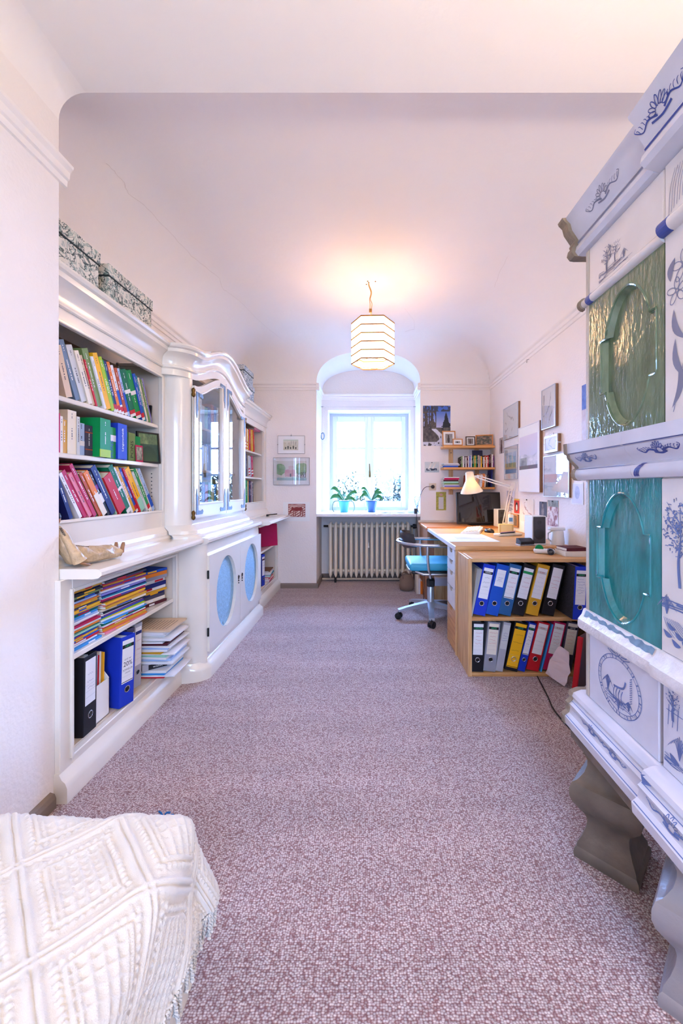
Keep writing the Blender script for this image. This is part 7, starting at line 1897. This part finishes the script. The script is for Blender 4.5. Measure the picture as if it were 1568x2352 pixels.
bm = NB(); box(bm, -0.01, 0.01, 4.86, 4.872, 0.45, 0.49); box(bm, -0.017, 0.017, 4.855, 4.873, 0.425, 0.452, 0.003); ob('heat_meter', bm, M_WHITEPL, rd)
bm = NB(); tube(bm, [(NX0 + 0.03, 4.93, 0.03), (0.3, 4.93, 0.03), (0.50, 4.93, 0.03)], 0.013, 8); tube(bm, [(0.545, 4.93, 0.0), (0.545, 4.93, 0.68)], 0.011, 8); ob('heating_pipe', bm, mat('beige_pipe', (206, 186, 160), 0.4), rd, smooth=50)
for x in (-0.4, 0.42):
    ob('bracket', B(x - 0.012, x + 0.012, 4.97, 5.128, 0.09, 0.112), M_DARKMETAL, rd)
    ob('support_foot', B(x - 0.012, x + 0.012, 4.86, 4.97, 0.0, 0.112), M_DARKMETAL, rd)

# ------------------------------------------------------------------ orchids on the sill
def orchid(label, x, y, potc, leaves, stake=False):
    t = thing('potted_orchid', label, 'potted plant', (x, y, SZ))
    bm = NB(); lathe(bm, [(0.047, 0.0005), (0.05, 0.004), (0.068, 0.125), (0.071, 0.128), (0.072, 0.14), (0.067, 0.14), (0.063, 0.125), (0.001, 0.12)], 28, (x, y, SZ), caps=False)
    ob('pot', bm, mat(potc[0], potc[1], 0.2, coat=0.4), t, smooth=40)
    bm = NB(); lathe(bm, [(0.063, 0.128), (0.066, 0.146), (0.06, 0.147)], 24, (x, y, SZ)); ob('inner_pot', bm, mat('grey_inner_pot', (190, 186, 178), 0.5), t, smooth=40)
    ml = mat('orchid_leaf', (46, 124, 56), 0.35, var=0.15, vscale=20)
    for (ang, L, rise, droop, wd) in leaves:
        a = math.radians(ang); d = Vector((math.cos(a), math.sin(a), 0)); s = Vector((-math.sin(a), math.cos(a), 0)); bm = NB(); A = []; Bq = []; Cq = []
        for i in range(11):
            u_ = i / 10; p = Vector((x, y, SZ + 0.135)) + d * (L * (u_ - 0.12 * u_ * u_)) + Vector((0, 0, rise * math.sin(PI * min(1, u_ * 0.62)) - droop * u_ ** 3))
            w_ = wd * (math.sin(PI * (0.08 + 0.9 * u_)) ** 0.6)
            s = (Vector((-math.sin(a), math.cos(a), 0)) * 0.6 + Vector((0, 0, 0.75 if math.cos(a) > 0 else -0.75))).normalized() * 1.15
            A.append(p - s * w_ + Vector((0, 0, 0.006))); Bq.append(p); Cq.append(p + s * w_ + Vector((0, 0, 0.006)))
        strip(bm, A, Bq); strip(bm, Bq, Cq); bmesh.ops.remove_doubles(bm, verts=bm.verts, dist=1e-5); bmesh.ops.solidify(bm, geom=bm.faces[:], thickness=0.002)
        ob('leaf', bm, ml, t, smooth=60)
    mr = mat('orchid_root', (110, 130, 100), 0.6)
    for (dx, L) in ((-0.11, 0.12), (0.1, 0.13)) if not stake else ():
        bm = NB(); tube(bm, crv([(x + dx * 0.4, y - 0.02, SZ + 0.14), (x + dx * 1.1, y - 0.04, SZ + 0.13), (x + dx * 1.3, y - 0.05, SZ + 0.05), (x + dx * 1.1, y - 0.05, SZ + 0.004)], 5), 0.006, 6); ob('aerial_root', bm, mr, t, smooth=60)
    if stake:
        bm = NB(); tube(bm, crv([(x + 0.01, y, SZ + 0.13), (x + 0.04, y, SZ + 0.26), (x + 0.07, y, SZ + 0.38)], 5), 0.004, 6); ob('flower_stem', bm, mat('brown_stem', (96, 84, 90), 0.6), t, smooth=60)
orchid('orchid with long arching leaves in a turquoise pot on the sill', -0.297, 4.95, ('turquoise_pot', (70, 180, 190)), [(178, 0.19, 0.17, 0.02, 0.026), (200, 0.2, 0.08, 0.05, 0.028), (5, 0.19, 0.12, 0.02, 0.024), (-20, 0.17, 0.05, 0.05, 0.022), (150, 0.14, 0.1, 0.03, 0.022)])
orchid('orchid with bare flower stem in a blue pot on the sill', 0.043, 4.95, ('blue_pot', (50, 100, 160)), [(180, 0.15, 0.17, 0.02, 0.02), (200, 0.17, 0.1, 0.06, 0.022), (160, 0.16, 0.13, 0.03, 0.02), (0, 0.16, 0.12, 0.03, 0.022), (-20, 0.17, 0.08, 0.07, 0.022), (25, 0.15, 0.15, 0.02, 0.018)], True)

# ------------------------------------------------------------------ bed with embossed cover
BX, BY = -0.405, 0.928
bd = thing('bed', 'low cream wooden bed frame under the white bedspread', 'bed', (-0.78, 0.0, 0))
M_BEDW = mat('cream_bed_board', (226, 216, 196), 0.4, var=0.06, vscale=6, bump=0.08, bscale=18)
ob('side_board', B(BX - 0.025, BX, -1.05, BY - 0.025, 0.0, 0.33, 0.004), M_BEDW, bd)
ob('side_board', B(XP + 0.002, XP + 0.027, -1.05, BY - 0.025, 0.0, 0.33, 0.004), M_BEDW, bd)
ob('end_board', B(XP + 0.002, BX, BY - 0.025, BY, 0.0, 0.335, 0.006), M_BEDW, bd)
ob('end_board', B(XP + 0.002, BX, -1.075, -1.05, 0.0, 0.335, 0.006), M_BEDW, bd)
ob('mattress', B(XP + 0.03, BX - 0.03, -1.045, BY - 0.03, 0.2, 0.38, 0.02, 2), M_PAPER, bd)
ZBED = 0.398; RB = 0.055
S0, T0 = BX - RB + 0.019, BY - RB + 0.017          # where the cloth starts to turn over
HEM = 0.245
def cloth(s, t, h=0.0):
    a, b = max(0.0, s - S0), max(0.0, t - T0)
    d = math.hypot(a, b)
    if d < 1e-9: return Vector((s, t, ZBED + h))
    ux, uy = a / d, b / d
    if d < RB * PI / 2:
        th = d / RB; out, dn = RB * math.sin(th), RB * (1 - math.cos(th)); nx, nz = math.sin(th), math.cos(th)
    else:
        e = d - RB * PI / 2; out, dn = RB + e * (0.10 + 0.22 * (min(a, b) / d)), RB + e * 0.985; nx, nz = 1.0, 0.0
    fold = 0.0
    if a > 0.04: fold = 0.007 * math.sin(t * 26) * min(1, (a - 0.04) / 0.12)
    p = Vector((min(s, S0) + ux * (out + fold), min(t, T0) + uy * (out + fold), ZBED - dn))
    return p + Vector((ux * nx, uy * nx, nz)) * h
def emb(s, t):
    """raised woven pattern: crossing double ridges, lattice fields, bobbles"""
    u = (s + t) / math.sqrt(2); v = (t - s) / math.sqrt(2)
    PU, PV = 0.172, 0.224
    u0 = (u - ((-0.693 + 0.788) / math.sqrt(2))) / PU; v0 = (v - ((0.788 + 0.693) / math.sqrt(2))) / PV
    fu, fv = u0 - math.floor(u0), v0 - math.floor(v0)
    du, dv = min(fu, 1 - fu) * PU, min(fv, 1 - fv) * PV
    def rd_(d, c, w): 
        x = (d - c) / w
        return max(0.0, 1 - x * x) ** 0.5 if abs(x) < 1 else 0.0
    h = 0.0
    h = max(h, 0.0052 * rd_(du, 0.0065, 0.0048), 0.0052 * rd_(dv, 0.0065, 0.0048))
    iu, iv = (fu - 0.5) * PU, (fv - 0.5) * PV
    LU, LV = 0.046, 0.068
    if abs(iu) < LU + 0.003 and abs(iv) < LV + 0.003:
        gu = iu / (LU / 2.5); gv = iv / (LV / 3.5)
        xu = abs(gu - round(gu)) * (LU / 2.5) if abs(iu) < LU else 9; xv = abs(gv - 0.5 - round(gv - 0.5)) * (LV / 3.5) if abs(iv) < LV else 9
        edge = min(abs(abs(iu) - LU), 9), min(abs(abs(iv) - LV), 9)
        h = max(h, 0.0042 * rd_(xu, 0, 0.0036), 0.003 * rd_(xv, 0, 0.0028), 0.005 * rd_(edge[0], 0, 0.0036), 0.0045 * rd_(edge[1], 0, 0.0034))
    # bobbles round the field
    for (q, lim, w, wl) in ((iu, LU + 0.013, iv, LV + 0.012), (iv, LV + 0.013, iu, LU + 0.012)):
        if abs(abs(q) - lim) < 0.006 and abs(w) < wl:
            c = w / 0.0125; dd = math.hypot(abs(q) - lim, (c - round(c)) * 0.0125); h = max(h, 0.005 * rd_(dd, 0, 0.0048))
    # bobbles at the crossings
    if 0.014 < du < 0.045 and 0.014 < dv < 0.045 and du + dv < 0.07:
        cu, cv = du / 0.012, dv / 0.012; dd = math.hypot((cu - round(cu)) * 0.012, (cv - round(cv)) * 0.012); h = max(h, 0.0035 * rd_(dd, 0, 0.0042))
    return h
bs = thing('bedspread', 'white fringed bedspread with raised lattice pattern on the low bed', 'bedspread', (-0.78, 0.4, 0.398))
bm = NB()
step = 0.0032
def axis(a, b, fine0):
    out = []; x = a
    while x < b - 1e-6:
        out.append(x); x += step if x >= fine0 else 0.02
    out.append(b); return out
SS = axis(XP + 0.002, S0 + HEM, XP); TT = axis(-0.9, T0 + HEM, 0.42)
G = []
for s in SS:
    col = []
    for t in TT:
        h = emb(s, t) if t > 0.40 else 0.0
        a, b = max(0, s - S0), max(0, t - T0)
        if math.hypot(a, b) > HEM * 1.06: col.append(None); continue
        wob = 0.0035 * math.sin(s * 21 + t * 13) + 0.002 * math.sin(s * 47 - t * 31)
        col.append(bm.verts.new(cloth(s, t, h + wob)))
    G.append(col)
for i in range(len(SS) - 1):
    for j in range(len(TT) - 1):
        q = (G[i][j], G[i + 1][j], G[i + 1][j + 1], G[i][j + 1])
        if None not in q: bm.faces.new(q)
M_CLOTH = mat('white_cotton', (224, 217, 206), 0.9, bump=0.25, bscale=500, sheen=0.3)
cl = ob('cover_cloth', bm, M_CLOTH, bs, smooth=180)
# fringe tassels
tm = NB()
for k in range(3):
    pts = []
    for i in range(9):
        z = -0.052 * i / 8; a = 2 * PI * (i / 4.0) + 2 * PI * k / 3; pts.append((0.0022 * math.cos(a), 0.0022 * math.sin(a), z))
    tube(tm, pts, [0.0024] * 8 + [0.0032], 5)
t0 = None
def tassel(p, yaw, tilt_):
    global t0
    if t0 is None:
        t0 = ob('tassel', tm, M_CLOTH, bs, smooth=60, local=True); o = t0
    else:
        o = t0.copy(); COL.objects.link(o); o.parent = bs
    o.location = Vector(p) - chain_loc(bs); o.rotation_euler = (tilt_, 0, yaw); o.scale = (1, 1, RND.uniform(0.85, 1.2))
y = 0.40
while y < T0:
    p = cloth(S0 + HEM - 0.001, y); tassel(p, PI / 2 + RND.uniform(-0.3, 0.3), RND.uniform(-0.15, 0.25)); y += 0.0095
ang = 0.0
while ang < PI / 2:
    d = HEM * 1.04; p = cloth(S0 + d * math.cos(ang), T0 + d * math.sin(ang)); tassel(p, ang + PI / 2, RND.uniform(0.0, 0.35)); ang += 0.07
x = S0
while x > -1.1:
    p = cloth(x, T0 + HEM - 0.001); tassel(p, PI + RND.uniform(-0.2, 0.2), RND.uniform(-0.1, 0.2)); x -= 0.02
# blue yarn tuft on the carpet behind the bed
bm = NB()
for i in range(14):
    a = RND.uniform(0, 2 * PI); tube(bm, crv([(-0.70, 1.36, 0.004), (-0.70 + 0.012 * math.cos(a), 1.36 + 0.012 * math.sin(a), 0.03), (-0.70 + 0.035 * math.cos(a), 1.36 + 0.03 * math.sin(a), 0.018 + 0.02 * RND.random())], 4), 0.003, 5)
tag(ob('yarn_tuft', bm, mat('blue_yarn', (20, 100, 170), 0.9), None, smooth=60), 'small tuft of bright blue yarn lying on the carpet behind the bed', 'yarn')

# ------------------------------------------------------------------ doll reclining on the worktop
dl = thing('doll', 'small doll in a cream robe with bare feet reclining on the worktop', 'doll', (-1.13, 1.58, ZW))
M_ROBE = mat('cream_silk_robe', (206, 176, 136), 0.4, bump=0.7, bscale=45, var=0.25, vscale=30)
M_SKIN = mat('clay_skin', (162, 116, 78), 0.5)
def loft(bm, secs, n=16):
    rings = []
    for (c, u_, v_, ru, rv) in secs:
        c = Vector(c); u_ = Vector(u_).normalized(); v_ = Vector(v_).normalized(); rings.append([bm.verts.new(c + u_ * ru * math.cos(2 * PI * i / n) * (1 + 0.06 * math.sin(5 * i)) + v_ * rv * math.sin(2 * PI * i / n)) for i in range(n)])
    for i in range(len(rings) - 1):
        for j in range(n): bm.faces.new((rings[i][j], rings[i][(j + 1) % n], rings[i + 1][(j + 1) % n], rings[i + 1][j]))
    bm.faces.new(rings[0][::-1]); bm.faces.new(rings[-1]); return bm
X_, Z_ = (1, 0, 0), (0, 0, 1)
bm = NB()
loft(bm, [((-1.176, 1.505, ZW + 0.155), (0.9, 0, 0.3), (0, 1, 0), 0.016, 0.016), ((-1.17, 1.508, ZW + 0.13), X_, (0, 1, 0), 0.028, 0.022), ((-1.152, 1.515, ZW + 0.08), X_, (0, 1, 0.2), 0.034, 0.028), ((-1.13, 1.535, ZW + 0.045), X_, (0, 0.6, 0.8), 0.042, 0.04),
          ((-1.122, 1.58, ZW + 0.036), X_, Z_, 0.044, 0.034), ((-1.112, 1.63, ZW + 0.036), X_, Z_, 0.042, 0.034), ((-1.10, 1.68, ZW + 0.031), X_, Z_, 0.036, 0.028), ((-1.092, 1.715, ZW + 0.027), X_, Z_, 0.034, 0.025)])
bmesh.ops.subdivide_edges(bm, edges=bm.edges[:], cuts=2, use_grid_fill=True, smooth=0.6)
for v in bm.verts:
    f_ = 0.0028 * math.sin(v.co.y * 95 + v.co.z * 130) + 0.0022 * math.sin(v.co.z * 210 - v.co.y * 40 + v.co.x * 60)
    v.co += Vector((f_, 0, f_ * 0.8 if v.co.z > ZW + 0.012 else 0))
ob('robe', bm, M_ROBE, dl, smooth=80)
bm = NB(); tube(bm, crv([(-1.15, 1.505, ZW + 0.125), (-1.125, 1.5, ZW + 0.09), (-1.105, 1.505, ZW + 0.05), (-1.095, 1.515, ZW + 0.022)], 5), [0.016, 0.015, 0.015, 0.015, 0.014, 0.014, 0.015, 0.016, 0.017, 0.018, 0.02, 0.021, 0.021, 0.022, 0.024, 0.024], 10); ob('sleeve', bm, M_ROBE, dl, smooth=70)
bm = NB(); loft(bm, [((-1.093, 1.517, ZW + 0.018), X_, (0, 1, 0), 0.009, 0.009), ((-1.09, 1.526, ZW + 0.011), X_, (0, 1, 0), 0.011, 0.012), ((-1.087, 1.538, ZW + 0.006), X_, Z_, 0.01, 0.005), ((-1.085, 1.552, ZW + 0.004), X_, Z_, 0.006, 0.003)], 10); ob('hand', bm, M_SKIN, dl, smooth=70)
for s in (-1, 1):
    bm = NB(); cx = -1.09 + 0.013 * s
    loft(bm, [((cx, 1.71, ZW + 0.022), X_, Z_, 0.009, 0.010), ((cx, 1.73, ZW + 0.018), X_, Z_, 0.009, 0.012), ((cx, 1.742, ZW + 0.02), X_, (0, 1, 0.2), 0.009, 0.012), ((cx, 1.745, ZW + 0.038), X_, (0, 1, 0.2), 0.009, 0.008), ((cx + 0.002 * s, 1.748, ZW + 0.055), X_, (0, 1, 0.2), 0.009, 0.005), ((cx + 0.003 * s, 1.75, ZW + 0.064), X_, (0, 1, 0), 0.006, 0.003)], 10)
    ob('foot', bm, M_SKIN, dl, smooth=70)
bm = NB(); lathe(bm, [(0.003, -0.006), (0.009, 0.0), (0.015, 0.011), (0.018, 0.024), (0.015, 0.038), (0.006, 0.046)], 14, (-1.182, 1.506, ZW + 0.162)); ob('head', bm, M_SKIN, dl, smooth=70)
bm = NB(); lathe(bm, [(0.018, 0.024), (0.0192, 0.031), (0.016, 0.043), (0.004, 0.05)], 14, (-1.182, 1.505, ZW + 0.162)); ob('hair', bm, M_DARKMETAL, dl, smooth=70)
ML = mat('lace_trim', (150, 130, 110), 0.8, bump=0.8, bscale=200, var=0.5, vscale=120)
bm = NB()
for i in range(26):
    t_ = i / 25; c = Vector((-1.10 - 0.02 * (1 - t_), 1.525 + 0.18 * t_, ZW + 0.08 - 0.024 * t_ - 0.006 * math.sin(PI * t_))); lathe(bm, [(0.001, -0.004), (0.006, 0), (0.001, 0.004)], 6, tuple(c))
for i in range(14):
    t_ = i / 13; lathe(bm, [(0.001, -0.004), (0.006, 0), (0.001, 0.004)], 6, (-1.15 + 0.03 * t_, 1.492 + 0.01 * t_, ZW + 0.15 - 0.07 * t_))
ob('lace_trim', bm, ML, dl, smooth=60)
# strip lamp end on the far ledge
bm = NB(); box(bm, -1.10, -1.08, 4.3, 4.36, ZW, ZW + 0.02, 0.003); tube(bm, [(-1.09, 4.33, ZW + 0.012), (-1.0, 4.38, ZW + 0.02)], 0.006, 8)
tag(ob('cable_connector', bm, M_BLACK, None), 'small black cable connector lying on the far worktop ledge', 'connector')
for lab, obs in LABELS.items():
    if len(obs) > 1: print('SHARED LABEL', lab, len(obs))
